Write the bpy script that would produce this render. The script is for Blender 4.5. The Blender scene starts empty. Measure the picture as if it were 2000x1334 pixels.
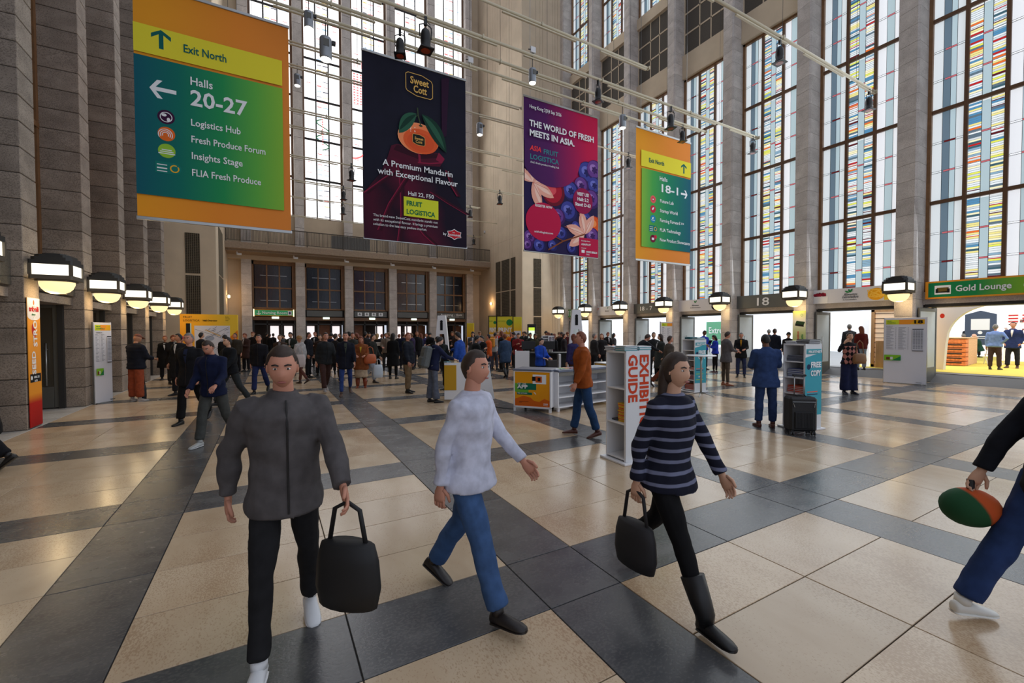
import bpy, bmesh, math, random
import numpy as np
from mathutils import Vector, Matrix, noise
S = bpy.context.scene
COL = S.collection
PI = math.pi
random.seed(7)
# ------------------------------------------------------------------ camera, sky, exposure
FPX, YAW, PIT, ROL, CH = 845.0, math.radians(29.3), math.radians(-1.35), math.radians(-0.15), 1.8
sy, cy, cp, sp = math.sin(YAW), math.cos(YAW), math.cos(PIT), math.sin(PIT)
FW = Vector((sy*cp, cy*cp, sp)); R0 = Vector((cy, -sy, 0)); U0 = R0.cross(FW)
CR = R0*math.cos(ROL) + U0*math.sin(ROL); CU = U0*math.cos(ROL) - R0*math.sin(ROL)
cam = bpy.data.objects.new('camera', bpy.data.cameras.new('camera')); COL.objects.link(cam)
cam.data.sensor_width = 36; cam.data.lens = FPX*36/2000; cam.data.clip_end = 300
cam.matrix_world = Matrix(((CR.x, CU.x, -FW.x, 0), (CR.y, CU.y, -FW.y, 0), (CR.z, CU.z, -FW.z, CH), (0, 0, 0, 1)))
S.camera = cam
S.view_settings.view_transform = 'Standard'; S.view_settings.look = 'None'
S.view_settings.gamma = 1; S.view_settings.use_curve_mapping = False
S.view_settings.exposure = 0.0
W = bpy.data.worlds.new('world'); S.world = W; W.use_nodes = True
W.node_tree.nodes['Background'].inputs[0].default_value = (0.80, 0.86, 1.0, 1)
W.node_tree.nodes['Background'].inputs[1].default_value = 0.8
try:
    S.cycles.max_bounces = 6; S.cycles.diffuse_bounces = 3; S.cycles.glossy_bounces = 3
    S.cycles.transmission_bounces = 4; S.cycles.sample_clamp_indirect = 3
except Exception: pass
def area(name, loc, rot, sx, sy_, power, col):
    l = bpy.data.lights.new(name, 'AREA'); l.shape = 'RECTANGLE'; l.size = sx; l.size_y = sy_; l.energy = power; l.color = col
    o = bpy.data.objects.new(name, l); COL.objects.link(o); o.location = loc; o.rotation_euler = rot
    return o
# daylight through the stained windows of the right wall and of the far wall
area('window_daylight', (18.5, 15, 9.5), (0, math.radians(84), 0), 12, 24, 1100, (0.86, 0.93, 1.0))
area('window_daylight', (7, 34.2, 17), (math.radians(-70), 0, 0), 15, 14, 1000, (0.92, 0.96, 1.0))

def gp(x, y, z=0.0):                     # pixel of the 2000x1334 frame -> point on a floor plane
    d = FW + CR*((x-1000)/FPX) - CU*((y-667)/FPX)
    t = (z-CH)/d.z
    return Vector((d.x*t, d.y*t, z))
def gx(x, y, X):
    d = FW + CR*((x-1000)/FPX) - CU*((y-667)/FPX); t = X/d.x
    return Vector((X, d.y*t, CH+d.z*t))
def gy(x, y, Y):
    d = FW + CR*((x-1000)/FPX) - CU*((y-667)/FPX); t = Y/d.y
    return Vector((d.x*t, Y, CH+d.z*t))

# ------------------------------------------------------------------ materials
def lin(c):
    return tuple(((v/255)/12.92 if v/255 <= .04045 else (((v/255)+.055)/1.055)**2.4) for v in c) + (1.0,)
MATS = {}
def mat(name, rgb, rough=.6, metal=0.0, emit=0.0, vary=0.0, scale=8.0, bump=0.0, spec=.5, stretch=None, obvary=0.0, tint=None, alpha=None, ior=None):
    if name in MATS: return MATS[name]
    m = bpy.data.materials.new(name); m.use_nodes = True; MATS[name] = m
    nt = m.node_tree; b = nt.nodes['Principled BSDF']; L = nt.links
    c = lin(rgb); b.inputs['Base Color'].default_value = c
    b.inputs['Roughness'].default_value = rough; b.inputs['Metallic'].default_value = metal
    b.inputs['Specular IOR Level'].default_value = spec
    if emit:
        b.inputs['Emission Color'].default_value = c; b.inputs['Emission Strength'].default_value = emit
    m.diffuse_color = c
    if vary or bump:
        tc = nt.nodes.new('ShaderNodeTexCoord'); mp = nt.nodes.new('ShaderNodeMapping'); ns = nt.nodes.new('ShaderNodeTexNoise')
        L.new(tc.outputs['Object'], mp.inputs[0]); L.new(mp.outputs[0], ns.inputs['Vector'])
        ns.inputs['Scale'].default_value = scale; ns.inputs['Detail'].default_value = 4
        if stretch: mp.inputs['Scale'].default_value = stretch
        if vary:
            mx = nt.nodes.new('ShaderNodeMix'); mx.data_type = 'RGBA'; rp = nt.nodes.new('ShaderNodeMapRange')
            L.new(ns.outputs[0], rp.inputs[0]); rp.inputs[1].default_value = .35; rp.inputs[2].default_value = .65
            L.new(rp.outputs[0], mx.inputs[0])
            d = lin(tint) if tint else tuple(v*(1-vary) for v in c[:3]) + (1,)
            e = tuple(min(1, v*(1+vary*.6)) for v in c[:3]) + (1,)
            mx.inputs[6].default_value = d; mx.inputs[7].default_value = e
            L.new(mx.outputs[2], b.inputs['Base Color'])
            if emit: L.new(mx.outputs[2], b.inputs['Emission Color'])
        if bump:
            bp = nt.nodes.new('ShaderNodeBump'); bp.inputs['Strength'].default_value = bump; bp.inputs['Distance'].default_value = .02
            L.new(ns.outputs[0], bp.inputs['Height']); L.new(bp.outputs[0], b.inputs['Normal'])
    return m
def stone(name, a, b_, pit, rough=.8, sc=3.0, pits=.5, stretch=(1, 1, 3), rvar=0.0, pscale=26, obv=.22, bmp=.25, pedge=.012, rpit=.25, rthr=0):
    """travertine-like stone: cloudy beds, dark pits, each block its own tone"""
    m = bpy.data.materials.new(name); m.use_nodes = True; MATS[name] = m
    nt = m.node_tree; N = nt.nodes; L = nt.links; P = N['Principled BSDF']
    tc = N.new('ShaderNodeTexCoord'); oi = N.new('ShaderNodeObjectInfo')
    off = N.new('ShaderNodeVectorMath'); off.operation = 'ADD'
    sc_ = N.new('ShaderNodeVectorMath'); sc_.operation = 'SCALE'; L.new(oi.outputs['Random'], sc_.inputs['Scale']); sc_.inputs[0].default_value = (37, 19, 53)
    L.new(tc.outputs['Object'], off.inputs[0]); L.new(sc_.outputs[0], off.inputs[1])
    mp = N.new('ShaderNodeMapping'); mp.inputs['Scale'].default_value = stretch; L.new(off.outputs[0], mp.inputs[0])
    n1 = N.new('ShaderNodeTexNoise'); n1.inputs['Scale'].default_value = sc; n1.inputs['Detail'].default_value = 6; L.new(mp.outputs[0], n1.inputs['Vector'])
    n2 = N.new('ShaderNodeTexNoise'); n2.inputs['Scale'].default_value = pscale; n2.inputs['Detail'].default_value = 3; L.new(mp.outputs[0], n2.inputs['Vector'])
    r1 = N.new('ShaderNodeMapRange'); L.new(n1.outputs[0], r1.inputs[0]); r1.inputs[1].default_value = .3; r1.inputs[2].default_value = .7
    mx = N.new('ShaderNodeMix'); mx.data_type = 'RGBA'; L.new(r1.outputs[0], mx.inputs[0]); mx.inputs[6].default_value = lin(a); mx.inputs[7].default_value = lin(b_)
    # pits cluster where the coarse noise is high
    n3 = N.new('ShaderNodeTexNoise'); n3.inputs['Scale'].default_value = sc*.8; n3.inputs['Detail'].default_value = 2; L.new(mp.outputs[0], n3.inputs['Vector'])
    add = N.new('ShaderNodeMath'); add.operation = 'MULTIPLY_ADD'; L.new(n3.outputs[0], add.inputs[0]); add.inputs[1].default_value = rpit
    if rthr:
        ra = N.new('ShaderNodeMath'); ra.operation = 'MULTIPLY_ADD'; L.new(oi.outputs['Random'], ra.inputs[0]); ra.inputs[1].default_value = rthr; ra.inputs[2].default_value = -rthr*.8
        r_b = N.new('ShaderNodeMath'); r_b.operation = 'ADD'; L.new(ra.outputs[0], r_b.inputs[0]); L.new(n2.outputs[0], r_b.inputs[1]); L.new(r_b.outputs[0], add.inputs[2])
    else: L.new(n2.outputs[0], add.inputs[2])
    r2 = N.new('ShaderNodeMapRange'); L.new(add.outputs[0], r2.inputs[0]); r2.inputs[1].default_value = .62+rpit*.5-.12; r2.inputs[2].default_value = .62+rpit*.5-.12+pedge*8; r2.inputs[4].default_value = pits
    m2 = N.new('ShaderNodeMix'); m2.data_type = 'RGBA'; L.new(r2.outputs[0], m2.inputs[0]); L.new(mx.outputs[2], m2.inputs[6]); m2.inputs[7].default_value = lin(pit)
    hv = N.new('ShaderNodeHueSaturation'); L.new(m2.outputs[2], hv.inputs['Color'])
    r3 = N.new('ShaderNodeMapRange'); L.new(oi.outputs['Random'], r3.inputs[0]); r3.inputs[3].default_value = 1-obv; r3.inputs[4].default_value = 1+obv*.7
    L.new(r3.outputs[0], hv.inputs['Value']); L.new(hv.outputs[0], P.inputs['Base Color'])
    P.inputs['Roughness'].default_value = rough
    if rvar:
        r4 = N.new('ShaderNodeMapRange'); L.new(n1.outputs[0], r4.inputs[0]); r4.inputs[3].default_value = rough-rvar; r4.inputs[4].default_value = rough+rvar
        L.new(r4.outputs[0], P.inputs['Roughness'])
    bp = N.new('ShaderNodeBump'); bp.inputs['Strength'].default_value = bmp; bp.inputs['Distance'].default_value = .01; bp.invert = True
    L.new(r2.outputs[0], bp.inputs['Height']); L.new(bp.outputs[0], P.inputs['Normal'])
    m.diffuse_color = lin(a)
    return m
M_TRAV = stone('floor_travertine', (192, 166, 134), (212, 190, 160), (150, 112, 78), rough=.19, sc=1.3, pits=.42, stretch=(1.9, 1, 1), rvar=.05, pscale=60, obv=.10, bmp=.04, rpit=.6, rthr=.13)
M_DARK = stone('floor_dark_limestone', (66, 67, 70), (90, 90, 90), (112, 110, 106), rough=.26, sc=3, pits=.3, stretch=(1, 1.6, 1), rvar=.08, pscale=40, obv=.16, bmp=.08)
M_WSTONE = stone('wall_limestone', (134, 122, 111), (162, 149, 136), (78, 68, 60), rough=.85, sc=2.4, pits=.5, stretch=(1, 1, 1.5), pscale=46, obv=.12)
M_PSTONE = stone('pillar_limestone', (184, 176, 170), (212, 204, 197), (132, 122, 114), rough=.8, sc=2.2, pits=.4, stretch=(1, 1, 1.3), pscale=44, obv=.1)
M_JOINT = mat('joint_mortar', (52, 47, 42), .95)
M_CREAM = mat('cream_plaster', (206, 188, 162), .9, vary=.06, scale=1.2)
M_CREAMD = mat('buff_plaster', (194, 176, 152), .9, vary=.08, scale=1.0)
M_BRONZE = mat('brown_bronze', (128, 92, 58), .5, vary=.15, scale=6)
M_BRONZED = mat('dark_bronze', (104, 74, 50), .5)
M_GREYMET = mat('grey_painted_metal', (92, 92, 88), .45, metal=.2)
M_DGREY = mat('dark_grey_metal', (48, 48, 48), .5, metal=.2)
M_STEEL = mat('brushed_steel', (170, 172, 172), .3, metal=.9)
M_BLACK = mat('black_metal', (20, 20, 22), .45)
M_WHITE = mat('white_laminate', (214, 214, 216), .4)
M_LWHITE = mat('white_lacquer', (228, 228, 230), .35)
M_GRILLE = mat('grey_acoustic_fabric', (88, 82, 74), .95, vary=.12, scale=40)
M_CREAMPIPE = mat('cream_painted_pipe', (196, 186, 160), .5)
M_CONC = mat('balcony_stone', (150, 130, 110), .85, vary=.15, scale=10)

# ------------------------------------------------------------------ mesh helpers
class MB:
    def __init__(s): s.v = []; s.f = []; s.m = []; s.sm = False
    def add(s, vs, fs, mi=0):
        b = len(s.v); s.v += [tuple(v) for v in vs]; s.f += [tuple(i+b for i in f) for f in fs]; s.m += [mi]*len(fs); return s
    def box(s, x0, y0, z0, x1, y1, z1, mi=0):
        vs = [(x0,y0,z0),(x1,y0,z0),(x1,y1,z0),(x0,y1,z0),(x0,y0,z1),(x1,y0,z1),(x1,y1,z1),(x0,y1,z1)]
        return s.add(vs, [(0,3,2,1),(4,5,6,7),(0,1,5,4),(1,2,6,5),(2,3,7,6),(3,0,4,7)], mi)
    def bbox(s, x0, y0, z0, x1, y1, z1, b=.01, mi=0):       # box with chamfered edges
        o = []
        X, Y, Z = (x0, x1), (y0, y1), (z0, z1)
        idx = {}
        for i in (0, 1):
            for j in (0, 1):
                for k in (0, 1):
                    dx, dy, dz = (b if i == 0 else -b), (b if j == 0 else -b), (b if k == 0 else -b)
                    for a, p in (('x', (X[i], Y[j]+dy, Z[k]+dz)), ('y', (X[i]+dx, Y[j], Z[k]+dz)), ('z', (X[i]+dx, Y[j]+dy, Z[k]))):
                        idx[(i,j,k,a)] = len(o); o.append(p)
        f = []
        def q(*t): f.append(tuple(idx[u] for u in t))
        for i in (0, 1):
            t = [(i,0,0,'x'),(i,1,0,'x'),(i,1,1,'x'),(i,0,1,'x')]; q(*(t if i else t[::-1]))
            t = [(0,i,0,'y'),(0,i,1,'y'),(1,i,1,'y'),(1,i,0,'y')]; q(*(t if i else t[::-1]))
            t = [(0,0,i,'z'),(1,0,i,'z'),(1,1,i,'z'),(0,1,i,'z')]; q(*(t if i else t[::-1]))
        for i in (0, 1):
            for j in (0, 1):
                t = [(i,j,0,'x'),(i,j,1,'x'),(i,j,1,'y'),(i,j,0,'y')]; q(*(t if i == j else t[::-1])) if False else q(*(t[::-1] if i == j else t))
                t = [(i,0,j,'x'),(i,1,j,'x'),(i,1,j,'z'),(i,0,j,'z')]; q(*(t if i == j else t[::-1]))
                t = [(0,i,j,'y'),(1,i,j,'y'),(1,i,j,'z'),(0,i,j,'z')]; q(*(t[::-1] if i == j else t))
        for i in (0, 1):
            for j in (0, 1):
                for k in (0, 1):
                    t = [(i,j,k,'x'),(i,j,k,'y'),(i,j,k,'z')]; q(*(t if (i+j+k) % 2 == 1 else t[::-1]))
        return s.add(o, f, mi)
    def prism(s, poly, z0, z1, mi=0):          # poly counter-clockwise in xy
        n = len(poly)
        vs = [(x, y, z0) for x, y in poly] + [(x, y, z1) for x, y in poly]
        return s.add(vs, [tuple(range(n))[::-1], tuple(range(n, 2*n))] + [(i, (i+1) % n, n+(i+1) % n, n+i) for i in range(n)], mi)
    def tube(s, pts, r, n=8, mi=0, cap=True):
        rs = r if isinstance(r, (list, tuple)) else [r]*len(pts)
        pts = [Vector(p) for p in pts]; rings = []; base = len(s.v)
        up = Vector((0, 0, 1))
        for i, p in enumerate(pts):
            d = (pts[min(i+1, len(pts)-1)] - pts[max(i-1, 0)]).normalized()
            if i == 0:
                u = up if abs(d.z) < .9 else Vector((1, 0, 0)); a = d.cross(u).normalized()
            else:
                a = (a - d*a.dot(d)).normalized()
            b = d.cross(a)
            for k in range(n):
                t = 2*PI*k/n; s.v.append(tuple(p + a*math.cos(t)*rs[i] + b*math.sin(t)*rs[i]))
        for i in range(len(pts)-1):
            for k in range(n):
                k2 = (k+1) % n
                s.f.append((base+i*n+k, base+i*n+k2, base+(i+1)*n+k2, base+(i+1)*n+k)); s.m.append(mi)
        if cap:
            s.f.append(tuple(base+k for k in range(n))[::-1]); s.m.append(mi)
            s.f.append(tuple(base+(len(pts)-1)*n+k for k in range(n))); s.m.append(mi)
        return s
    def lathe(s, prof, n=16, c=(0, 0, 0), mi=0):   # prof: (r,z) list
        base = len(s.v)
        for r, z in prof:
            for k in range(n):
                t = 2*PI*k/n; s.v.append((c[0]+r*math.cos(t), c[1]+r*math.sin(t), c[2]+z))
        for i in range(len(prof)-1):
            for k in range(n):
                k2 = (k+1) % n
                s.f.append((base+i*n+k, base+i*n+k2, base+(i+1)*n+k2, base+(i+1)*n+k)); s.m.append(mi)
        s.f.append(tuple(base+k for k in range(n))[::-1]); s.m.append(mi)
        s.f.append(tuple(base+(len(prof)-1)*n+k for k in range(n))); s.m.append(mi)
        return s
    def ell(s, c, r, nu=10, nv=7, mi=0, M=None):
        base = len(s.v); c = Vector(c)
        P = []
        for j in range(nv+1):
            ph = PI*j/nv
            for k in range(nu):
                t = 2*PI*k/nu; p = Vector((r[0]*math.sin(ph)*math.cos(t), r[1]*math.sin(ph)*math.sin(t), -r[2]*math.cos(ph)))
                if M is not None: p = M @ p
                s.v.append(tuple(c+p))
        for j in range(nv):
            for k in range(nu):
                k2 = (k+1) % nu; s.f.append((base+j*nu+k, base+j*nu+k2, base+(j+1)*nu+k2, base+(j+1)*nu+k)); s.m.append(mi)
        return s
    def rect(s, o, u, v, mi=0):                 # flat quad from corner o along u and v
        o, u, v = Vector(o), Vector(u), Vector(v)
        return s.add([o, o+u, o+u+v, o+v], [(0, 1, 2, 3)], mi)
    def mesh(s, name, mats):
        me = bpy.data.meshes.new(name); me.from_pydata(s.v, [], s.f)
        for m in (mats if isinstance(mats, (list, tuple)) else [mats]): me.materials.append(m)
        if len(me.materials) > 1: me.polygons.foreach_set('material_index', s.m)
        if s.sm: me.polygons.foreach_set('use_smooth', [True]*len(me.polygons))
        me.update(); return me
    def build(s, name, mats, parent=None, loc=None, smooth=False, **kw):
        s.sm = smooth
        return link(name, s.mesh(name, mats), parent, loc, **kw)
def link(name, me, parent=None, loc=None, rz=0, label=None, cat=None, group=None, kind=None):
    o = bpy.data.objects.new(name, me); COL.objects.link(o)
    if parent is not None: o.parent = parent
    if loc is not None: o.location = loc
    if rz: o.rotation_euler = (0, 0, rz)
    tag(o, label, cat, group, kind); return o
def tag(o, label=None, cat=None, group=None, kind=None):
    if label: o['label'] = label
    if cat: o['category'] = cat
    if group: o['group'] = group
    if kind: o['kind'] = kind
    return o
def thing(name, label=None, cat=None, loc=(0, 0, 0), rz=0, group=None, kind=None):
    return link(name, None, None, loc, rz, label, cat, group, kind)
def struct(name): return thing(name, kind='structure')
WSC = bpy.data.scenes.new('workbench')      # modifiers and text are evaluated here, apart from the large scene
def evaluated(o):
    WSC.collection.objects.link(o); vl = WSC.view_layers[0]; vl.update()
    return bpy.data.meshes.new_from_object(o.evaluated_get(vl.depsgraph))
def text(s, size, M, parent, mat_, x=0, z=0, y=-.004, align='LEFT', bold=0.0, name='lettering', ext=.0015, shear=0, spacing=1.0, xs=1.0, rot=0.0, width=None):
    """flat lettering in the local xz plane facing -y"""
    c = bpy.data.curves.new(name, 'FONT'); c.body = s; c.size = size; c.align_x = align; c.offset = bold*size; c.extrude = ext
    c.shear = shear; c.space_character = spacing; c.resolution_u = 2
    o = bpy.data.objects.new(name, c)
    me = evaluated(o); bpy.data.objects.remove(o); bpy.data.curves.remove(c)
    if width and len(me.vertices):
        n = len(me.vertices); co = np.empty(n*3); me.vertices.foreach_get('co', co); co = co.reshape(-1, 3)
        xs = xs*width/(co[:, 0].max()-co[:, 0].min())
    T = Matrix.Translation((x, y, z)) @ Matrix.Rotation(rot, 4, 'Y') @ Matrix(((xs, 0, 0, 0), (0, 0, -1, 0), (0, 1, 0, 0), (0, 0, 0, 1)))
    me.transform(M @ T if M is not None else T)
    me.materials.clear(); me.materials.append(mat_)
    return link(name, me, parent)
# ------------------------------------------------------------------ floor: 0.6 m grid bands and 1.2 x 0.6 m slabs
floor = struct('floor')
XB = [(-1.37, -0.77), (1.57, 2.17), (4.62, 5.26), (7.72, 8.32), (10.78, 11.38), (13.84, 14.44), (16.9, 17.5)]
YB = [(-.75+3.04*k, -.15+3.04*k) for k in range(0, 12)]
YB = [(2.29+3.04*k, 2.89+3.04*k) for k in range(-2, 11)]
XL0, XR0, Y0, Y1 = -6.2, 21.0, -4.2, 36.5
tiles = []                                             # (x0,y0,x1,y1,dark)
xe = [XL0] + [v for b in XB for v in b] + [XR0]
ye = [Y0] + [v for b in YB for v in b] + [Y1]
for i in range(len(xe)-1):
    for j in range(len(ye)-1):
        x0, x1, y0, y1 = xe[i], xe[i+1], ye[j], ye[j+1]
        if y1-y0 < .05: continue
        bx, by = i % 2 == 1, j % 2 == 1
        dark = bx or by
        if i == 0: cols = [(x0, -3.86), (-3.86, -2.6), (-2.6, x1)]
        elif bx: cols = [(x0, x1)]
        elif i == len(xe)-2: cols = [(x0, 18.7), (18.7, 19.9), (19.9, x1)]
        else: m_ = (x0+x1)/2; cols = [(x0, m_), (m_, x1)]
        if by: rows = [(y0, y1)]
        else:
            n = max(1, round((y1-y0)/.61)); rows = [(y0+(y1-y0)*k/n, y0+(y1-y0)*(k+1)/n) for k in range(n)]
            if bx and n >= 4: rows = [(rows[a][0], rows[a+1][1]) for a in range(0, n-1, 2)]
        for ci, (a, b) in enumerate(cols):
            for (c, d) in rows:
                dk = dark
                if i == 0 and ci == 0: dk = 'pale'
                if i == len(xe)-2 and ci == 2: dk = 'pale' if a > 19 else dark
                tiles.append((a, c, b, d, dk))
def infront(t):
    x, y = (t[0]+t[2])/2, (t[1]+t[3])/2
    v = Vector((x, y, 0)) - Vector((0, 0, CH)); z = v.dot(FW)
    if z < .5: return 1e9
    px = 1000+FPX*v.dot(CR)/z; py = 667-FPX*v.dot(CU)/z
    if px < -250 or px > 2250 or py > 1600: return 1e9
    return v.length
M_PALE = stone('floor_pale_marble', (186, 182, 176), (206, 203, 198), (150, 146, 140), rough=.25, sc=2, pits=.2, obv=.08, bmp=.05)
order = sorted(range(len(tiles)), key=lambda k: infront(tiles[k]))
near = {True: [], False: []}
mcache = {}
cnt = {'paving_slab': 0, 'dark_slab': 0}
rest = MB()
MI = {False: 0, True: 1, 'pale': 2}
for k in order:
    x0, y0, x1, y1, dk = tiles[k]; g = .0035
    nm = 'dark_slab' if dk is True else 'paving_slab'
    if infront(tiles[k]) < 1e8 and cnt[nm] < 290:
        cnt[nm] += 1
        w, h = round(x1-x0, 3), round(y1-y0, 3); key = (w, h, dk)
        if key not in mcache:
            mcache[key] = MB().bbox(-w/2+g, -h/2+g, -.03, w/2-g, h/2-g, 0, .0025).mesh(nm, {False: M_TRAV, True: M_DARK, 'pale': M_PALE}[dk])
        link(nm, mcache[key], floor, ((x0+x1)/2, (y0+y1)/2, random.uniform(-.0006, .0006)))
    elif x1 > -7 and not (y1 > 27.4 and (x1 < -2.4 or x0 > 16.3)):
        rest.box(x0+g, y0+g, -.03, x1-g, y1-g, 0, MI[dk])
rest.build('far_slabs', [M_TRAV, M_DARK, M_PALE], floor, kind='stuff')
MB().box(XL0, Y0, -.12, XR0, Y1, -.008).build('joint_bed', M_JOINT, floor)

# ------------------------------------------------------------------ left wall: fins of coursed limestone, recess windows, doors and sign panes
wl = struct('wall_left')
FY = [8.62 + 2.96*k for k in range(-1, 6)]              # fin centres
CR_H = .47
def course_mesh(w, x0, x1, h, m, g=.006):
    return MB().bbox(x0, -w/2, g, x1, w/2, h-g, .01).mesh('stone_block', m)
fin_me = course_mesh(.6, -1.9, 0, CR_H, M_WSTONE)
for k, yc in enumerate(FY):
    zmax = {0: 3, 1: 9, 2: 9.5, 3: 11, 4: 13, 5: 15.5, 6: 17}[k]
    n = int(zmax/CR_H)
    if k >= 1:
        for r in range(n):
            o = link('stone_block', fin_me, wl, (-3.9+random.uniform(-.002, .002), yc, r*CR_H))
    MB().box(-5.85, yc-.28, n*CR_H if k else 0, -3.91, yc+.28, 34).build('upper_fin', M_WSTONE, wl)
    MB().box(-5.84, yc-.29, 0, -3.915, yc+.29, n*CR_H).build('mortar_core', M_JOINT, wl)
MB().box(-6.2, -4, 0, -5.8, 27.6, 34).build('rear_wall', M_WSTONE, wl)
bz = MB()
M_WINL = mat('unlit_window_glass', (60, 62, 66), .15)
for k in range(len(FY)-1):
    a, b = FY[k]+.3, FY[k+1]-.3
    w = struct('window_%d' % (k+1))
    f = MB()
    for y in (a, b-.12, (a*2+b)/3, (a+2*b)/3): f.box(-4.72, y, 3.5, -4.6, y+.12, 34)
    for z in range(0, 10): f.box(-4.71, a, 3.5+z*3.03, -4.59, b, 3.62+z*3.03)
    f.build('window_frame', M_BRONZE, w)
    MB().box(-4.68, a, 3.5, -4.66, b, 34).build('glass', M_WINL, w)
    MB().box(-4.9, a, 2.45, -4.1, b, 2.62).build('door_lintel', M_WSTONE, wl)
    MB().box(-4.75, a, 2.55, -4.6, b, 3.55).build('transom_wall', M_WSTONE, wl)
    # glazed sign pane between the fins, polished so the lamps show in it
    MB().bbox(-4.12, a+.02, 2.66, -4.05, b-.02, 3.26, .008).build('sign_pane', mat('polished_grey_glass', (120, 118, 110), .06, spec=1.0, metal=.55), wl)
M_DOORGL = mat('door_glass', (70, 66, 58), .12, spec=.8)
def door_leaf(parent, x0, x1, y, h=2.45, hx=None, glass=None, rot=0):
    """swung-open leaf standing perpendicular to the wall: frame, pane, kick panel, pull bar"""
    w = abs(x1-x0); xa, xb = min(x0, x1), max(x0, x1)
    f = MB().bbox(xa, y-.025, .02, xa+.09, y+.025, h).bbox(xb-.09, y-.025, .02, xb, y+.025, h).bbox(xa+.09, y-.024, h-.12, xb-.09, y+.024, h).bbox(xa+.09, y-.024, .02, xb-.09, y+.024, .52)
    L = f.build('leaf', M_GREYMET, parent)
    MB().box(xa+.09, y-.008, .52, xb-.09, y+.008, h-.12).build('pane', glass or M_DOORGL, L)
    hx = hx if hx is not None else xb-.18
    for s_ in (-1,):
        MB().tube([(hx, y+s_*.075, .55), (hx, y+s_*.075, 1.55)], .017, 8).tube([(hx, y, .7), (hx, y+s_*.075, .7)], .01, 6).tube([(hx, y, 1.4), (hx, y+s_*.075, 1.4)], .01, 6).build('handle', M_STEEL, L, smooth=True)
    return L
for n_, k in enumerate((2, 3, 4, 5, 6)):
    d = struct('door_%d' % (n_+1)); y = FY[k]-.34
    door_leaf(d, -5.5, -4.36, y, 2.5, hx=-4.55)
    MB().box(-4.36, y-.06, 0, -4.26, y+.04, 2.58).box(-5.5, y-.06, 2.5, -4.26, y+.04, 2.58).build('door_frame', M_DGREY, d)

# ------------------------------------------------------------------ cream end walls, alcove
wb = struct('wall_back')
def panels(parent, axis, c, a, b, z0, z1, n, m, th=.25, widths=None, sgn=1, split=None):
    """plaster panels with open seams; axis 'x': panels run along x on plane y=c"""
    ws = widths or [1]*n; t = sum(ws); p = a
    for w_ in ws:
        q = p+(b-a)*w_/t; lo, hi = min(p, q)+.006, max(p, q)-.006
        for (u, v) in (split or [(z0, z1)]):
            mb = MB()
            if axis == 'x': mb.bbox(lo, c, u, hi, c+th, v-.004, .006)
            else: mb.bbox(c, lo, u, c+th, hi, v-.004, .006)
            mb.build('panel', m, parent)
        p = q
panels(wb, 'x', 27.4, -4.7, -2.36, 0, 34, 1, M_CREAM)
MB().box(-5.8, 27.6, 0, -2.7, 27.8, 34).build('backing', M_JOINT, wb)
panels(wb, 'x', 27.4, 16.25, 19.9, 0, 34, 1, M_CREAM, widths=[1.6, .25, .9, .25, .25, .5], split=[(0, 8.9), (8.9, 34)])
MB().box(16.6, 27.6, 0, 19.9, 27.8, 34).build('backing', M_JOINT, wb)
wal = struct('wall_alcove_left'); wal.name = 'wall_alcove'
panels(wal, 'y', -2.61, 27.4, 36, 0, 34, 1, M_CREAM, split=[(0, 34)])
war = struct('wall_alcove')
panels(war, 'y', 16.25, 27.4, 36, 0, 34, 1, M_CREAMD, widths=[1.2, .35, .35, 1.2, .35, .35, .35, 1.2, .4, .4, .9], split=[(0, 8.9), (8.9, 34)])
MB().box(16.4, 27.6, 0, 16.6, 36.2, 34).build('backing', M_JOINT, war)

def grille(parent, o, u, w, h, nx, nz, nrm):
    """metal vent grille: back plate, frame and a lattice of bars"""
    o = Vector(o); u = Vector(u).normalized(); nrm = Vector(nrm); Z = Vector((0, 0, 1))
    def bar(mb, p, q, t, d):
        a, b = o+u*p[0]+Z*p[1], o+u*q[0]+Z*q[1]
        mb.tube([a+nrm*d, b+nrm*d], t, 4, cap=False)
    mb = MB().rect(o+nrm*.004, u*w, Z*h)
    g = mb.build('grille_plate', mat('grille_dark', (70, 64, 54), .9), parent)
    b = MB()
    for i in range(nx+1): bar(b, (w*i/nx, 0), (w*i/nx, h), .013, .02)
    for i in range(nz+1): bar(b, (0, h*i/nz), (w, h*i/nz), .01, .02)
    b.build('grille_bars', mat('grille_bronze', (104, 92, 72), .6), g, kind='stuff')
for z0, z1 in ((2.66, 4.7), (4.82, 6.86)):
    grille(wb, (-3.66, 27.4, z0), (1, 0, 0), .6, z1-z0, 7, 24, (0, -1, 0))
for z0, z1 in ((0.5, 2.85), (2.95, 5.02), (5.1, 7.2)):
    grille(wb, (17.23, 27.4, z0), (1, 0, 0), .66, z1-z0, 6, 20, (0, -1, 0))
for (ya, yb) in ((28.4, 29.1), (29.3, 30.6), (30.8, 31.6)):
    for z0, z1 in ((2.3, 4.9), (5.0, 7.4)):
        grille(war, (16.25, ya, z0), (0, 1, 0), yb-ya, z1-z0, 7, 22, (-1, 0, 0))
for (ya, yb) in ((28.7, 29.8), (30.0, 30.9)):
    for z0, z1 in ((2.4, 4.9), (5.0, 7.6)):
        grille(wal, (-2.36, ya, z0), (0, 1, 0), yb-ya, z1-z0, 7, 22, (1, 0, 0))

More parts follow.
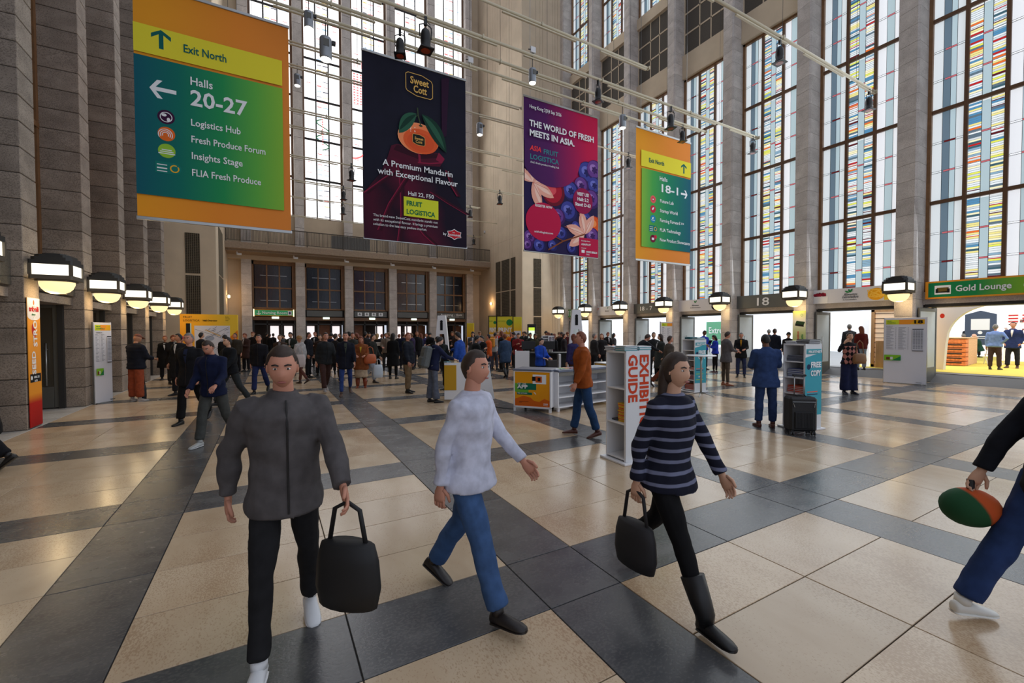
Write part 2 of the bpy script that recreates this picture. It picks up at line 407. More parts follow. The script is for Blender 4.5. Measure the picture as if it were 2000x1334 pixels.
# far wall with piers, tall windows above the balcony, dark glazing and doors below
wf = struct('wall_far')
PX = [2.3+3.3*k for k in range(-1, 5)]                    # right edge of each pier
for k, x in enumerate(PX):
    h = .72
    me = MB().bbox(-.6, 0, .004, 0, .7, h-.004, .006).mesh('stone_block', M_PSTONE)
    for r in range(10): link('stone_block', me, wf, (x, 34.5, r*h))
    for r in range(16): link('stone_block', me, wf, (x, 34.5, 7.62+r*1.6)).scale = (1, 1, 1.6/.72)
    MB().box(x-.59, 34.51, 0, x-.01, 35.3, 34).build('mortar_core', M_JOINT, wf)
MB().box(-2.4, 34.9, 0, PX[0]-.6, 35.3, 34).build('end_panel', M_CREAMD, wf)
MB().box(PX[-1], 34.9, 0, 16.3, 35.3, 34).build('end_panel', M_CREAMD, wf)
MB().box(-2.4, 34.45, 6.75, 16.3, 35.3, 7.1).build('soffit_beam', M_CREAMD, wf)
for k in range(5):
    a, b = PX[k], PX[k+1]-.6
    MB().bbox(a, 34.85, 7.6, b, 35.1, 10.05, .01).build('parapet_panel', M_CREAMD, wf)
# tall far windows: bright panes in a dark lattice
def emitm(name, rgb, s):
    m = mat(name, rgb, .3, emit=s); return m
M_SKYP = emitm('far_daylit_glass', (255, 255, 255), 1.35)
M_SKYP2 = emitm('far_daylit_glass_blue', (228, 240, 255), 1.1)
M_LEAD = mat('window_leading', (40, 36, 34), .7)
ci = [(232, 120, 120), (245, 205, 120), (150, 190, 225), (110, 110, 120), (235, 150, 150), (190, 205, 215)]
M_FARC = [emitm('far_tinted_glass_%s' % n, c, .95) for n, c in zip(('red', 'amber', 'blue', 'grey', 'rose', 'mist'), ci)]
rr = random.Random(3)
for k in range(5):
    a, b = PX[k], PX[k+1]-.6
    w = struct('window_%d' % (20+k)); cw = (b-a-.1)/3
    f = MB().box(a, 34.95, 10.05, a+.15, 35.14, 34).box(b-.15, 34.95, 10.05, b, 35.14, 34).box(a, 34.9, 10.0, b, 35.14, 10.12)
    f.build('window_frame', M_BRONZED, w)
    le = MB()
    for i in (1, 2): le.box(a+.05+cw*i*1.0-.045, 34.99, 10.1, a+.05+cw*i+.045, 35.05, 34)
    for j in range(9): le.box(a, 34.985, 10.05+2.9*j-.075, b, 35.05, 10.05+2.9*j+.075)
    le.build('muntins', M_LEAD, w)
    for j in range(8):
        for i in range(3):
            z0 = 10.1+2.9*j; x0 = a+.05+cw*i+.03
            MB().box(x0, 35.02, z0, x0+cw-.06, 35.06, z0+2.8).build('pane', M_SKYP, w)
    col = MB()
    for j in range(60):
        z = 10.3+j*.38
        if rr.random() < .15: continue
        for (u, v) in ((a+.08+cw+.05, a+.05+cw*1.5-.05), (a+.05+cw*1.5+.05, a+.05+cw*2-.05)):
            hh = rr.uniform(.03, .09)
            col.box(u, 35.0, z, v, 35.018, z+hh, rr.randrange(6))
        if rr.random() < .5: col.box(a+.3, 35.0, z+.1, a+.62, 35.018, z+.135, rr.choice((0, 2, 5)))
        if rr.random() < .5: col.box(b-.6, 35.0, z+.1, b-.3, 35.018, z+.135, rr.choice((0, 2, 5)))
    if k == 2:                                             # red tower emblem made of small bars
        for q in range(13):
            for t in range(9):
                col.box(a+.25+t*.235+(.0 if q > 2 else .02), 34.99, 19.2+q*.2, a+.25+t*.235+.13, 35.012, 19.2+q*.2+.1, 0)
        for t in range(8): col.box(a+.3+t*.27, 34.99, 21.95, a+.33+t*.27, 35.01, 22.5, 0)
    if k in (1, 2):                                        # heraldic shield outline and scroll work
        for t in range(46):
            th = t/46*PI
            cx, cz = (b if k == 1 else a)+(-.1 if k == 1 else .1), 17.2
            sx_ = 1.55 if k == 1 else -1.1
            if k == 2: col.box(a+.15+1.1*abs(math.cos(th))*.9, 34.99, 15.0+1.1*(1-math.sin(th)), a+.21+1.1*abs(math.cos(th))*.9, 35.012, 15.12+1.1*(1-math.sin(th)), 0)
    if k == 1:
        M_FARG = 6
        for t in range(80):
            th = t/80*4*PI; cx = a+1.35
            col.box(cx+.42*math.sin(th)-.03, 34.99, 15.2+t*.028, cx+.42*math.sin(th)+.04, 35.012, 15.27+t*.028, 6)
        for t in range(12): col.box(a+1.31, 34.985, 15.6+t*.18, a+1.4, 35.01, 15.7+t*.18, 0)
    col.build('coloured_glass', M_FARC+[mat('far_glass_green', (70, 120, 90), .3, emit=.6)], w, kind='stuff')
MB().box(-2.6, 35.2, 2.4, 16.5, 35.32, 7.2).build('dark_backing', mat('vestibule_dark', (40, 30, 24), .8), wf)  # dark plane added to stop bright sky showing through the glazing gaps
# glazing under the balcony, signs and doors
M_NIGHT = mat('dark_blue_glass', (26, 30, 42), .18, spec=.6, vary=.4, scale=3, stretch=(6, 1, .4))
for k in range(5):
    a, b = PX[k], PX[k+1]-.6
    w = struct('window_%d' % (30+k))
    f = MB().box(a, 34.9, 3.45, a+.12, 35.1, 6.75).box(b-.22, 34.8, 3.45, b, 35.1, 6.75).box(a, 34.9, 6.5, b, 35.1, 6.75).box(a, 34.9, 3.4, b, 35.1, 3.52)
    cw = (b-a-.34)/3
    for i in (1, 2): f.box(a+.12+cw*i-.045, 34.94, 3.5, a+.12+cw*i+.045, 35.04, 6.5)
    f.box(a+.1, 34.93, 4.85, b-.2, 35.05, 4.95)
    f.build('window_frame', M_BRONZE, w)
    t = MB()
    for z in (4.0, 5.75): t.box(a+.5, 34.96, z, b-.55, 35.0, z+.03)
    t.build('glazing_bar', M_STEEL, w)
    for i in range(3):
        for (z0, z1) in ((3.5, 4.85), (4.95, 6.5)):
            MB().box(a+.12+cw*i+.045, 35.0, z0, a+.12+cw*(i+1)-.045, 35.03, z1).build('pane', M_NIGHT, w)
    MB().bbox(a, 34.7, 2.62, b, 35.2, 2.86, .01).build('door_lintel', M_BRONZED, wf)
    d = struct('door_%d' % (10+k))
    fr = MB().box(a, 34.9, 0, a+.12, 35.1, 2.62).box(b-.12, 34.9, 0, b, 35.1, 2.62)
    for i in (1, 2): fr.box(a+(b-a)*i/3-.04, 34.95, 0, a+(b-a)*i/3+.04, 35.05, 2.62)
    fr.box(a, 34.95, 2.3, b, 35.05, 2.4)
    fr.build('door_frame', M_DGREY, d)
    wood = mat('vestibule_panel', (120, 70, 34), .5, vary=.2, scale=5)
    lit = mat('outside_daylight_glass', (255, 245, 245), .3, emit=.95)
    pick = {0: (0, 1, 1), 1: (1, 2, 1), 2: (2, 0, 1), 3: (1, 1, 2), 4: (2, 0, 2)}[k]
    for i in range(3):
        x0, x1 = a+(b-a)*i/3+.06, a+(b-a)*(i+1)/3-.06
        kind_ = pick[i]
        if kind_ == 1:
            MB().box(x0+.12, 36.2, 1.0, x1-.12, 36.24, 2.24).build('pane', lit, d)
        elif kind_ == 2:
            MB().box(x0, 35.6, 0, x1, 35.64, 2.3).build('panel', wood, d)
    MB().box(a, 36.3, 0, b, 36.36, 2.7).build('vestibule_back', mat('vestibule_dark', (40, 30, 24), .8), d)

# balcony
bal = struct('trim_1'); bal.name = 'trim_1'
MB().bbox(-2.36, 32.6, 7.12, 16.25, 34.6, 7.55, .03).box(-2.36, 32.9, 7.02, 16.25, 34.6, 7.14).build('balcony_slab', M_CONC, bal)
M_RAIL = mat('balcony_rail_iron', (66, 58, 48), .6)
pm = MB().box(-.03, -.03, 0, .03, .03, 1.08).mesh('rail_post', M_RAIL)
bm_ = MB().box(-.014, -.016, 0, .014, .016, .92).mesh('baluster', M_RAIL)
MB().box(-2.36, 32.7, 8.58, 16.25, 32.76, 8.63).box(-2.36, 32.715, 7.66, 16.25, 32.745, 7.69).build('handrail', M_RAIL, bal)
n = 232
for i in range(n):
    x = -2.3+18.5*i/(n-1)
    if i % 29 == 0: link('rail_post', pm, bal, (x, 32.73, 7.55))
    else: link('baluster', bm_, bal, (x, 32.73, 7.67))
MB().box(3.9, 32.78, 7.65, 6.5, 32.8, 8.55).build('infill_sheet', mat('pale_sheet', (150, 150, 145), .6), bal)

# ------------------------------------------------------------------ right wall: fins, three-column stained windows, acoustic panels, upper windows
wr = struct('wall_right')
RC = [6.35 + 3.31*k for k in range(-2, 7)]                 # fin centres, 0.6 wide
h = .57
for k, yc in enumerate(RC):
    poly = [(0, .3), (-.1, .22), (-.14, -.28), (0, -.3)]
    zt = {0: 4, 1: 6, 2: 15, 3: 17.5, 4: 20, 5: 22.5, 6: 25, 7: 28, 8: 30}[k]
    me = MB().prism([(.0-.02, .3), (-.16, -.24), (-.1, -.3), (1.0, -.3), (1.0, .3)], .004, h-.004).mesh('stone_block', M_PSTONE)
    if k >= 1:
        for r in range(int(zt/h)): link('stone_block', me, wr, (19.02+random.uniform(-.002, .002), yc, r*h))
        zt = int(zt/h)*h
    else: zt = 0
    if zt < 29: MB().box(18.9, yc-.3, zt, 20.0, yc+.3, 34).build('upper_fin', M_PSTONE, wr)
    MB().box(19.03, yc-.285, 0, 20.0, yc+.285, zt).build('mortar_core', M_JOINT, wr)
GL = dict(white=((236, 240, 246), .62), milk=((222, 230, 234), .55), slate=((110, 132, 148), .4), mist=((182, 204, 212), .55),
          red=((196, 34, 34), .6), yellow=((234, 222, 140), .72), cream=((240, 232, 190), .75), blue=((84, 146, 188), .6), sky=((140, 176, 200), .6),
          teal=((70, 110, 125), .4), orange=((230, 110, 40), .7), lime=((220, 224, 90), .75), maroon=((110, 30, 34), .4), pane=((228, 234, 236), .7), green=((196, 232, 210), .7), rose=((196, 104, 112), .6))
GM = {n: emitm('window_glass_'+n, c, s*1.22) for n, (c, s) in GL.items()}
GN = list(GM); GI = {n: i for i, n in enumerate(GN)}; GLIST = [GM[n] for n in GN]
rw = random.Random(11)
def stained(name, y0, y1, z0, z1, ntr, top=False, detail=True):
    """tall window: bronze frame, two mullions, transoms, panes in three columns, middle column of coloured bars"""
    w = struct(name); X = 19.72; H = z1-z0; W_ = y1-y0
    f = MB().box(X-.12, y0, z0, X+.1, y0+.1, z1).box(X-.12, y1-.1, z0, X+.1, y1, z1).box(X-.12, y0, z1-.1, X+.1, y1, z1).box(X-.12, y0, z0, X+.1, y1, z0+.08)
    f.build('window_frame', M_BRONZE, w)
    c1, c2 = y0+W_*.33, y0+W_*.66
    for y in (c1, c2): MB().bbox(X-.1, y-.05, z0, X+.06, y+.05, z1, .01).build('mullion', M_BRONZED, w)
    dz = 3.03; tz = [z0+dz*i for i in range(1, ntr+1)]
    for z in tz: MB().bbox(X-.09, y0+.1, z-.06, X+.05, y1-.1, z+.06, .01).build('transom', M_BRONZED, w)
    le = MB(); st = MB()
    zs = [z0+.08]+[v for z in tz for v in (z-.06, z+.06)]+[z1-.1]
    cols = ((y0+.1, c1-.05), (c1+.05, c2-.05), (c2+.05, y1-.1))
    for s_ in range(0, len(zs), 2):
        za, zb = zs[s_], zs[s_+1]; nsub = max(1, round((zb-za)/.97)); sh = (zb-za)/nsub
        for q in range(nsub):
            u, v = za+q*sh, za+(q+1)*sh
            for ci_, (a, b) in enumerate(cols):
                MB().box(X, a, u+.004, X+.02, b, v-.004).build('pane', GM['white' if ci_ == 0 else 'pane' if ci_ == 1 else 'milk'], w)
                if q: le.box(X-.012, a, u-.045, X-.001, b, u-.037).box(X-.012, a, u+.01, X-.001, b, u+.018)
                if ci_ == 2:      # far column: broad slate strip
                    st.box(X-.008, a+(b-a)*.44, u, X-.001, a+(b-a)*.68, v, GI['slate']); st.box(X-.0085, a+(b-a)*.26, u, X-.001, a+(b-a)*.44, v, GI['mist'])
                    if q: st.box(X-.011, a+(b-a)*.26, u-.037, X-.002, a+(b-a)*.62, u+.01, GI['maroon'] if rw.random() < .4 else GI['rose'])
                elif ci_ == 0:
                    st.box(X-.008, a+(b-a)*.36, u, X-.001, a+(b-a)*.66, v, GI['mist'])
                    if q: st.box(X-.011, a+(b-a)*.36, u-.037, X-.002, a+(b-a)*.66, u+.01, GI['rose'])
                else:
                    m0, m1 = a+(b-a)*.37, a+(b-a)*.63
                    if q: st.box(X-.011, m0, u-.037, X-.002, m1, u+.01, GI['rose'])
                    nb = max(4, int((v-u-.06)/.062)); bh = (v-u-.06)/nb
                    for t in range(nb):
                        zz = u+.03+t*bh
                        for (p, q_) in ((a+.005, m0), (m1, b-.005)):
                            r_ = rw.random()
                            if r_ < .30: cc = 'pane'
                            else: cc = rw.choice(('yellow', 'cream', 'cream', 'yellow', 'blue', 'sky', 'sky', 'teal', 'red', 'maroon', 'slate', 'lime', 'orange', 'blue', 'milk'))
                            if cc in ('red', 'maroon', 'orange') and rw.random() < .5: st.box(X-.012, p, zz, X-.001, q_, zz+bh*.45, GI[cc])
                            elif cc != 'pane': st.box(X-.012, p, zz, X-.001, q_, zz+bh*.92, GI[cc])
                        st.box(X-.0125, a+.005, zz-.004, X-.001, m0, zz+.005, GI['slate']); st.box(X-.0125, m1, zz-.004, X-.001, b-.005, zz+.005, GI['slate'])
                    st.box(X-.009, m0, u+.02, X-.001, m1, v-.045, GI['sky' if False else 'mist'])
        for (a, b) in cols:
            if (a, b) != cols[1]:
                for fr_ in ((.36, .66) if a == cols[0][0] else (.26, .44, .68)): le.box(X-.013, a+(b-a)*fr_-.004, za, X-.001, a+(b-a)*fr_+.004, zb)
            else:
                for fr_ in (.37, .63): le.box(X-.014, a+(b-a)*fr_-.006, za, X-.001, a+(b-a)*fr_+.006, zb)
    le.build('lead_lines', M_LEAD, w, kind='stuff')
    st.build('coloured_glass', GLIST, w, kind='stuff')
for k in range(1, 8):
    y0, y1 = RC[k]+.3, RC[k+1]-.3
    if k == 1: y0 = RC[1]+.3
    stained('window_%d' % (9+k), y0, y1, 3.07, 15.2, 3)
    MB().bbox(19.45, y0, 15.2, 19.95, y1, 16.45, .01).build('lintel_panel', M_CREAM, wr)
    MB().bbox(19.45, y0, 19.75, 19.95, y1, 20.4, .01).build('lintel_panel', M_CREAM, wr)
    # acoustic panels in a pale lattice
    lat = MB()
    for i in range(3): 
        for j in range(3):
            ya, yb = y0+(y1-y0)*i/3+.03, y0+(y1-y0)*(i+1)/3-.03
            if i == 1: ya, yb = y0+(y1-y0)*.42, y0+(y1-y0)*.66-.03
            elif i == 0: yb = y0+(y1-y0)*.42-.03
            else: ya = y0+(y1-y0)*.66+.02
            za, zb = 16.5+j*1.08+.03, 16.5+(j+1)*1.08-.03
            MB().box(19.62, ya, za, 19.7, yb, zb).build('acoustic_panel', M_GRILLE, wr)
    lat.box(19.58, y0, 16.45, 19.8, y0+.04, 19.75).box(19.58, y1-.04, 16.45, 19.8, y1, 19.75)
    for fy in (.41, .655): lat.box(19.6, y0+(y1-y0)*fy-.03, 16.45, 19.8, y0+(y1-y0)*fy+.03, 19.75)
    for j in (1, 2): lat.box(19.6, y0, 16.5+j*1.08-.04, 19.8, y1, 16.5+j*1.08+.04)
    lat.build('panel_lattice', M_CREAM, wr)
    if k >= 4: stained('window_%d' % (40+k), y0, y1, 20.4, 29.6, 2)
    MB().box(20.2, y0-.3, 3.4, 20.4, y1+.3, 34).build('outer_wall', M_CREAM, wr) if False else None
    MB().bbox(19.5, y0, 2.66, 19.95, y1, 3.1, .01).build('door_lintel', M_PSTONE, wr)
# ------------------------------------------------------------------ octagonal wall lamps
M_LAMPG = emitm('lamp_glass_white', (255, 248, 226), 1.6)
M_DOMEG = emitm('lamp_glass_warm', (255, 230, 170), 1.05)
def make_lamp():
    t = thing('wall_lamp')
    cx, q = .42, .33
    def sq(r, c): return [(x+cx, y) for x, y in ((r, -r+c), (r, r-c), (r-c, r), (-r+c, r), (-r, r-c), (-r, -r+c), (-r+c, -r), (r-c, -r))]
    MB().prism(sq(.36, .03), .57, .66).prism(sq(.34, .09), .66, .73).prism(sq(.30, .11), .73, .79).prism(sq(.2, .08), .79, .83).build('roof', M_DGREY, t)
    fr = MB().prism(sq(.355, .03), .24, .33).prism(sq(.3, .08), .2, .24)
    for sx in (-1, 1):
        for s_y in (-1, 1): fr.box(cx+sx*q-.03, s_y*q-.03, .33, cx+sx*q+.03, s_y*q+.03, .57)
    fr.build('frame', mat('lamp_frame_grey', (92, 84, 72), .5, metal=.2), t)
    C4 = [(cx-q, -q), (cx+q, -q), (cx+q, q), (cx-q, q)]
    for i in range(4):
        (xa, ya), (xb, yb) = C4[i], C4[(i+1) % 4]
        MB().add([(xa, ya, .33), (xb, yb, .33), (xb, yb, .57), (xa, ya, .57)], [(0, 1, 2, 3)]).build('lamp_pane', M_LAMPG, t)
    MB().lathe([(.02, -.07), (.12, -.058), (.2, -.02), (.26, .05), (.295, .14), (.3, .21)], 24, (cx, 0, 0)).build('dome', M_DOMEG, t, smooth=True)
    MB().box(-.0, -.1, .25, .12, .1, .62).box(.0, -.04, .3, .2, .04, .4).build('bracket', M_DGREY, t)
    return t
lamp0 = make_lamp(); used0 = []
def copy_tree(o, parent=None):
    c = o.copy(); COL.objects.link(c); c.parent = parent
    for ch in o.children: copy_tree(ch, c)
    return c
ords = ['nearest', 'second nearest', 'third nearest', 'fourth nearest', 'fifth nearest', 'sixth nearest', 'farthest']
def put_lamp(loc, rz, lab, grp):
    o = lamp0 if not used0 else copy_tree(lamp0); used0.append(1)
    k = .84 if loc[0] < 0 else .95; o.scale = (k, k, k)
    o.location = loc; o.rotation_euler = (0, 0, rz); tag(o, lab, 'wall lamp', grp)
    l = bpy.data.lights.new('lamp_glow', 'POINT'); l.energy = 13; l.color = (1, .72, .38); l.shadow_soft_size = .12
    g = bpy.data.objects.new('lamp_glow', l); COL.objects.link(g); g.parent = o; g.location = (.34, 0, -.1)
    l = bpy.data.lights.new('lamp_glow', 'POINT'); l.energy = 4; l.color = (1, .8, .5); l.shadow_soft_size = .2
    g = bpy.data.objects.new('lamp_glow', l); COL.objects.link(g); g.parent = o; g.location = (.6, 0, .98)
for i in range(6):
    lab = ['lit octagonal wall lamp cut off by the left picture edge', 'nearest whole lit octagonal left wall lamp, above the orange vertical strip',
           'second lit octagonal left wall lamp, above the white floor board', 'third lit octagonal left wall lamp, above the man in rust trousers',
           'fourth lit octagonal left wall lamp, last but one before the cream wall', 'farthest lit octagonal left wall lamp, next to the tall grille'][i]
    put_lamp((-3.9, FY[i+1], 2.60), 0, lab, 'octagonal lamps on the left wall')
for i in range(7):
    lab = ['nearest lit octagonal right wall lamp, beside the green lounge sign', 'second lit octagonal right wall lamp, left of the cherry bowl sign',
           'third lit octagonal right wall lamp, left of the big number 18', 'fourth lit octagonal right wall lamp, between the 18 - 7 and fig signs',
           'fifth lit octagonal right wall lamp, left of the 18 - 7 sign', 'sixth lit octagonal right wall lamp, beside the right information pylon',
           'farthest lit octagonal right wall lamp, next to the cream end wall'][i]
    if i == 6: put_lamp((18.95, 26.1, 2.82), PI, lab, 'octagonal lamps on the right wall')
    else: put_lamp((18.86, RC[i+2], 2.82), PI, lab, 'octagonal lamps on the right wall')
for x, lab in ((-.0, 0), (1, 1)):
    t = thing('wall_sconce', ['small glowing wall sconce on the cream alcove wall, left of the far doors', 'small glowing wall sconce on the cream alcove wall, right of the far doors'][lab], 'wall lamp',
              ((-2.36, 33.4, 4.1) if lab == 0 else (16.25, 32.3, 4.1)), 0 if lab == 0 else PI, 'alcove sconces')
    MB().box(0, -.05, -.1, .06, .05, .1).build('backplate', M_STEEL, t)
    MB().ell((.12, 0, 0), (.08, .08, .11), 12, 8).build('lamp_shade', emitm('sconce_glass', (255, 226, 170), 4), t, smooth=True)
    l = bpy.data.lights.new('sconce_glow', 'POINT'); l.energy = 26; l.color = (1, .62, .3); l.shadow_soft_size = .1
    g = bpy.data.objects.new('sconce_glow', l); COL.objects.link(g); g.parent = t; g.location = (.34, 0, 0)

# ------------------------------------------------------------------ printed panels
def grad(name, stops, vec=(1, 0, 0), rough=.75, noise_=0.0, emit=0):
    """colour ramp printed along a direction, in object coordinates; stops: (pos in metres, rgb)"""
    if name in MATS: return MATS[name]
    m = bpy.data.materials.new(name); m.use_nodes = True; MATS[name] = m; nt = m.node_tree; N = nt.nodes; L = nt.links
    tc = N.new('ShaderNodeTexCoord'); dt = N.new('ShaderNodeVectorMath'); dt.operation = 'DOT_PRODUCT'; L.new(tc.outputs['Object'], dt.inputs[0]); dt.inputs[1].default_value = vec
    mr = N.new('ShaderNodeMapRange'); a, b = stops[0][0], stops[-1][0]; mr.inputs[1].default_value = a; mr.inputs[2].default_value = b
    src = dt.outputs['Value']
    if noise_:
        ns = N.new('ShaderNodeTexNoise'); ns.inputs['Scale'].default_value = 1.2; L.new(tc.outputs['Object'], ns.inputs['Vector'])
        ma = N.new('ShaderNodeMath'); ma.operation = 'MULTIPLY_ADD'; L.new(ns.outputs[0], ma.inputs[0]); ma.inputs[1].default_value = noise_; L.new(src, ma.inputs[2]); src = ma.outputs[0]
    L.new(src, mr.inputs[0]); r = N.new('ShaderNodeValToRGB'); L.new(mr.outputs[0], r.inputs[0])
    el = r.color_ramp.elements
    el[0].position = 0; el[0].color = lin(stops[0][1]); el[1].position = 1; el[1].color = lin(stops[-1][1])
    for p, c in stops[1:-1]: e = el.new((p-a)/(b-a)); e.color = lin(c)
    P = N['Principled BSDF']; L.new(r.outputs[0], P.inputs['Base Color']); P.inputs['Roughness'].default_value = rough; P.inputs['Specular IOR Level'].default_value = .2
    if emit: L.new(r.outputs[0], P.inputs['Emission Color']); P.inputs['Emission Strength'].default_value = emit
    m.diffuse_color = lin(stops[0][1]); return m
def ink(name, rgb, rough=.75): return mat('print_'+name, rgb, rough, spec=.2)
class Art:
    """flat print in the local xz plane facing -y, layered outward"""
    def __init__(s, parent, w, h, y=0, name='artwork'): s.mb = MB(); s.mats = []; s.p = parent; s.w = w; s.h = h; s.y = y; s.n = 0; s.name = name; s.step = .00022; s.clip = False
    def mi(s, m):
        if m not in s.mats: s.mats.append(m)
        return s.mats.index(m)
    def yy(s): s.n += 1; return s.y-s.step*s.n
    def poly(s, pts, m, frac=True):
        Q = [((u*s.w if frac else u), (v*s.h if frac else v)) for u, v in pts]
        if s.clip:
            for ax, lim, sg in ((0, 0, 1), (0, s.w, -1), (1, 0, 1), (1, s.h, -1)):
                R = []
                for k in range(len(Q)):
                    a, b = Q[k-1], Q[k]; da, db = (a[ax]-lim)*sg, (b[ax]-lim)*sg
                    if (da >= 0) != (db >= 0): f = da/(da-db); R.append((a[0]+(b[0]-a[0])*f, a[1]+(b[1]-a[1])*f))
                    if db >= 0: R.append(b)
                Q = R
            if len(Q) < 3: return s
        y = s.yy(); P = [(u, y, v) for u, v in Q]
        ar = sum(P[i][0]*P[(i+1) % len(P)][2]-P[(i+1) % len(P)][0]*P[i][2] for i in range(len(P)))
        if ar < 0: P = P[::-1]
        s.mb.add(P, [tuple(range(len(P)))], s.mi(m)); return s
    def rect(s, u0, v0, u1, v1, m): return s.poly([(u0, v0), (u1, v0), (u1, v1), (u0, v1)], m)
    def disc(s, u, v, rx, rz, m, n=24, a0=0, a1=360, rot=0):
        """radii in metres"""
        cx, cz = u*s.w, v*s.h; P = []
        full = a1-a0 >= 360
        for i in range(n + (0 if full else 1)):
            t = math.radians(a0+(a1-a0)*i/n); x, z = rx*math.cos(t), rz*math.sin(t)
            P.append((cx+x*math.cos(rot)-z*math.sin(rot), cz+x*math.sin(rot)+z*math.cos(rot)))
        return s.poly(P, m, False)
    def ring(s, u, v, rx, rz, t, m, n=24, a0=0, a1=360):
        cx, cz = u*s.w, v*s.h; y = s.yy(); vs = []; fs = []
        for i in range(n+1):
            a = math.radians(a0+(a1-a0)*i/n)
            vs += [(cx+rx*math.cos(a), y, cz+rz*math.sin(a)), (cx+(rx-t)*math.cos(a), y, cz+(rz-t)*math.sin(a))]
        for i in range(n): fs.append((2*i+1, 2*i, 2*i+2, 2*i+3)[::-1])
        s.mb.add(vs, fs, s.mi(m)); return s
    def leaf(s, u, v, L, wd, rot, m, n=8, bend=0.0):
        """pointed leaf starting at (u,v), length L metres, direction rot degrees"""
        r = math.radians(rot); P = []
        for i in range(n+1):
            t = i/n; P.append((L*t, wd*math.sin(PI*t)**.8 + bend*L*t*t))
        for i in range(n-1, 0, -1):
            t = i/n; P.append((L*t, -wd*math.sin(PI*t)**.8 + bend*L*t*t))
        cx, cz = u*s.w, v*s.h
        return s.poly([(cx+x*math.cos(r)-z*math.sin(r), cz+x*math.sin(r)+z*math.cos(r)) for x, z in P], m, False)
    def line(s, pts, t, m):
        for (a, b) in zip(pts[:-1], pts[1:]):
            ax, az, bx, bz = a[0]*s.w, a[1]*s.h, b[0]*s.w, b[1]*s.h; d = math.hypot(bx-ax, bz-az) or 1; nx, nz = -(bz-az)/d*t/2, (bx-ax)/d*t/2
            s.poly([(ax+nx, az+nz), (bx+nx, bz+nz), (bx-nx, bz-nz), (ax-nx, az-nz)], m, False)
        return s
    def arrow(s, u, v, L, dirn, m, t=.16):
        """arrow with chevron head, dirn in degrees, centred at u,v; L metres"""
        cx, cz = u*s.w, v*s.h; r = math.radians(dirn); k = L*.42; w2 = L*t
        def R(P): return [(cx+x*math.cos(r)-z*math.sin(r), cz+x*math.sin(r)+z*math.cos(r)) for x, z in P]
        s.poly(R([(-L/2, -w2/2), (L*.42, -w2/2), (L*.42, w2/2), (-L/2, w2/2)]), m, False)
        for q in (1, -1):
            s.poly(R([(L/2, 0), (L/2-w2*.9, 0), (L/2-k-w2*.35, q*k), (L/2-k+w2*.75, q*k)]), m, False)
        return s
    def done(s):
        return s.mb.build(s.name, s.mats, s.p)
def cloth(parent, w, h, m, amp=.035, name='cloth', nx=26, nz=30, seed=0):
    mb = MB(); vs = []
    for j in range(nz+1):
        for i in range(nx+1):
            x, z = w*i/nx, h*j/nz
            vs.append((x, amp*noise.noise(Vector((x*.9+seed, z*.12, seed)))*min(1, (h-z)*.8+.1), z))
    mb.add(vs, [(j*(nx+1)+i, j*(nx+1)+i+1, (j+1)*(nx+1)+i+1, (j+1)*(nx+1)+i) for j in range(nz) for i in range(nx)])
    return mb.build(name, m, parent, smooth=True)
def banner(name, label, x0, x1, z0, z1, y, m, seed, group, tilt=0):
    t = thing(name, label, 'banner', (x0, y, z0), tilt, group)
    w, h = x1-x0, z1-z0
    cloth(t, w, h, m, .02, seed=seed).location = (0, .03, 0)
    MB().bbox(-.02, 0, -.03, w+.02, .05, .05, .008).build('bottom_bar', M_STEEL, t)
    MB().bbox(-.02, 0, h-.05, w+.02, .05, h+.02, .008).build('top_bar', M_STEEL, t)
    for fx in (.08, .92): MB().tube([(w*fx, .03, h), (w*fx, .03, 18-z0)], .008, 5).build('suspension_wire', M_STEEL, t)
    return t, w, h
ORG = (236, 152, 48); YEL = (232, 218, 56); TXT = (236, 238, 240); DTEAL = (14, 96, 92)
M_TXT = ink('white', TXT); M_TEAL = ink('teal', DTEAL); M_YEL = ink('yellow', YEL); M_ORG = ink('orange', ORG)
m_or = grad('banner_orange_print', [(0, (236, 158, 40)), (1.6, (232, 140, 50)), (3.3, (226, 136, 60))], (1, 0, -.08))
gpos, gneg = 1, -1
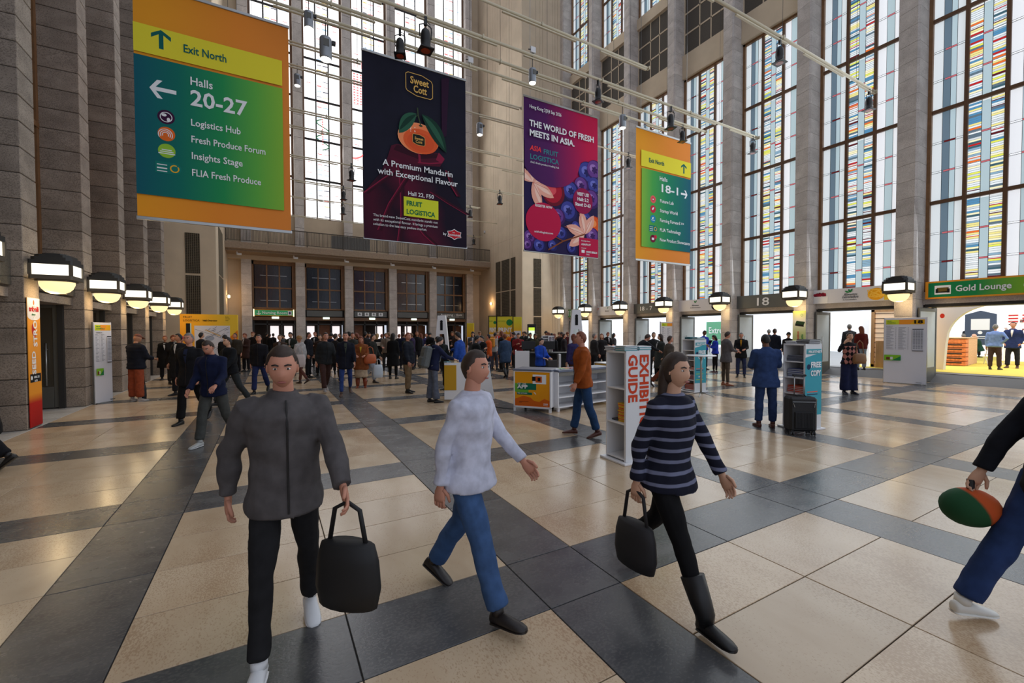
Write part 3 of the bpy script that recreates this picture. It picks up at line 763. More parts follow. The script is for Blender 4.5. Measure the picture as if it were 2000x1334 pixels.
def icons(A, u, vs_, kinds, r):
    red, blue, org, grn, wh, pur = ink('icon_red', (196, 30, 62)), ink('icon_blue', (28, 134, 176)), ink('icon_orange', (232, 110, 40)), ink('icon_green', (150, 200, 60)), M_TXT, ink('icon_purple', (58, 18, 58))
    for v, k in zip(vs_, kinds):
        if k == 'globe':
            A.disc(u, v, r, r, pur); A.ring(u, v, r*.72, r*.72, r*.1, wh); A.disc(u-.012, v+.008, r*.3, r*.22, wh, 10); A.disc(u+.014, v-.01, r*.2, r*.3, wh, 10)
        elif k == 'rings':
            A.disc(u, v, r, r, org)
            for q in (.85, .62, .4): A.ring(u-.006, v-.004, r*q, r*q, r*.1, wh, a0=-30, a1=210)
        elif k == 'dome':
            A.disc(u, v, r, r, grn)
            for q in range(3): A.rect(u-.05+.01*q, v-.014+.008*q, u+.05-.01*q, v-.010+.008*q, wh)
        elif k == 'inno':
            A.rect(u-.07, v-.025, u+.04, v+.025, ink('icon_teal', (20, 120, 110))); A.disc(u+.045, v, r*.8, r*.8, ink('icon_teal', (20, 120, 110))); A.ring(u+.045, v, r*.55, r*.55, r*.16, ink('icon_amber', (236, 178, 40)), a0=60, a1=400)
            A.line([(u-.06, v+.012), (u+.0, v+.012)], .02, wh); A.line([(u-.06, v-.003), (u+.0, v-.003)], .03, wh); A.line([(u-.06, v-.016), (u+.0, v-.016)], .02, wh)
        elif k == 'target':
            A.disc(u, v, r, r, ink('icon_coral', (226, 92, 92))); A.disc(u, v, r*.5, r*.5, red); A.disc(u, v, r*.22, r*.22, wh)
        elif k == 'rocket':
            A.disc(u, v, r, r, red); A.leaf(u-.02, v-.008, r*1.1, r*.25, 45, wh)
        elif k == 'sprout':
            A.disc(u, v, r, r, blue); A.leaf(u-.02, v, r*.8, r*.22, 30, wh); A.line([(u-.03, v-.01), (u+.03, v-.01)], .02, wh)
        elif k == 'box':
            A.disc(u, v, r, r, ink('icon_wine', (110, 14, 50))); A.rect(u-.022, v-.010, u+.022, v+.008, wh); A.disc(u+.045, v+.016, r*.5, r*.5, red)
# --- banner 1: hall directions, left
t, w, h = banner('hanging_banner', 'large green and orange banner reading Halls 20-27 with left arrow, nearest the left wall', -2.62, .55, 4.45, 9.86, 13.0, m_or, 1, 'banners hanging in the hall')
m_green = grad('banner_green_print', [(0, (18, 92, 108)), (.8, (14, 112, 100)), (1.7, (38, 146, 84)), (2.4, (96, 176, 72)), (3.1, (140, 190, 62))], (1, 0, 0))
A = Art(t, w, h, -.002)
A.rect(0, .705, .95, .825, M_YEL); A.rect(0, .103, .95, .692, m_green)
A.arrow(.16, .777, .44, 90, M_TEAL, .2); A.arrow(.165, .562, .5, 180, M_TXT, .18)
icons(A, .18, (.448, .375, .302, .228), ('globe', 'rings', 'dome', 'inno'), .165); A.done()
def T(s, size, u, v, m, wd=None, bold=.012, **k):
    return text(s, size, None, t, m, x=u*w, z=v*h, y=-(.006+A.step*A.n), bold=bold, width=(wd*w if wd else None), **k)
T('Exit North', .27, .29, .748, M_TEAL, .27); T('Halls', .27, .327, .612, M_TXT, .14); T('20-27', .52, .327, .523, M_TXT, .37, .02)
for s_, v, wd in (('Logistics Hub', .432, .32), ('Fresh Produce Forum', .358, .49), ('Insights Stage', .285, .33), ('FLIA Fresh Produce', .21, .455)): T(s_, .23, .327, v, M_TXT, wd)
# --- banner 4: hall directions, right (mirrored)
t, w, h = banner('hanging_banner', 'green and orange banner reading Halls 18-1 with right arrow, rightmost of the hanging banners', 13.12, 16.42, 4.72, 10.12, 13.0, m_or, 9, 'banners hanging in the hall')
m_green2 = grad('banner_green_print_mirrored', [(0.2, (140, 190, 62)), (.9, (70, 164, 74)), (1.8, (22, 132, 92)), (2.6, (14, 108, 100)), (3.3, (16, 88, 110))], (1, 0, 0))
A = Art(t, w, h, -.002)
A.rect(.08, .713, 1, .835, M_YEL); A.rect(.09, .105, 1, .70, m_green2)
A.arrow(.86, .775, .42, 90, M_TEAL, .2); A.arrow(.87, .57, .42, 0, M_TXT, .2)
icons(A, .29, (.478, .403, .328, .252, .175), ('target', 'rocket', 'sprout', 'inno', 'box'), .16); A.done()
T('Exit North', .25, .21, .755, M_TEAL, .27); T('Halls', .25, .40, .635, M_TXT, .14); T('18-1', .46, .40, .55, M_TXT, .31, .02)
for s_, v, wd in (('Future Lab', .465, .25), ('Startup World', .39, .33), ('Farming Forward >>', .315, .45), ('FLIA Technology', .24, .39), ('New Product Showcases', .163, .57)): T(s_, .2, .41, v, M_TXT, wd)
# --- banner 2: mandarin
t, w, h = banner('hanging_banner', 'dark navy banner with an orange mandarin on crimson cloth, reading A Premium Mandarin', 2.42, 5.62, 4.5, 9.88, 13.0, mat('banner_navy', (22, 22, 40), .7, vary=.2, scale=1, spec=.2), 17, 'banners hanging in the hall')
A = Art(t, w, h, -.002)
m_wine = grad('print_wine_drape', [(-.2, (24, 14, 34)), (1.0, (70, 14, 38)), (1.6, (36, 12, 32)), (2.2, (88, 16, 44)), (3.2, (24, 14, 34))], (1, 0, .35), noise_=.8)
m_rose = ink('drape_highlight', (136, 28, 62)); m_wd = ink('drape_dark', (52, 10, 30)); m_wm = ink('drape_mid', (78, 16, 40))
A.poly([(0, 0), (1, 0), (1, .2), (.82, .34), (.74, .47), (.7, .515), (.3, .52), (.22, .46), (.15, .36), (0, .24)], m_wine)
A.poly([(.22, .46), (.25, .52), (.3, .535), (.7, .53), (.77, .5), (.72, .455), (.5, .44), (.36, .45)], m_wm)
A.poly([(.27, .5), (.5, .475), (.72, .505), (.7, .525), (.3, .53)], m_wd)
A.poly([(.71, .535), (.77, .505), (.74, .475), (.68, .49)], m_rose)
A.line([(.49, .53), (.515, .50), (.52, .46)], .07, m_rose); A.line([(.5, .455), (.62, .462), (.74, .48)], .04, m_rose)
for pts in ([(.31, .42), (.33, .3), (.335, .15), (.30, 0)], [(.0, .24), (.15, .32), (.27, .38)], [(.78, .44), (.84, .35), (.9, .30)], [(.62, .3), (.8, .25), (1.0, .2)], [(.45, .12), (.55, .05), (.66, 0)], [(.4, .38), (.22, .2), (.12, .05)]):
    A.line(pts, .028, m_rose); A.line([(a+.012, b) for a, b in pts], .03, m_wm); A.line([(a+.03, b) for a, b in pts], .06, m_wd)
A.poly([(.74, .62), (.79, .64), (.82, .98), (.74, .96)], ink('wine_sheen', (44, 16, 44)))
gold = grad('print_gold', [(0, (206, 110, 130)), (.7, (236, 190, 90)), (1.4, (206, 200, 90))], (.7, 0, -.5))
M_GOLD = ink('gold_letter', (226, 180, 96))
def badge(u0, v0, u1, v1, m_line, m_fill=None, th=.02):
    du, dv = (u1-u0), (v1-v0)
    P = [(u0+.0*du, v0+.25*dv), (u0+.05*du, v0+.15*dv), (u0+.4*du, v0+.0*dv), (u0+.92*du, v0+.0*dv), (u1, v0+.1*dv), (u1, v0+.72*dv), (u0+.95*du, v0+.85*dv), (u0+.6*du, v1), (u0+.08*du, v1), (u0, v0+.92*dv)]
    if m_fill: A.poly(P, m_fill)
    if m_line: A.line(P+[P[0]], th, m_line)
badge(.39, .825, .65, .945, M_GOLD)
# mandarin
m_orange = grad('print_mandarin', [(-.6, (246, 140, 90)), (0.2, (236, 104, 52)), (1.2, (206, 66, 36))], (.5, 0, -.4))
A.disc(.51, .59, .64, .46, ink('mandarin_rim', (246, 170, 120)), 30); A.disc(.512, .589, .625, .447, ink('mandarin', (236, 108, 58)), 30)
A.disc(.53, .575, .54, .37, ink('mandarin_deep', (228, 94, 48)), 30); A.disc(.53, .57, .42, .28, ink('mandarin_core', (222, 86, 44)), 30)
for q in range(16): A.disc(.43+.05*math.sin(q*2.1), .635+.014*math.cos(q*3.7), .02, .016, ink('glint', (250, 214, 190)), 6)
A.line([(.50, .76), (.505, .72), (.53, .665)], .035, ink('stem', (60, 74, 50))); A.line([(.505, .72), (.47, .70)], .02, ink('stem', (60, 74, 50)))
A.disc(.53, .663, .06, .03, ink('stem', (60, 74, 50)), 10)
lg, ld = ink('leaf_green', (44, 92, 70)), ink('leaf_dark', (20, 56, 44))
A.leaf(.49, .725, .85, .19, 218, lg, bend=.25); A.leaf(.49, .722, .78, .07, 216, ld, bend=.22)
A.leaf(.54, .73, 1.25, .22, -38, ld, bend=-.25); A.leaf(.55, .725, 1.1, .09, -38, lg, bend=-.25)
badge(.45, .552, .57, .61, M_GOLD, ink('badge_black', (22, 30, 28)), .012)
A.rect(.36, .145, .70, .252, ink('logo_yellow', (214, 220, 50)))
rd = ink('badge_red', (196, 30, 44))
A.poly([(.865+.085*math.cos(math.radians(a))*(1 if k % 2 else .78), .072+.032*math.sin(math.radians(a))*(1 if k % 2 else .74)) for k, a in enumerate(range(0, 360, 30))], M_TXT)
A.poly([(.865+.078*math.cos(math.radians(a))*(1 if k % 2 else .78), .072+.028*math.sin(math.radians(a))*(1 if k % 2 else .74)) for k, a in enumerate(range(0, 360, 30))], rd)
A.done()
T('Sweet', .3, .43, .887, M_GOLD, .18, .02); T('Cott', .3, .46, .842, M_GOLD, .13, .02)
T('Sweet', .12, .468, .58, M_GOLD, .085, .02); T('Cott', .12, .478, .562, M_GOLD, .065, .02)
T('A Premium Mandarin', .25, .17, .405, M_TXT, .68); T('with Exceptional Flavour', .25, .125, .355, M_TXT, .78)
T('Hall 22, F50', .17, .40, .262, M_TXT, .25)
lgm = ink('logo_green', (16, 110, 70))
T('FRUIT', .2, .385, .205, lgm, .15, .03); T('LOGISTICA', .2, .385, .158, lgm, .28, .03)
for i, s_ in enumerate(('The brand-new SweetCott mandarin stands out', 'with its exceptional flavour. It brings a premium', 'solution to the late easy peelers market.')): T(s_, .11, .08, .122-.024*i, M_TXT, (.61, .61, .5)[i], .0)
T('by', .12, .745, .062, M_TXT); T('Les', .055, .845, .08, M_TXT, None, .02); T('DOMAINES', .08, .805, .062, M_TXT, .12, .02)
# --- banner 3: fruit and flowers
t, w, h = banner('hanging_banner', 'purple and crimson banner with berries and flowers, reading The world of fresh meets in Asia', 7.8, 11.1, 4.62, 9.98, 13.0,
    grad('banner_purple_print', [(0, (60, 28, 84)), (1.5, (84, 28, 92)), (2.4, (150, 24, 84)), (3.3, (196, 22, 74))], (1, 0, .12)), 23, 'banners hanging in the hall')
A = Art(t, w, h, -.002)
A.clip = True; A.step = .00012; A.rect(0, 0, 1, .45, ink('deep_berry', (36, 26, 72)))
rb = random.Random(5)
def berry(u, v, r, base, crown=True):
    cols = {'b': ((34, 34, 96), (62, 66, 150), (110, 116, 200)), 'p': ((62, 30, 96), (104, 60, 140), (160, 120, 190)), 'r': ((110, 14, 40), (176, 24, 50), (222, 80, 90)), 'o': ((190, 50, 20), (230, 90, 30), (250, 150, 80))}[base]
    A.disc(u, v, r, r, ink('berry_%s_dark' % base, cols[0]), 26); A.disc(u-.012, v+.006, r*.84, r*.84, ink('berry_%s_mid' % base, cols[1]), 24)
    A.disc(u-.03*r*2, v+.03*r, r*.45, r*.4, ink('berry_%s_light' % base, cols[2]), 18)
    if crown:
        for a in range(0, 360, 60): A.leaf(u, v, r*.42, r*.13, a+20, ink('berry_%s_dark' % base, cols[0]))
for (u, v, r, b) in ((.84, .59, .42, 'b'), (.95, .62, .38, 'p'), (.95, .51, .33, 'b'), (.76, .49, .34, 'p'), (.91, .41, .36, 'p'), (.61, .44, .36, 'b'), (.37, .41, .5, 'r'), (.58, .3, .38, 'b'), (.44, .25, .3, 'p'), (.82, .26, .3, 'b'), (.95, .23, .34, 'o'), (.92, .15, .32, 'p'),
                     (.48, .14, .25, 'b'), (.07, .09, .25, 'p'), (.19, .04, .25, 'b'), (.04, .04, .2, 'p'), (.36, .05, .2, 'b'), (.62, .05, .22, 'b'), (.68, .2, .2, 'b')): berry(u, v, r, b, b in 'bp')
pk, pk2, pkd = ink('petal', (236, 170, 150)), ink('petal_light', (248, 206, 188)), ink('petal_vein', (206, 110, 96))
for a in (20, -25, -70, 95, 150): A.leaf(.1, .45, 1.0, .2, a, pk); A.leaf(.12 if a < 90 else .1, .45, .8, .08, a, pk2); 
for a in (60, 100, 165, 215): A.leaf(.8, .155, .88, .19, a, pk); A.leaf(.8, .155, .7, .07, a, pk2)
for pts in ([(.1, .45), (.3, .42)], [(.1, .45), (.2, .36)], [(.8, .155), (.52, .19)], [(.8, .155), (.72, .3)], [(.8, .155), (.9, .27)]): A.line(pts, .018, pkd)
A.line([(.3, .02), (.5, .09), (.8, .155)], .05, ink('twig', (130, 70, 40))); A.line([(.12, .12), (.25, .14), (.5, .09)], .035, ink('twig', (130, 70, 40)))
A.poly([(0, .62), (0, .50)]+[(.34+.38*math.cos(math.radians(a)), .63+.19*math.sin(math.radians(a))) for a in range(200, 351, 10)]+[(.76, .68), (.62, .74), (0, .72)], grad('banner_purple_print', [(0, (60, 28, 84)), (3.3, (190, 22, 74))], (1, 0, .12)))
crim = ink('crimson', (190, 22, 70))
A.disc(.24, .20, .75, .68, crim, 40); A.disc(.775, .385, .46, .48, ink('plum_red', (150, 20, 74)), 34)
A.rect(.72, 0, 1, .13, crim); A.rect(.755, .025, .80, .045, M_TXT); A.done()
T('Hong Kong 2|3|4 Sep 2026', .17, .06, .925, M_TXT, .41); T('THE WORLD OF FRESH', .3, .06, .81, M_TXT, .87, .03); T('MEETS IN ASIA.', .3, .06, .748, M_TXT, .59, .03)
T('ASIA', .24, .065, .655, ink('logo_red', (230, 60, 66)), .145, .03, shear=.2); T('FRUIT', .24, .235, .65, ink('logo_teal', (60, 132, 142)), .19, .02); T('LOGISTICA', .25, .065, .598, ink('logo_teal', (60, 132, 142)), .37, .02)
T("Asia's fresh produce trading hub", .1, .07, .572, M_TXT, .37, 0)
for i, s_ in enumerate(('VISIT US!', 'Hall: 5.2', 'Stand: D-63')): T(s_, .17, .775, .42-.036*i, M_TXT, (.17, .16, .22)[i], .03, align='CENTER')
T('REGISTER NOW', .12, .24, .295, M_TXT, .22, .02, align='CENTER'); T('asiafruitlogistica.com', .1, .24, .125, M_TXT, .24, .01, align='CENTER')
T('Knowledge Partner', .06, .75, .105, M_TXT, .13); T('ASIAFRUIT', .1, .75, .078, M_TXT, .14, .02); T('A brand of', .05, .75, .055, M_TXT, .07); T('MESSE BERLIN', .1, .82, .027, M_TXT, .16, .03); T('China', .07, .82, .012, M_TXT)

# ------------------------------------------------------------------ suspended pipe rows
ZP = 10.2
def pipe(y, xa, xb, label, r=.045, z=ZP, twin=True):
    t = thing('lighting_pipe', label, 'pipe', (xa, y, z), 0, 'cream suspension pipes'); L = xb-xa
    mb = MB(); n = max(2, int(L/4))
    mb.tube([(L*i/n, 0, 0) for i in range(n+1)], r, 8); mb.build('pipe_tube', M_CREAMPIPE, t, smooth=True)
    if twin:
        x = .3
        while x < L-1.2:
            ln = min(2.4, L-x-.1); MB().bbox(x, -.03, -r-.07, x+ln, .03, -r-.03, .006).build('track', M_CREAMPIPE, t); x += ln+.9
    c = MB()
    for i in range(n+1): c.lathe([(r+.012, -.03), (r+.012, .03)], 8, (0, 0, 0)) if False else c.box(L*i/n-.02, -r-.015, -r-.015, L*i/n+.02, r+.015, r+.015)
    c.build('clamps', M_CREAMPIPE, t)
    for fx in (.12, .5, .88): MB().tube([(L*fx, 0, r), (L*fx, 0, 20)], .006, 4).build('suspension_wire', M_DGREY, t)
pipe(7.2, 7.2, 18.75, 'nearest cream pipe crossing the two right stained windows, carrying two spotlights')
pipe(10.1, -1.5, 10.7, 'topmost cream pipe crossing the tall cream alcove wall', .035)
pipe(11.35, -3.4, 18.7, 'long thick cream pipe above the banners, carrying the pair of spotlights before the fruit banner')
pipe(12.1, -3.4, 16.2, 'cream pipe just behind the long thick one, above the mandarin banner')
pipe(12.75, -3.4, 14.7, 'cream pipe along the top edge of the four banners', .04)
pipe(14.2, -3.4, 8.4, 'thin cream pipe just behind the mandarin banner top', .03)
pipe(15.4, -3.0, 16.0, 'thin cream pipe behind the mandarin banner carrying small pendant lamps', .03)
pipe(18.4, -2.9, 12.0, 'thin cream pipe behind banners at one quarter down the far windows', .03)
pipe(19.9, -2.9, 16.9, 'cream pipe behind banners whose right end shows beside the 18-1 banner', .03)
pipe(23.2, -2.9, 17.2, 'thin cream pipe passing low across the far windows, fourth from the back', .035)
pipe(26.9, -2.2, 12.6, 'thin cream pipe low across the far windows, third from the back', .03)
pipe(30.2, -2.2, 15.6, 'thin cream pipe low across the far windows, second from the back', .03)
pipe(33.6, -2.2, 15.9, 'rearmost thin cream pipe level with the far window sills', .03, z=9.85)

# ------------------------------------------------------------------ spotlights and pendant lamps
def make_spot():
    t = thing('spotlight')
    MB().lathe([(.05, -.08), (.085, -.12), (.105, -.2), (.11, -.34), (.1, -.42), (.112, -.43), (.112, -.5), (.125, -.52)], 14).build('can', M_BLACK, t, smooth=True)
    MB().box(-.15, -.15, -.535, .15, .15, -.515).build('colour_frame', M_BLACK, t)
    MB().lathe([(.0, -.542), (.1, -.54)], 14).build('lens', mat('amber_lens', (140, 50, 24), .2), t)
    MB().tube([(-.125, 0, -.26), (-.13, 0, -.02), (-.05, 0, .02), (.05, 0, .02), (.13, 0, -.02), (.125, 0, -.26)], .012, 6).build('yoke', M_BLACK, t)
    MB().box(-.03, -.03, .0, .03, .03, .21).tube([(0, 0, .1), (.09, 0, .06), (.14, 0, -.1), (.12, .05, -.3)], .008, 5).build('clamp', M_BLACK, t)
    return t
def rad_(y): return {7.2: .115, 11.35: .115, 12.1: .115, 12.75: .11}.get(y, .03)
spot0 = None
def spot(px, py, y, label, sc=1.0, dz=.0):
    global spot0
    p = gy(px, py, y)
    if spot0 is None: spot0 = make_spot(); o = spot0
    else: o = copy_tree(spot0)
    p.x = min(p.x, 18.3); p.z = (9.85 if y > 33 else ZP)-rad_(y)-.1*sc; o.location = p; o.scale = (sc, sc, sc); o.rotation_euler = (0, 0, random.uniform(-.5, .5)); tag(o, label, 'spotlight', 'black spotlights on the pipes')
spot(781, 50, 12.1, 'left one of the two black spotlights hanging above the mandarin banner', 1.05)
spot(831, 62, 11.35, 'right and larger one of the two black spotlights hanging above the mandarin banner', 1.25)
spot(1168, 174, 11.35, 'black spotlight hanging above the right corner of the berry banner')
spot(1310, 210, 11.35, 'left and larger one of the pair of black spotlights above the 18-1 banner', 1.15)
spot(1333, 228, 12.1, 'right and smaller one of the pair of black spotlights above the 18-1 banner', .95)
spot(1523, 92, 7.2, 'large black spotlight on the nearest pipe, before the second right window', 1.0)
spot(1698, 184, 7.2, 'black spotlight near the right end of the nearest pipe')
spot(1489, 269, 11.35, 'black spotlight near the right end of the long thick pipe, right of the 18-1 banner')
spot(1227, 306, 15.4, 'small black spotlight between the berry banner and the 18-1 banner', 1.0)
spot(976, 374, 23.2, 'small black spotlight right of the mandarin banner, hanging highest on the cream wall', 1.15)
spot(687, 376, 23.2, 'small black spotlight left of the mandarin banner, highest of three in a column', 1.15)
spot(671, 405, 26.9, 'small black spotlight left of the mandarin banner, middle of three in a column', 1.1)
spot(670, 432, 30.2, 'small black spotlight left of the mandarin banner, lowest of three above the balcony', 1.1)
spot(918, 404, 26.9, 'small black spotlight close to the lower right edge of the mandarin banner', 1.1)
spot(990, 440, 30.2, 'small black spotlight on the cream alcove wall, rightmost above the balcony end', 1.1)
spot(925, 456, 33.6, 'small black spotlight just above the balcony rail, right of the mandarin banner', 1.1)
def make_pend():
    t = thing('pendant_lamp')
    MB().lathe([(.09, .0), (.1, .03), (.1, .34), (.09, .36)], 16).build('housing', mat('grey_lamp_housing', (150, 156, 164), .4, metal=.4), t, smooth=True)
    MB().lathe([(.0, -.03), (.06, -.028), (.088, -.01), (.088, .02)], 16).build('diffuser', emitm('pendant_light', (255, 250, 236), 3), t, smooth=True)
    MB().box(-.045, -.105, .18, .045, -.09, .3).build('driver_box', M_GREYMET, t)
    MB().tube([(0, 0, .36), (0, 0, .72)], .01, 6).box(.1, -.03, .28, .16, .03, .34).build('hanger', M_DGREY, t)
    return t
pend0 = None
def pend(px, py, y, label, sc=1.0):
    global pend0
    p = gy(px, py, y)
    if pend0 is None: pend0 = make_pend(); o = pend0
    else: o = copy_tree(pend0)
    if abs(p.z+.62*sc-ZP) < .7: p.z = ZP-rad_(y)-.62*sc
    else: hl = ZP-p.z-.6*sc; MB().tube([(0, 0, .6), (0, 0, hl/sc+.6)], .006, 5).build('cable', M_DGREY, o) if p.z < ZP else None
    o.location = p; o.scale = (sc, sc, sc); tag(o, label, 'pendant lamp', 'small cylindrical pendant lamps')
pend(636, 85, 12.75, 'large bright cylindrical pendant lamp in front of the far window, between two banners', 1.55)
pend(603, 33, 12.1, 'cylindrical pendant lamp nearest the top picture edge, above the left banner corner', 1.1)
pend(581, 183, 15.4, 'small cylindrical pendant lamp beside the right edge of the Halls 20-27 banner', .95)
pend(937, 259, 15.4, 'lit cylindrical pendant lamp between the mandarin banner and the berry banner', 1.2)
pend(1040, 163, 11.35, 'lit cylindrical pendant lamp above the berry banner', 1.15)
pend(1216, 241, 12.1, 'lit cylindrical pendant lamp hanging between the berry banner and the 18-1 banner', 1.25)
for (px, py, y, lab) in ((1041, 98, 11.35, 'small white box clipped on the long thick pipe above the berry banner'), (919, 118, 12.75, 'small white box on the pipe at the upper right corner of the mandarin banner'), (947, 453, 33.6, 'small white box on the rearmost pipe above the balcony end')):
    p = gy(px, py, y); t = thing('junction_box', lab, 'junction box', p)
    MB().bbox(-.09, -.03, -.08, .09, .05, .1, .01).build('housing', M_WHITE, t); MB().box(-.03, 0, -.13, .03, .04, -.08).tube([(-.09, 0, 0), (-.16, 0, -.02)], .015, 6).build('bracket', M_DGREY, t)
# ------------------------------------------------------------------ signs over the doors of the right wall (local x runs towards the camera, facing -X)
def rsign(name, label, y_far, y_near, z0, z1, m, x=19.3, depth=.08, group=None, frame=None):
    t = thing(name, label, 'sign', (x, y_far, z0), -PI/2, group); w, h = y_far-y_near, z1-z0
    MB().bbox(0, 0, 0, w, depth, h, .008).build('board', m, t)
    for fx in (.1, .9): MB().box(w*fx-.02, depth, h*.4, w*fx+.02, .5, h*.4+.04).build('bracket', M_DGREY, t)
    if frame: MB().bbox(-.03, -.01, -.03, w+.03, .02, .03, .004).bbox(-.03, -.01, h-.03, w+.03, .02, h+.03, .004).bbox(-.03, -.01, 0, .03, .02, h, .004).bbox(w-.03, -.01, 0, w+.03, .02, h, .004).build('frame', frame, t)
    return t, w, h
def TX(s, size, u, v, m, wd=None, bold=.012, y=-.012, **k):
    return text(s, size, None, t, m, x=u*w, z=v*h, y=y, bold=bold, width=(wd*w if wd else None), **k)
M_SIGNGREY = mat('grey_sign_board', (92, 94, 92), .5); M_SGNW = mat('white_sign_board', (216, 216, 222), .5)
M_INK = ink('black', (24, 24, 26)); M_GREENP = ink('leaf_green2', (40, 130, 70))
FYr = lambda k: RC[k]-.2
# Gold Lounge: k=1..2 bay nearest
g_or = grad('sign_orange_frame', [(0, (236, 150, 40)), (3, (240, 170, 60))])
t, w, h = rsign('door_sign', 'green sign with orange border reading Gold Lounge over the nearest right doorway', 5.93, 3.3, 2.84, 3.42, g_or, group='signs over the right doors')
A = Art(t, w, h, -.002); A.rect(.03, .09, .98, .91, grad('sign_green_lime', [(0, (10, 116, 74)), (1.2, (30, 140, 76)), (2.6, (150, 200, 40))]))
A.rect(.09, .24, .24, .74, M_TXT); A.rect(.11, .38, .22, .62, ink('sofa', (110, 90, 40))); A.rect(.1, .32, .125, .55, M_INK); A.rect(.205, .32, .23, .55, M_INK); A.rect(.12, .33, .21, .4, M_INK)
A.arrow(.9, .48, .36, 0, M_TXT, .2); A.done(); TX('Gold Lounge', .27, .28, .36, M_TXT, .46, .02)
t, w, h = rsign('door_sign', 'white sign with cherry bowl and shredded carrot, over the doorway with the wooden lattice', 9.38, 6.75, 2.87, 3.42, M_SGNW, group='signs over the right doors')
A = Art(t, w, h, -.002)
for i in range(26): A.disc(.1+.075*math.sin(i*2.4)*(1-(i % 5)*.12), .6+.02*(i % 5)*5/5+.05*math.cos(i*1.7), .05, .05, ink('cherry_%d' % (i % 2), ((110, 20, 40), (150, 30, 50))[i % 2]), 9)
A.poly([(.01, .52), (.21, .52), (.2, .02), (.03, .02)], ink('bowl_white', (234, 232, 230)))
A.disc(.80, .47, .26, .22, ink('carrot', (240, 170, 30)), 24); 
for i in range(22): A.line([(.8+.08*math.sin(i), .5+.3*math.cos(i*1.3)), (.8+.1*math.sin(i*1.7+1), .45+.32*math.cos(i*2.1+2))], .02, ink('carrot_light', (250, 200, 80)))
A.rect(.89, .05, .995, .62, ink('juice', (220, 190, 60))); A.rect(.87, .68, .97, .98, M_TXT); A.rect(.89, .74, .92, .92, M_INK); A.rect(.93, .78, .955, .94, M_INK)
A.leaf(.49, .68, .16, .03, 60, M_GREENP); A.leaf(.49, .68, .14, .03, 110, M_GREENP); A.leaf(.48, .66, .17, .03, 150, M_GREENP); A.done()
TX('Alimentos', .14, .41, .47, M_INK, .17, 0, shear=.3); TX('Extremadura', .14, .39, .3, M_INK, .2, 0, shear=.3); TX('de Extremadura', .06, .4, .16, M_INK, .17, 0)
t, w, h = rsign('door_sign', 'grey door sign with the large white number 18', 13.1, 10.2, 2.83, 3.42, M_SIGNGREY, group='signs over the right doors')
TX('18', .5, .44, .18, M_TXT, .19, .01)
t, w, h = rsign('door_sign', 'white sign with a halved fig, over the doorway right of the 18 - 7 sign', 16.5, 13.4, 2.83, 3.42, M_SGNW, group='signs over the right doors')
A = Art(t, w, h, -.002); A.disc(.1, .52, .2, .24, ink('fig_skin', (200, 110, 90)), 20); A.disc(.1, .52, .15, .18, ink('fig_flesh', (226, 90, 80)), 18); A.disc(.1, .52, .06, .08, ink('fig_core', (246, 190, 160)), 12)
A.disc(.9, .3, .3, .2, ink('rice_bowl', (30, 30, 34)), 20); A.disc(.9, .36, .24, .13, ink('rice', (220, 214, 200)), 16); A.disc(.8, .8, .14, .1, ink('garlic', (200, 180, 175)), 12)
A.leaf(.5, .7, .16, .03, 60, M_GREENP); A.leaf(.5, .7, .14, .03, 120, M_GREENP); A.done(); TX('Alimentos', .12, .43, .42, M_INK, .14, 0, shear=.3); TX('de Extremadura', .08, .4, .25, M_INK, .2, 0)
t, w, h = rsign('door_sign', 'grey door sign with the white text 18 - 7', 19.8, 16.9, 2.83, 3.42, M_SIGNGREY, group='signs over the right doors'); TX('18 - 7', .34, .33, .3, M_TXT, .32, .01)
t, w, h = rsign('door_sign', 'white sign with red peppers, second from the far end of the right wall', 23.1, 20.2, 2.83, 3.42, M_SGNW, group='signs over the right doors')
A = Art(t, w, h, -.002)
for i in range(8): A.leaf(.02+.03*(i % 4), .15+.1*i, .4, .06, 40+20*(i % 3), ink('pepper_%d' % (i % 2), ((190, 40, 40), (226, 150, 140))[i % 2]))
A.leaf(.5, .7, .16, .03, 60, M_GREENP); A.done(); TX('Alimentos', .12, .42, .42, M_INK, .14, 0, shear=.3)
t, w, h = rsign('door_sign', 'green toilet sign with white figures at the far end of the right wall', 26.1, 23.5, 2.83, 3.36, mat('sign_green', (60, 130, 80), .5), group='signs over the right doors', frame=mat('sign_frame_olive', (120, 140, 80), .5))
A = Art(t, w, h, -.002); A.rect(.09, .2, .11, .7, M_TXT); A.disc(.1, .8, .05, .05, M_TXT, 8); A.rect(.17, .2, .19, .7, M_TXT); A.disc(.18, .8, .05, .05, M_TXT, 8); A.rect(.3, .25, .4, .35, M_TXT); A.line([(.3, .3), (.36, .7), (.42, .3)], .05, M_TXT); A.done()
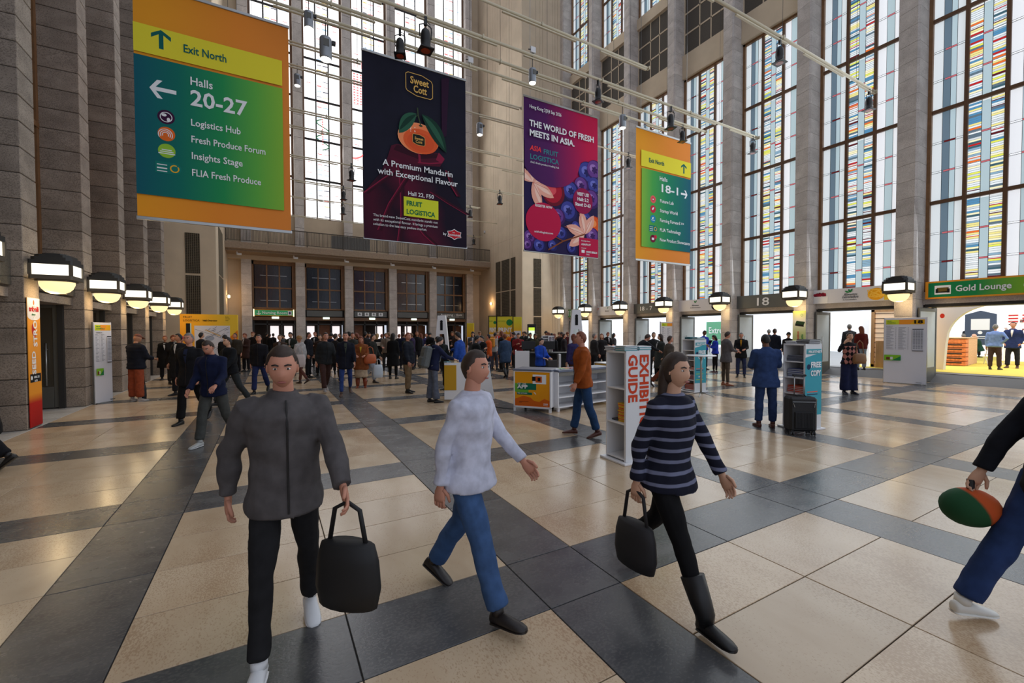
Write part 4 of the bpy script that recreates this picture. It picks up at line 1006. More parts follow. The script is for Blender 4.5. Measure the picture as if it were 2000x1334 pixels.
# far door signs, facing -Y
def fsign(label, k, m, frame=None, z0=2.92, z1=3.36):
    a, b = PX[k]+.1, PX[k+1]-.75
    t = thing('door_sign', label, 'sign', (a, 34.74, z0), 0, 'signs over the far doors'); w, h = b-a, z1-z0
    MB().bbox(0, 0, 0, w, .1, h, .008).box(.2, .1, .1, .3, .2, .2).build('board', m, t)
    if frame: MB().bbox(-.04, -.015, -.03, 0.03, .05, h+.03, .004).bbox(w-.03, -.015, -.03, w+.04, .05, h+.03, .004).build('light_strip', frame, t)
    return t, w, h
t, w, h = fsign('green lit sign reading Nursing Room over the leftmost far door', 0, g_or, emitm('sign_edge_light', (255, 236, 190), 1.6))
A = Art(t, w, h, -.002); A.rect(.02, .08, .98, .92, mat('sign_green_lit', (52, 150, 96), .5, emit=.25)); A.arrow(.12, .48, .3, -90, M_TXT, .2); A.rect(.85, .15, .95, .85, M_TXT); A.disc(.9, .5, .07, .09, ink('icon_navy', (60, 70, 120)), 10); A.done(); TX('Nursing Room', .26, .2, .32, M_TXT, .62, .02)
t, w, h = fsign('blank grey sign board over the second far door from the left', 1, M_SIGNGREY)
t, w, h = fsign('grey sign with four white pictogram squares over the middle far door', 2, M_SIGNGREY)
A = Art(t, w, h, -.002)
for i in range(4):
    u = .16+.215*i; A.rect(u-.065, .2, u+.065, .8, M_TXT)
    A.rect(u-.035, .35, u+.03, .5, M_SIGNGREY); A.disc(u, .62, .05, .05, M_SIGNGREY, 8)
A.done()
t, w, h = fsign('blank grey sign board over the fourth far door from the left', 3, M_SIGNGREY)
t, w, h = fsign('grey sign reading Ausgang - Exit over the rightmost far door', 4, M_SIGNGREY); TX('Ausgang - Exit', .22, .12, .5, M_TXT, .8, .01); TX('Messe Nord / ICC', .1, .35, .2, M_TXT, .45, 0)
for k in range(5):
    a, b = PX[k], PX[k+1]-.6
    t = thing('exit_light', 'small glowing exit light over the %s far door' % ('leftmost', 'second', 'middle', 'fourth', 'rightmost')[k], 'exit light', ((a+b)/2+.05, 34.62, 2.8), 0, 'glowing exit lights')
    MB().bbox(-.22, 0, -.07, .22, .06, .07, .01).build('light_box', emitm('exit_light_glow', (235, 255, 235), 1.6), t); MB().box(-.05, .02, .07, .05, .05, .1).build('bracket', M_DGREY, t)
for k in range(6):
    t = thing('security_camera', 'small white camera under the balcony edge, %s from the left' % ('first', 'second', 'third', 'fourth', 'fifth', 'sixth')[k], 'camera', (PX[k]-.75, 33.3, 6.82), 0, 'small white cameras under the balcony')
    MB().bbox(-.04, -.04, .0, .04, .04, .2, .01).build('mount', M_WHITE, t); MB().bbox(0, -.1, -.02, .26, .02, .1, .01).build('camera_body', M_WHITE, t)

# ------------------------------------------------------------------ doors of the right wall and the bright exhibition hall behind
M_MILKD = mat('frosted_door_glass', (176, 186, 190), .3, vary=.06, scale=2)
M_HALLW = emitm('exhibition_hall_wall_glow', (240, 244, 250), .62)  # walls emit by themselves: the hall's brightness is put into the material
for k in range(1, 8):
    d = struct('door_%d' % (29+k)); yc = RC[k]
    ylf = RC[k+1]-.36
    leafglass = M_DOORGL if k == 1 else M_MILKD
    door_leaf(d, 19.35 if k != 1 else 19.0, 20.5, ylf, 2.56, hx=19.75 if k != 1 else 19.5, glass=M_MILKD)
    door_leaf(d, 19.8, 20.7, yc+.36, 2.56, hx=20.0, glass=M_MILKD)
    MB().box(19.55, ylf+.05, 0, 19.85, ylf+.12, 2.66).box(19.5, yc+.3, 2.58, 20.3, ylf, 2.68).build('door_frame', M_DGREY, d)
hall = struct('wall_exhibition')
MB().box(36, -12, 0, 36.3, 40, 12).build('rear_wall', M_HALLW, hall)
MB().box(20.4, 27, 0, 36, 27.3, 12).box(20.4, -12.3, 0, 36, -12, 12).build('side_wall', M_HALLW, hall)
hf = struct('floor_exhibition')
MB().box(20.6, -12, -.05, 36, 27, .27).build('screed', mat('hall_floor_grey', (120, 122, 124), .35, vary=.06, scale=.8), hf)
MB().box(21.3, -6, .2, 36, 9.2, .282).build('yellow_carpet', mat('yellow_carpet', (222, 200, 84), .95, vary=.05, scale=20), hf)
MB().add([(19.95, -6, .004), (20.62, -6, .272), (20.62, 27, .272), (19.95, 27, .004), (19.95, -6, -.1), (20.62, -6, -.1), (20.62, 27, -.1), (19.95, 27, -.1)], [(0, 1, 2, 3)[::-1], (4, 5, 6, 7), (0, 4, 5, 1), (2, 6, 7, 3), (0, 3, 7, 4)]).build('ramp', mat('ramp_grey', (84, 84, 86), .6), hf); MB().box(20.6, -6, .26, 21.3, 27, .277).build('threshold', M_GREYMET, hf)
area('exhibition_light', (25, 3, 7), (0, 0, 0), 8, 14, 900, (1, .98, .95)); area('exhibition_light', (25, 18, 7), (0, 0, 0), 8, 14, 700, (.97, .98, 1))
# ------------------------------------------------------------------ free-standing furniture
def frame_to(name, label, cat, A, B, group=None, z=0):
    """thing whose local x axis runs from floor point A to floor point B; its front faces -y"""
    A, B = Vector(A), Vector(B); a = math.atan2(B.y-A.y, B.x-A.x)
    return thing(name, label, cat, (A.x, A.y, z), a, group), (B-A).length
M_PAPER = ink('paper', (222, 222, 224)); M_LIME = ink('lime', (206, 216, 50)); M_GREYT = ink('grey_text', (120, 122, 130))
def plan_board(label, A, B, h, num='18', top_m=None, lean=0):
    global t, w
    t, w = frame_to('information_board', label, 'board', A, B, 'white exhibitor list boards')
    MB().bbox(0, 0, .02, w, .07, h, .006).build('panel', M_SGNW, t); MB().bbox(-.01, .01, 0, .02, .06, h+.01, .004).bbox(w-.02, .01, 0, w+.01, .06, h+.01, .004).box(w*.1, -.0, 0, w*.9, .25, .02).build('frame', M_STEEL, t)
    A_ = Art(t, w, h, -.001)
    A_.rect(.05, .9, .95, .97, M_ORG); A_.rect(.05, .9, .36, .97, M_LIME); A_.poly([(.62, .9), (.72, .97), (.95, .97), (.95, .9)], ink('amber', (236, 176, 30)))
    for c in range(2):
        for i in range(22):
            v = .85-.0155*i; wd = .14+.05*math.sin(i*1.9+c)
            A_.rect(.06+.29*c, v, .06+.29*c+wd, v+.004, M_GREYT); A_.rect(.06+.29*c+.22, v, .06+.29*c+.24, v+.004, M_GREYT)
    A_.rect(.68, .5, .93, .83, ink('table_grey', (196, 198, 206))); A_.rect(.68, .82, .93, .83, M_INK); A_.rect(.68, .5, .93, .51, M_INK)
    for i in range(16):
        for c in range(4): A_.rect(.7+.057*c, .535+.0175*i, .7+.057*c+.042, .543+.0175*i, M_GREYT)
    A_.rect(.02, .35, .42, .435, ink('leaf_band', (126, 186, 44))); A_.poly([(.2, .35), (.42, .42), (.42, .35)], M_GREENP); A_.rect(.07, .36, .16, .40, ink('crate_brown', (110, 60, 40))); A_.rect(.17, .365, .23, .405, M_PAPER)
    A_.done()
    if num: text(num, .15, None, t, M_INK, x=w*.68, z=h*.913, y=-.024, bold=.04, width=w*.2)
    text('FRUIT', .045, None, t, M_GREENP, x=w*.08, z=h*.942, y=-.024, bold=.02); text('LOGISTICA', .045, None, t, M_GREENP, x=w*.08, z=h*.917, y=-.024, bold=.02)
    text('Exhibitors', .04, None, t, M_INK, x=w*.06, z=h*.868, y=-.024); text('Hall plan', .04, None, t, M_INK, x=w*.78, z=h*.03, y=-.024)
    return t
plan_board('wide white exhibitor list board headed 18 at the right fin, beside the lounge doorway', (18.45, 6.72, 0), (18.62, 5.66, 0), 2.22)
plan_board('narrow white exhibitor list board headed 18 beyond the walking woman in rust trousers', gp(1290, 713), gp(1324, 711), 2.28)
t = plan_board('white floor board with yellow header at the left wall, beside the man in rust trousers', gp(187, 790), gp(221, 784), 2.05, num='')
def shelf_tower(label, A, Bc, C_, h, face, shelves, group='white magazine towers'):
    """open shelf on side A-B, printed panel on side B-C"""
    t, w = frame_to('magazine_tower', label, 'shelf', A, Bc, group)
    d = .44; th = .025; zb = .05
    MB().bbox(0, 0, .03, th, d, h, .004).build('side_panel', M_LWHITE, t); MB().bbox(w-th, 0, .03, w, d, h, .004).build('side_panel', M_LWHITE, t)
    MB().bbox(th, d-th, .03, w-th, d, h, .004).build('back_panel', M_LWHITE, t); MB().bbox(0, 0, h-.03, w, d, h, .004).build('top_panel', M_LWHITE, t)
    MB().bbox(-.06, -.06, 0, w+.06, d+.06, .03, .006).build('base_plate', M_LWHITE, t)
    zs = [zb+(h-zb-.05)*i/shelves for i in range(shelves)]
    for z in zs: MB().bbox(th, .0, z, w-th, d-th, z+.022, .003).build('shelf', M_LWHITE, t)
    return t, w, d, zs
def stack(label, base, n, w, d, cols, rz=0, group='magazine stacks', hgt=.012):
    """a stack of magazines: every copy its own part"""
    t = thing('magazine_stack', label, 'magazines', base, rz, group); rs = random.Random(len(label)+n)
    for i in range(n):
        hh = hgt*rs.uniform(.8, 1.2); c = cols[i % len(cols)]; o = MB().bbox(-w/2, -d/2, 0, w/2, d/2, hh*.93, .001).build('magazine', c, t, (rs.uniform(-.008, .008), rs.uniform(-.008, .008), i*hgt)); o.rotation_euler = (0, 0, rs.uniform(-.05, .05))
    return t
mc = {n: mat('cover_'+n, c, .35) for n, c in dict(teal=(60, 150, 160), white=(214, 216, 220), orange=(220, 90, 40), green=(60, 150, 70), grey=(140, 144, 156), yellow=(226, 176, 40), dark=(44, 50, 60), red=(170, 50, 44), blue=(80, 96, 150)).items()}
def on(t_, x, y, z):
    a = t_.rotation_euler.z; return (t_.location.x+x*math.cos(a)-y*math.sin(a), t_.location.y+x*math.sin(a)+y*math.cos(a), t_.location.z+z)
# tall copy tower beside the man in the blue suit
t, w, d, zs = shelf_tower('tall white magazine tower with a teal FREE COPY side, beside the blue suited man', gp(1528, 833), gp(1570, 842), None, 1.56, None, 5)
side = thing('x'); bpy.data.objects.remove(side)
def sidepanel(t, w, d, h, m, draw):
    """printed panel on the right-hand side of a tower; local frame turned 90 degrees"""
    e = bpy.data.objects.new('side_print', None); COL.objects.link(e); e.parent = t; e.location = (w, 0, .03); e.rotation_euler = (0, 0, PI/2)
    MB().bbox(0, -.012, 0, d, 0, h-.03, .003).build('print_board', m, e); draw(e, d, h-.03); return e
def sp_copy(e, w_, h_):
    A = Art(e, w_, h_, -.012); tl = ink('teal_light', (70, 164, 180)); A.rect(0, .16, 1, .84, tl); A.poly([(0, .84), (1, .90), (1, .84)], tl); A.rect(.05, .88, .95, .94, ink('teal_deep', (90, 168, 178)))
    for v, c in ((.43, 'ink_coral'), (.40, 'ink_navy'), (.33, 'ink_lime'), (.22, 'ink_lime')): A.rect(.12, v, .75, v+.012, ink(c, {'ink_coral': (226, 110, 90), 'ink_navy': (40, 60, 90), 'ink_lime': (170, 210, 80)}[c]))
    A.disc(.2, .73, .05, .05, ink('ink_navy', (40, 60, 90)), 12); A.done()
    text('FREE', .135, None, e, M_TXT, x=w_*.3, z=h_*.725, y=-.02, bold=.04, width=w_*.62); text('COPY', .135, None, e, M_TXT, x=w_*.3, z=h_*.625, y=-.02, bold=.04, width=w_*.62)
    text('FRUITNET', .06, None, e, M_TXT, x=w_*.1, z=h_*.895, y=-.036, bold=.03, width=w_*.8); text('OPEN', .06, None, e, M_TXT, x=w_*.25, z=h_*.27, y=-.036, bold=.03)
sidepanel(t, w, d, 1.56, mat('print_board_white', (222, 224, 226), .5), sp_copy)
COPY_T = t
for i, (x, y, n, wd, cc, lab) in enumerate(((.13, .2, 4, .2, ('grey', 'white'), 'low stack of grey magazines on top of the FREE COPY tower, left'), (.38, .22, 7, .24, ('dark', 'white', 'dark'), 'taller stack of dark magazines on top of the FREE COPY tower, right'))):
    stack(lab, on(t, x*w/.5, y, 1.56), n, wd, .3, [mc[c] for c in cc], t.rotation_euler.z)
for i, (k, n, cc, lab) in enumerate(((4, 6, ('dark', 'grey'), 'loose dark magazines on the top shelf of the FREE COPY tower'), (3, 9, ('white', 'grey', 'blue'), 'thick stack of white and blue magazines on the second shelf of the FREE COPY tower'), (2, 8, ('orange', 'white', 'red'), 'stack of orange and red magazines on the middle shelf of the FREE COPY tower'), (1, 9, ('red', 'orange'), 'stack of red booklets on the fourth shelf of the FREE COPY tower'), (0, 12, ('orange', 'blue'), 'stack of orange booklets on the bottom shelf of the FREE COPY tower'))):
    stack(lab, on(t, w*.5, .2, zs[k]+.022), int(n*1.7), w*.72, .3, [mc[c] for c in cc], t.rotation_euler.z, hgt=.0105)
# second tower behind the round table
t, w, d, zs = shelf_tower('white magazine tower with a teal side behind the round high table', gp(1332, 763), gp(1356, 767), None, 1.55, None, 5)
sidepanel(t, w, d, 1.55, MATS['print_board_white'], sp_copy)
for k, n, cc, lab in ((3, 5, ('dark', 'grey'), 'dark magazines on the upper shelf of the tower behind the round table'), (2, 5, ('orange', 'white'), 'orange magazines on the middle shelf of the tower behind the round table'), (1, 9, ('grey', 'red'), 'grey and red magazines on the fourth shelf of the tower behind the round table'), (0, 9, ('orange', 'grey'), 'orange magazines on the bottom shelf of the tower behind the round table')):
    stack(lab, on(t, w*.5, .2, zs[k]+.022), int(n*1.5), w*.7, .3, [mc[c] for c in cc], t.rotation_euler.z)
stack('dark magazine stack on top of the tower behind the round table, left', on(t, w*.3, .2, 1.55), 6, .2, .3, [mc['dark'], mc['teal']], t.rotation_euler.z)
stack('teal magazine stack on top of the tower behind the round table, right', on(t, w*.85, .22, 1.55), 5, .2, .3, [mc['teal'], mc['white']], t.rotation_euler.z)
# exhibition guide tower in the centre
t, w, d, zs = shelf_tower('white tower with red vertical lettering EXHIBITION GUIDE, centre right', gp(1183, 893), gp(1221, 908), None, 1.53, None, 3)
def sp_guide(e, w_, h_):
    r = ink('guide_red', (206, 70, 40))
    text('EXHIBITION', .22, None, e, r, x=w_*.56, z=h_*.97, y=-.016, bold=.03, rot=PI/2); text('GUIDE', .22, None, e, r, x=w_*.1, z=h_*.97, y=-.016, bold=.03, rot=PI/2)
sidepanel(t, w, d, 1.53, MATS['print_board_white'], sp_guide)
stack('neat column of yellow booklets on the shelf inside the guide tower', on(t, w*.68, .16, zs[1]+.022), 16, w*.42, .2, [mc['yellow'], mc['yellow'], mc['orange']], t.rotation_euler.z, hgt=.016)
stack('thin dark leaflets on the shelf inside the guide tower', on(t, w*.3, .16, zs[1]+.022), 2, w*.3, .2, [mc['dark']], t.rotation_euler.z)
for i, (x, y, n, cc, lab) in enumerate(((.08, .1, 5, ('white', 'grey'), 'stack of grey white magazines on the left of the guide tower top'), (.2, .3, 4, ('dark', 'teal'), 'low dark stack at the back of the guide tower top'), (.34, .1, 6, ('teal', 'white'), 'teal magazine stack at the front of the guide tower top'), (.36, .36, 5, ('white', 'teal'), 'teal and white magazine stack at the rear right of the guide tower top'))):
    stack(lab, on(t, min(x, w-.1), y, 1.53), n, .19, .22, [mc[c] for c in cc], t.rotation_euler.z)
# round high table
g = gp(1369, 774); t = thing('high_table', 'round white high table with a slim pole and three-legged foot', 'table', g)
MB().lathe([(.36, 1.105), (.385, 1.112), (.385, 1.128), (.37, 1.135)], 32).build('tabletop', M_LWHITE, t, smooth=False)
MB().lathe([(.028, .06), (.025, .9), (.04, 1.105)], 12).build('pole', M_STEEL, t, smooth=True)
for a in range(4): MB().tube([(0, 0, .11), (.16*math.cos(a*PI/2+.5), .16*math.sin(a*PI/2+.5), .07), (.32*math.cos(a*PI/2+.5), .32*math.sin(a*PI/2+.5), .018)], [.02, .017, .012], 6).build('leg', M_STEEL, t, smooth=True)
# orange app desk with white shelving
A_, B_ = gp(1003, 802), gp(1076, 807)
t, w = frame_to('counter_desk', 'orange panelled white desk with the green GET THE APP label', 'desk', A_, B_, 'exhibition desks')
hd = .93; zl = .1
MB().bbox(0, .04, zl, w, .62, hd-.02, .006).build('body', M_LWHITE, t); MB().bbox(-.02, -.01, hd-.02, w+.02, .66, hd+.02, .006).build('desktop', mat('grey_blue_top', (96, 104, 124), .35), t)
MB().bbox(0, 0, zl-.02, .03, .04, hd, .004).bbox(w-.03, 0, zl-.02, w, .04, hd, .004).bbox(0, 0, hd-.04, w, .04, hd-.01, .004).bbox(0, 0, zl-.02, w, .04, zl+.02, .004).build('front_frame', M_LWHITE, t)
for x in (0, w-.05): MB().prism([(x, 0), (x+.05, 0), (x+.05, .05), (x, .05)], 0, zl).build('leg', M_LWHITE, t)
for x in (.1, w-.12): MB().tube([(x, .5, .045), (x+.035, .5, .045)], .045, 10).build('castor', M_BLACK, t)
A = Art(t, w-.06, hd-zl-.04, .02); A.step = .0004; e = A
e2 = bpy.data.objects.new('front_print', None); COL.objects.link(e2); e2.parent = t; e2.location = (.03, .012, zl+.02)
A = Art(e2, w-.06, hd-zl-.06, 0); A.rect(0, 0, 1, 1, grad('desk_orange', [(0, (236, 160, 24)), (1.0, (226, 120, 30))], (.5, 0, -.6)))
A.poly([(0, .0), (0, .2), (.25, .3), (.45, .26), (.55, .17), (.7, .14), (.85, .24), (1, .18), (1, 0)], ink('desk_orange_deep', (214, 100, 24))); A.poly([(0, .66), (.0, .42), (.12, .36), (.4, .36), (.4, .66)], ink('desk_green', (110, 176, 60))); A.rect(.08, .48, .62, .67, ink('desk_teal', (20, 110, 84)))
A.rect(.06, .33, .5, .40, ink('desk_teal', (20, 110, 84))); A.disc(.54, .34, .06, .06, M_TXT, 12, 0, 90)
A.rect(.52, .66, .9, .93, M_TXT); A.rect(.5, .74, .6, .87, M_INK); A.rect(.6, .7, .78, .88, ink('thumb_orange', (206, 90, 30))); A.rect(.66, .74, .74, .84, M_INK)
A.rect(.12, .10, .2, .108, M_INK); A.rect(.12, .13, .4, .138, M_INK); A.rect(.82, .08, .95, .1, M_TXT); A.rect(.82, .04, .95, .05, M_TXT); A.done()
text('GET THE', .06, None, e2, M_TXT, x=.07, z=.48, y=-.02, width=.2); text('APP', .11, None, e2, M_TXT, x=.07, z=.40, y=-.02, bold=.04, width=.25); text('FIND ANYTHING', .03, None, e2, M_TXT, x=.07, z=.28, y=-.02)
C0, C1 = gp(1090, 805), gp(1196, 788)
t, w = frame_to('counter_desk', 'white low counter with open shelves right of the orange desk panel', 'desk', C0, C1, 'exhibition desks')
for x in (0, w*.5, w-.03): MB().bbox(x, 0, .08, x+.03, .5, .9, .004).build('side_panel', M_LWHITE, t)
MB().bbox(0, .47, .08, w, .5, .9, .004).build('back_panel', M_LWHITE, t)
for z in (.08, .3, .56): MB().bbox(.03, 0, z, w-.03, .47, z+.025, .004).build('shelf', M_LWHITE, t)
MB().bbox(0, -.02, .88, w, .52, .93, .004).build('desktop', mat('grey_blue_top', (96, 104, 124), .35), t); MB().bbox(.02, .002, .79, w-.02, .02, .88, .004).build('apron', mat('grey_laminate', (120, 118, 112), .5), t)
for x in (.02, w*.5, w-.06): MB().box(x, .02, 0, x+.05, .07, .08).build('leg', M_LWHITE, t)
for i, (x, c, lab) in enumerate(((.12, 'white', 'white leaflets on the low counter, left of the others'), (.28, 'green', 'green leaflets on the low counter'), (.44, 'yellow', 'yellow leaflets on the low counter'), (.6, 'red', 'red leaflets on the low counter, near the rust jacket'))):
    stack(lab, on(t, x, .24, .93), 3, .13, .2, [mc[c], mc['white']], t.rotation_euler.z, group='leaflets on the low counter', hgt=.006)
t, w = frame_to('counter_desk', 'yellow panelled desk partly hidden behind the guide tower and the rust jacket', 'desk', gp(1162, 771), gp(1196, 779), 'exhibition desks')
MB().bbox(0, 0, .08, w, .5, .9, .006).build('body', mat('desk_yellow', (206, 160, 30), .5, vary=.2, scale=3), t); MB().bbox(-.02, -.02, .9, w+.02, .52, .93, .004).build('desktop', M_LWHITE, t)
MB().box(0, -.005, .02, w, .5, .08).build('plinth', mat('plinth_blue', (40, 44, 90), .6), t)
# information desk behind with white slanted end, black top and chair
t, w = frame_to('information_desk', 'white information desk with black top and tall ends behind the orange desk', 'desk', gp(1006, 748), gp(1140, 748), 'exhibition desks')
MB().prism([(0, 0), (.04, 0), (.04, .9), (0, .9)], 0, 1.12).build('end_panel', M_LWHITE, t); MB().bbox(w-.04, 0, 0, w, .9, 1.05, .004).build('end_panel', M_LWHITE, t)
MB().bbox(0, .3, 1.0, w, .95, 1.04, .006).build('desktop', M_BLACK, t); MB().bbox(.04, .88, .2, w-.04, .92, 1.0, .004).build('modesty_panel', M_DGREY, t)
MB().bbox(0, -.02, .0, .5, .02, 1.12, .004).build('front_panel', M_LWHITE, t)
MB().bbox(w*.64, .0, .0, w*.67, .9, 1.0, .004).bbox(w*.9, .0, .0, w*.94, .3, .92, .004).build('divider', M_LWHITE, t)
for i, (x, lab) in enumerate(((w*.2, 'black monitor on the information desk left of the woman in blue'), (w*.5, 'black monitor on the information desk right of the woman in blue'))):
    m_ = thing('monitor', lab, 'monitor', on(t, x, .7, 1.04), t.rotation_euler.z, 'monitors on the information desk')
    MB().bbox(-.25, 0, .1, .25, .03, .4, .006).build('screen', M_BLACK, m_); MB().box(-.02, .02, 0, .02, .05, .2).bbox(-.1, -.05, 0, .1, .1, .012, .003).build('stand', M_BLACK, m_)
c = thing('office_chair', 'black office chair before the woman in blue at the information desk', 'chair', gp(1066, 772), .3)
MB().bbox(-.24, -.23, .44, .24, .23, .52, .03).build('seat', M_BLACK, c); MB().bbox(-.22, -.26, .6, .22, -.2, 1.0, .02).build('backrest', mat('chair_mesh_black', (30, 26, 26), .8), c); MB().tube([(0, 0, .08), (0, 0, .44)], .03, 8).build('post', M_STEEL, c)
for a in range(5): MB().tube([(0, 0, .1), (.28*math.cos(a*1.257), .28*math.sin(a*1.257), .05)], .02, 6).ell((.28*math.cos(a*1.257), .28*math.sin(a*1.257), .03), (.03, .03, .03), 6, 5).build('leg', M_BLACK, c)
# small guide shelf on the desk
g = gp(1108, 742); s_ = thing('magazine_tower', 'small white shelf lettered GUIDE behind the information desk', 'shelf', (g.x+.1, g.y+1.5, 0), t.rotation_euler.z, 'white magazine towers')
for (x0, x1, z0, z1) in ((-.24, .24, .0, 1.18), (-.2, .3, 1.18, 1.62)):
    MB().bbox(x0, 0, z0, x0+.03, .35, z1, .003).bbox(x1-.03, 0, z0, x1, .35, z1, .003).bbox(x0, .32, z0, x1, .35, z1, .003).bbox(x0, 0, z1-.03, x1, .35, z1, .003).bbox(x0, 0, (z0+z1)/2+.1, x1, .35, (z0+z1)/2+.13, .003).build('carcass', M_LWHITE, s_)
MB().bbox(.05, -.02, 1.2, .3, 0, 1.6, .003).build('print_board', MATS['print_board_white'], s_); text('GUIDE', .12, None, s_, ink('plum', (80, 30, 60)), x=.1, z=1.58, y=-.03, bold=.03, rot=PI/2); text('EXHIBITION', .1, None, s_, ink('plum', (80, 30, 60)), x=.22, z=1.58, y=-.03, bold=.03, rot=PI/2, width=None)
# counter with slanted white end, left of centre
t, w = frame_to('counter_desk', 'white counter with a slanted end and red mark, in front of the blue blazer man', 'desk', gp(868, 785), gp(966, 784), 'exhibition desks')
MB().add([(0, 0, .06), (w, 0, .06), (w-.14, 0, 1.0), (.0, 0, 1.0), (0, .04, .06), (w, .04, .06), (w-.14, .04, 1.0), (0, .04, 1.0)], [(0, 1, 2, 3), (7, 6, 5, 4), (0, 4, 5, 1), (1, 5, 6, 2), (2, 6, 7, 3), (3, 7, 4, 0)]).build('front_panel', M_LWHITE, t)
MB().bbox(0, .02, .94, w-.1, .62, .98, .006).build('desktop', mat('counter_dark_top', (58, 58, 70), .35), t); MB().bbox(.05, .04, .06, .1, .6, .94, .004).bbox(w-.25, .04, .06, w-.2, .6, .94, .004).build('leg_panel', M_LWHITE, t)
MB().bbox(0, -.012, .3, w*.24, -.002, .94, .002).build('orange_panel', ink('counter_amber', (196, 150, 40)), t)
Ar = Art(t, w, 1.0, -.004); Ar.poly([(.86, .9), (.885, .93), (.875, .86), (.85, .84)], ink('mark_red', (214, 40, 50))); Ar.line([(.72, .3), (.8, .3), (.8, .22), (.72, .22), (.72, .3)], .008, ink('mark_grey', (150, 152, 160))); Ar.done()
CT = t
stack('yellow and white snack packs on the counter by the backpack wearer', on(t, .22, .3, .98), 4, .16, .2, [mc['yellow'], mc['white']], .4, group='goods on the slanted counter', hgt=.02)
stack('pale leaflets at the left end of the slanted counter', on(t, .05, .25, .98), 3, .12, .18, [mc['teal'], mc['white']], .1, group='goods on the slanted counter')
# white i towers
for (px, py, top, lab) in ((863, 752, 615, 'white tapered tower with a black letter i, left of centre above the counter'), (1126, 758, 604, 'white tapered tower with a black letter i, right of centre')):
    g = gp(px, py); a_ = math.atan2(FW.y, FW.x)-PI/2
    d_ = (g-Vector((0, 0, CH))).dot(FW); hh = CH+(646-top)/FPX*d_
    t = thing('info_tower', lab, 'tower', g, a_, 'white i towers'); b, tp = .34, .13
    def slab(z0, z1, x0a, x1a, x0b, x1b, y0, y1): return [(x0a, y0, z0), (x1a, y0, z0), (x1b, y0, z1), (x0b, y0, z1), (x0a, y1, z0), (x1a, y1, z0), (x1b, y1, z1), (x0b, y1, z1)]
    F_ = [(0, 1, 2, 3), (7, 6, 5, 4), (0, 4, 5, 1), (1, 5, 6, 2), (2, 6, 7, 3), (3, 7, 4, 0)]
    wz = lambda z: b+(tp-b)*z/hh
    MB().add(slab(hh-.62, hh, -wz(hh-.62), wz(hh-.62), -tp, tp, 0, .22), F_).build('head', M_LWHITE, t)
    for s in (-1, 1): MB().add(slab(0, hh-.62, s*b-.06*(s > 0)-.0, s*b+.06*(s < 0), s*wz(hh-.62)-.1*(s > 0), s*wz(hh-.62)+.1*(s < 0), 0, .22), F_).build('leg', M_LWHITE, t)
    text('i', .46, None, t, M_INK, x=0, z=hh-.47, y=-.01, bold=.05, align='CENTER')
# map board at the left end wall
t = thing('map_board', 'large orange board headed Hall Overview with a site map, left of the far doors', 'board', (-3.5, 24.3, 0)); w = 2.2; h = 2.62
MB().bbox(0, 0, 0, w, .5, h, .01).build('box_body', grad('board_orange', [(0, (240, 160, 40)), (1.2, (238, 178, 44)), (2.1, (226, 190, 60))], (1, 0, .1)), t)
A = Art(t, w, h, -.001); A.rect(.24, .12, .86, .80, ink('map_paper', (206, 208, 220))); A.rect(.10, .62, .17, .84, M_INK); A.rect(.17, .62, .19, .84, ink('map_teal', (170, 200, 200)))
A.poly([(.86, .0), (.86, .6), (1, .72), (1, 0)], ink('board_deep', (214, 120, 30))); rm = random.Random(2)
for i in range(26):
    u, v = .27+.56*rm.random(), .3+.45*rm.random(); a = rm.choice((.5, .9, -.6)); A.line([(u, v), (min(.85, u+.07*math.cos(a)), v+.05*math.sin(a))], .012, ink('map_line', (70, 76, 96)))
for i in range(9): A.line([(.42+.03*i, .72-.012*i), (.45+.03*i, .73-.014*i)], .035, ink('map_amber', (206, 160, 70)))
A.disc(.5, .58, .18, .12, ink('map_park', (150, 160, 180)), 16); A.line([(.25, .74), (.8, .55)], .012, ink('map_line', (70, 76, 96))); A.line([(.3, .5), (.84, .78)], .012, ink('map_line', (70, 76, 96))); A.done()
text('FRUIT', .13, None, t, M_INK, x=.12, z=2.44, y=-.03, bold=.0); text('LOGISTICA', .13, None, t, M_INK, x=.12, z=2.29, y=-.03, bold=.0, width=.6); text('Hall Overview', .1, None, t, M_INK, x=.85, z=2.3, y=-.03, bold=.03, width=.55)
text('Berlin', .06, None, t, M_INK, x=1.72, z=2.48, y=-.03); text('4-6 Feb', .06, None, t, M_INK, x=1.72, z=2.4, y=-.03); text('2026', .06, None, t, M_INK, x=1.72, z=2.32, y=-.03)
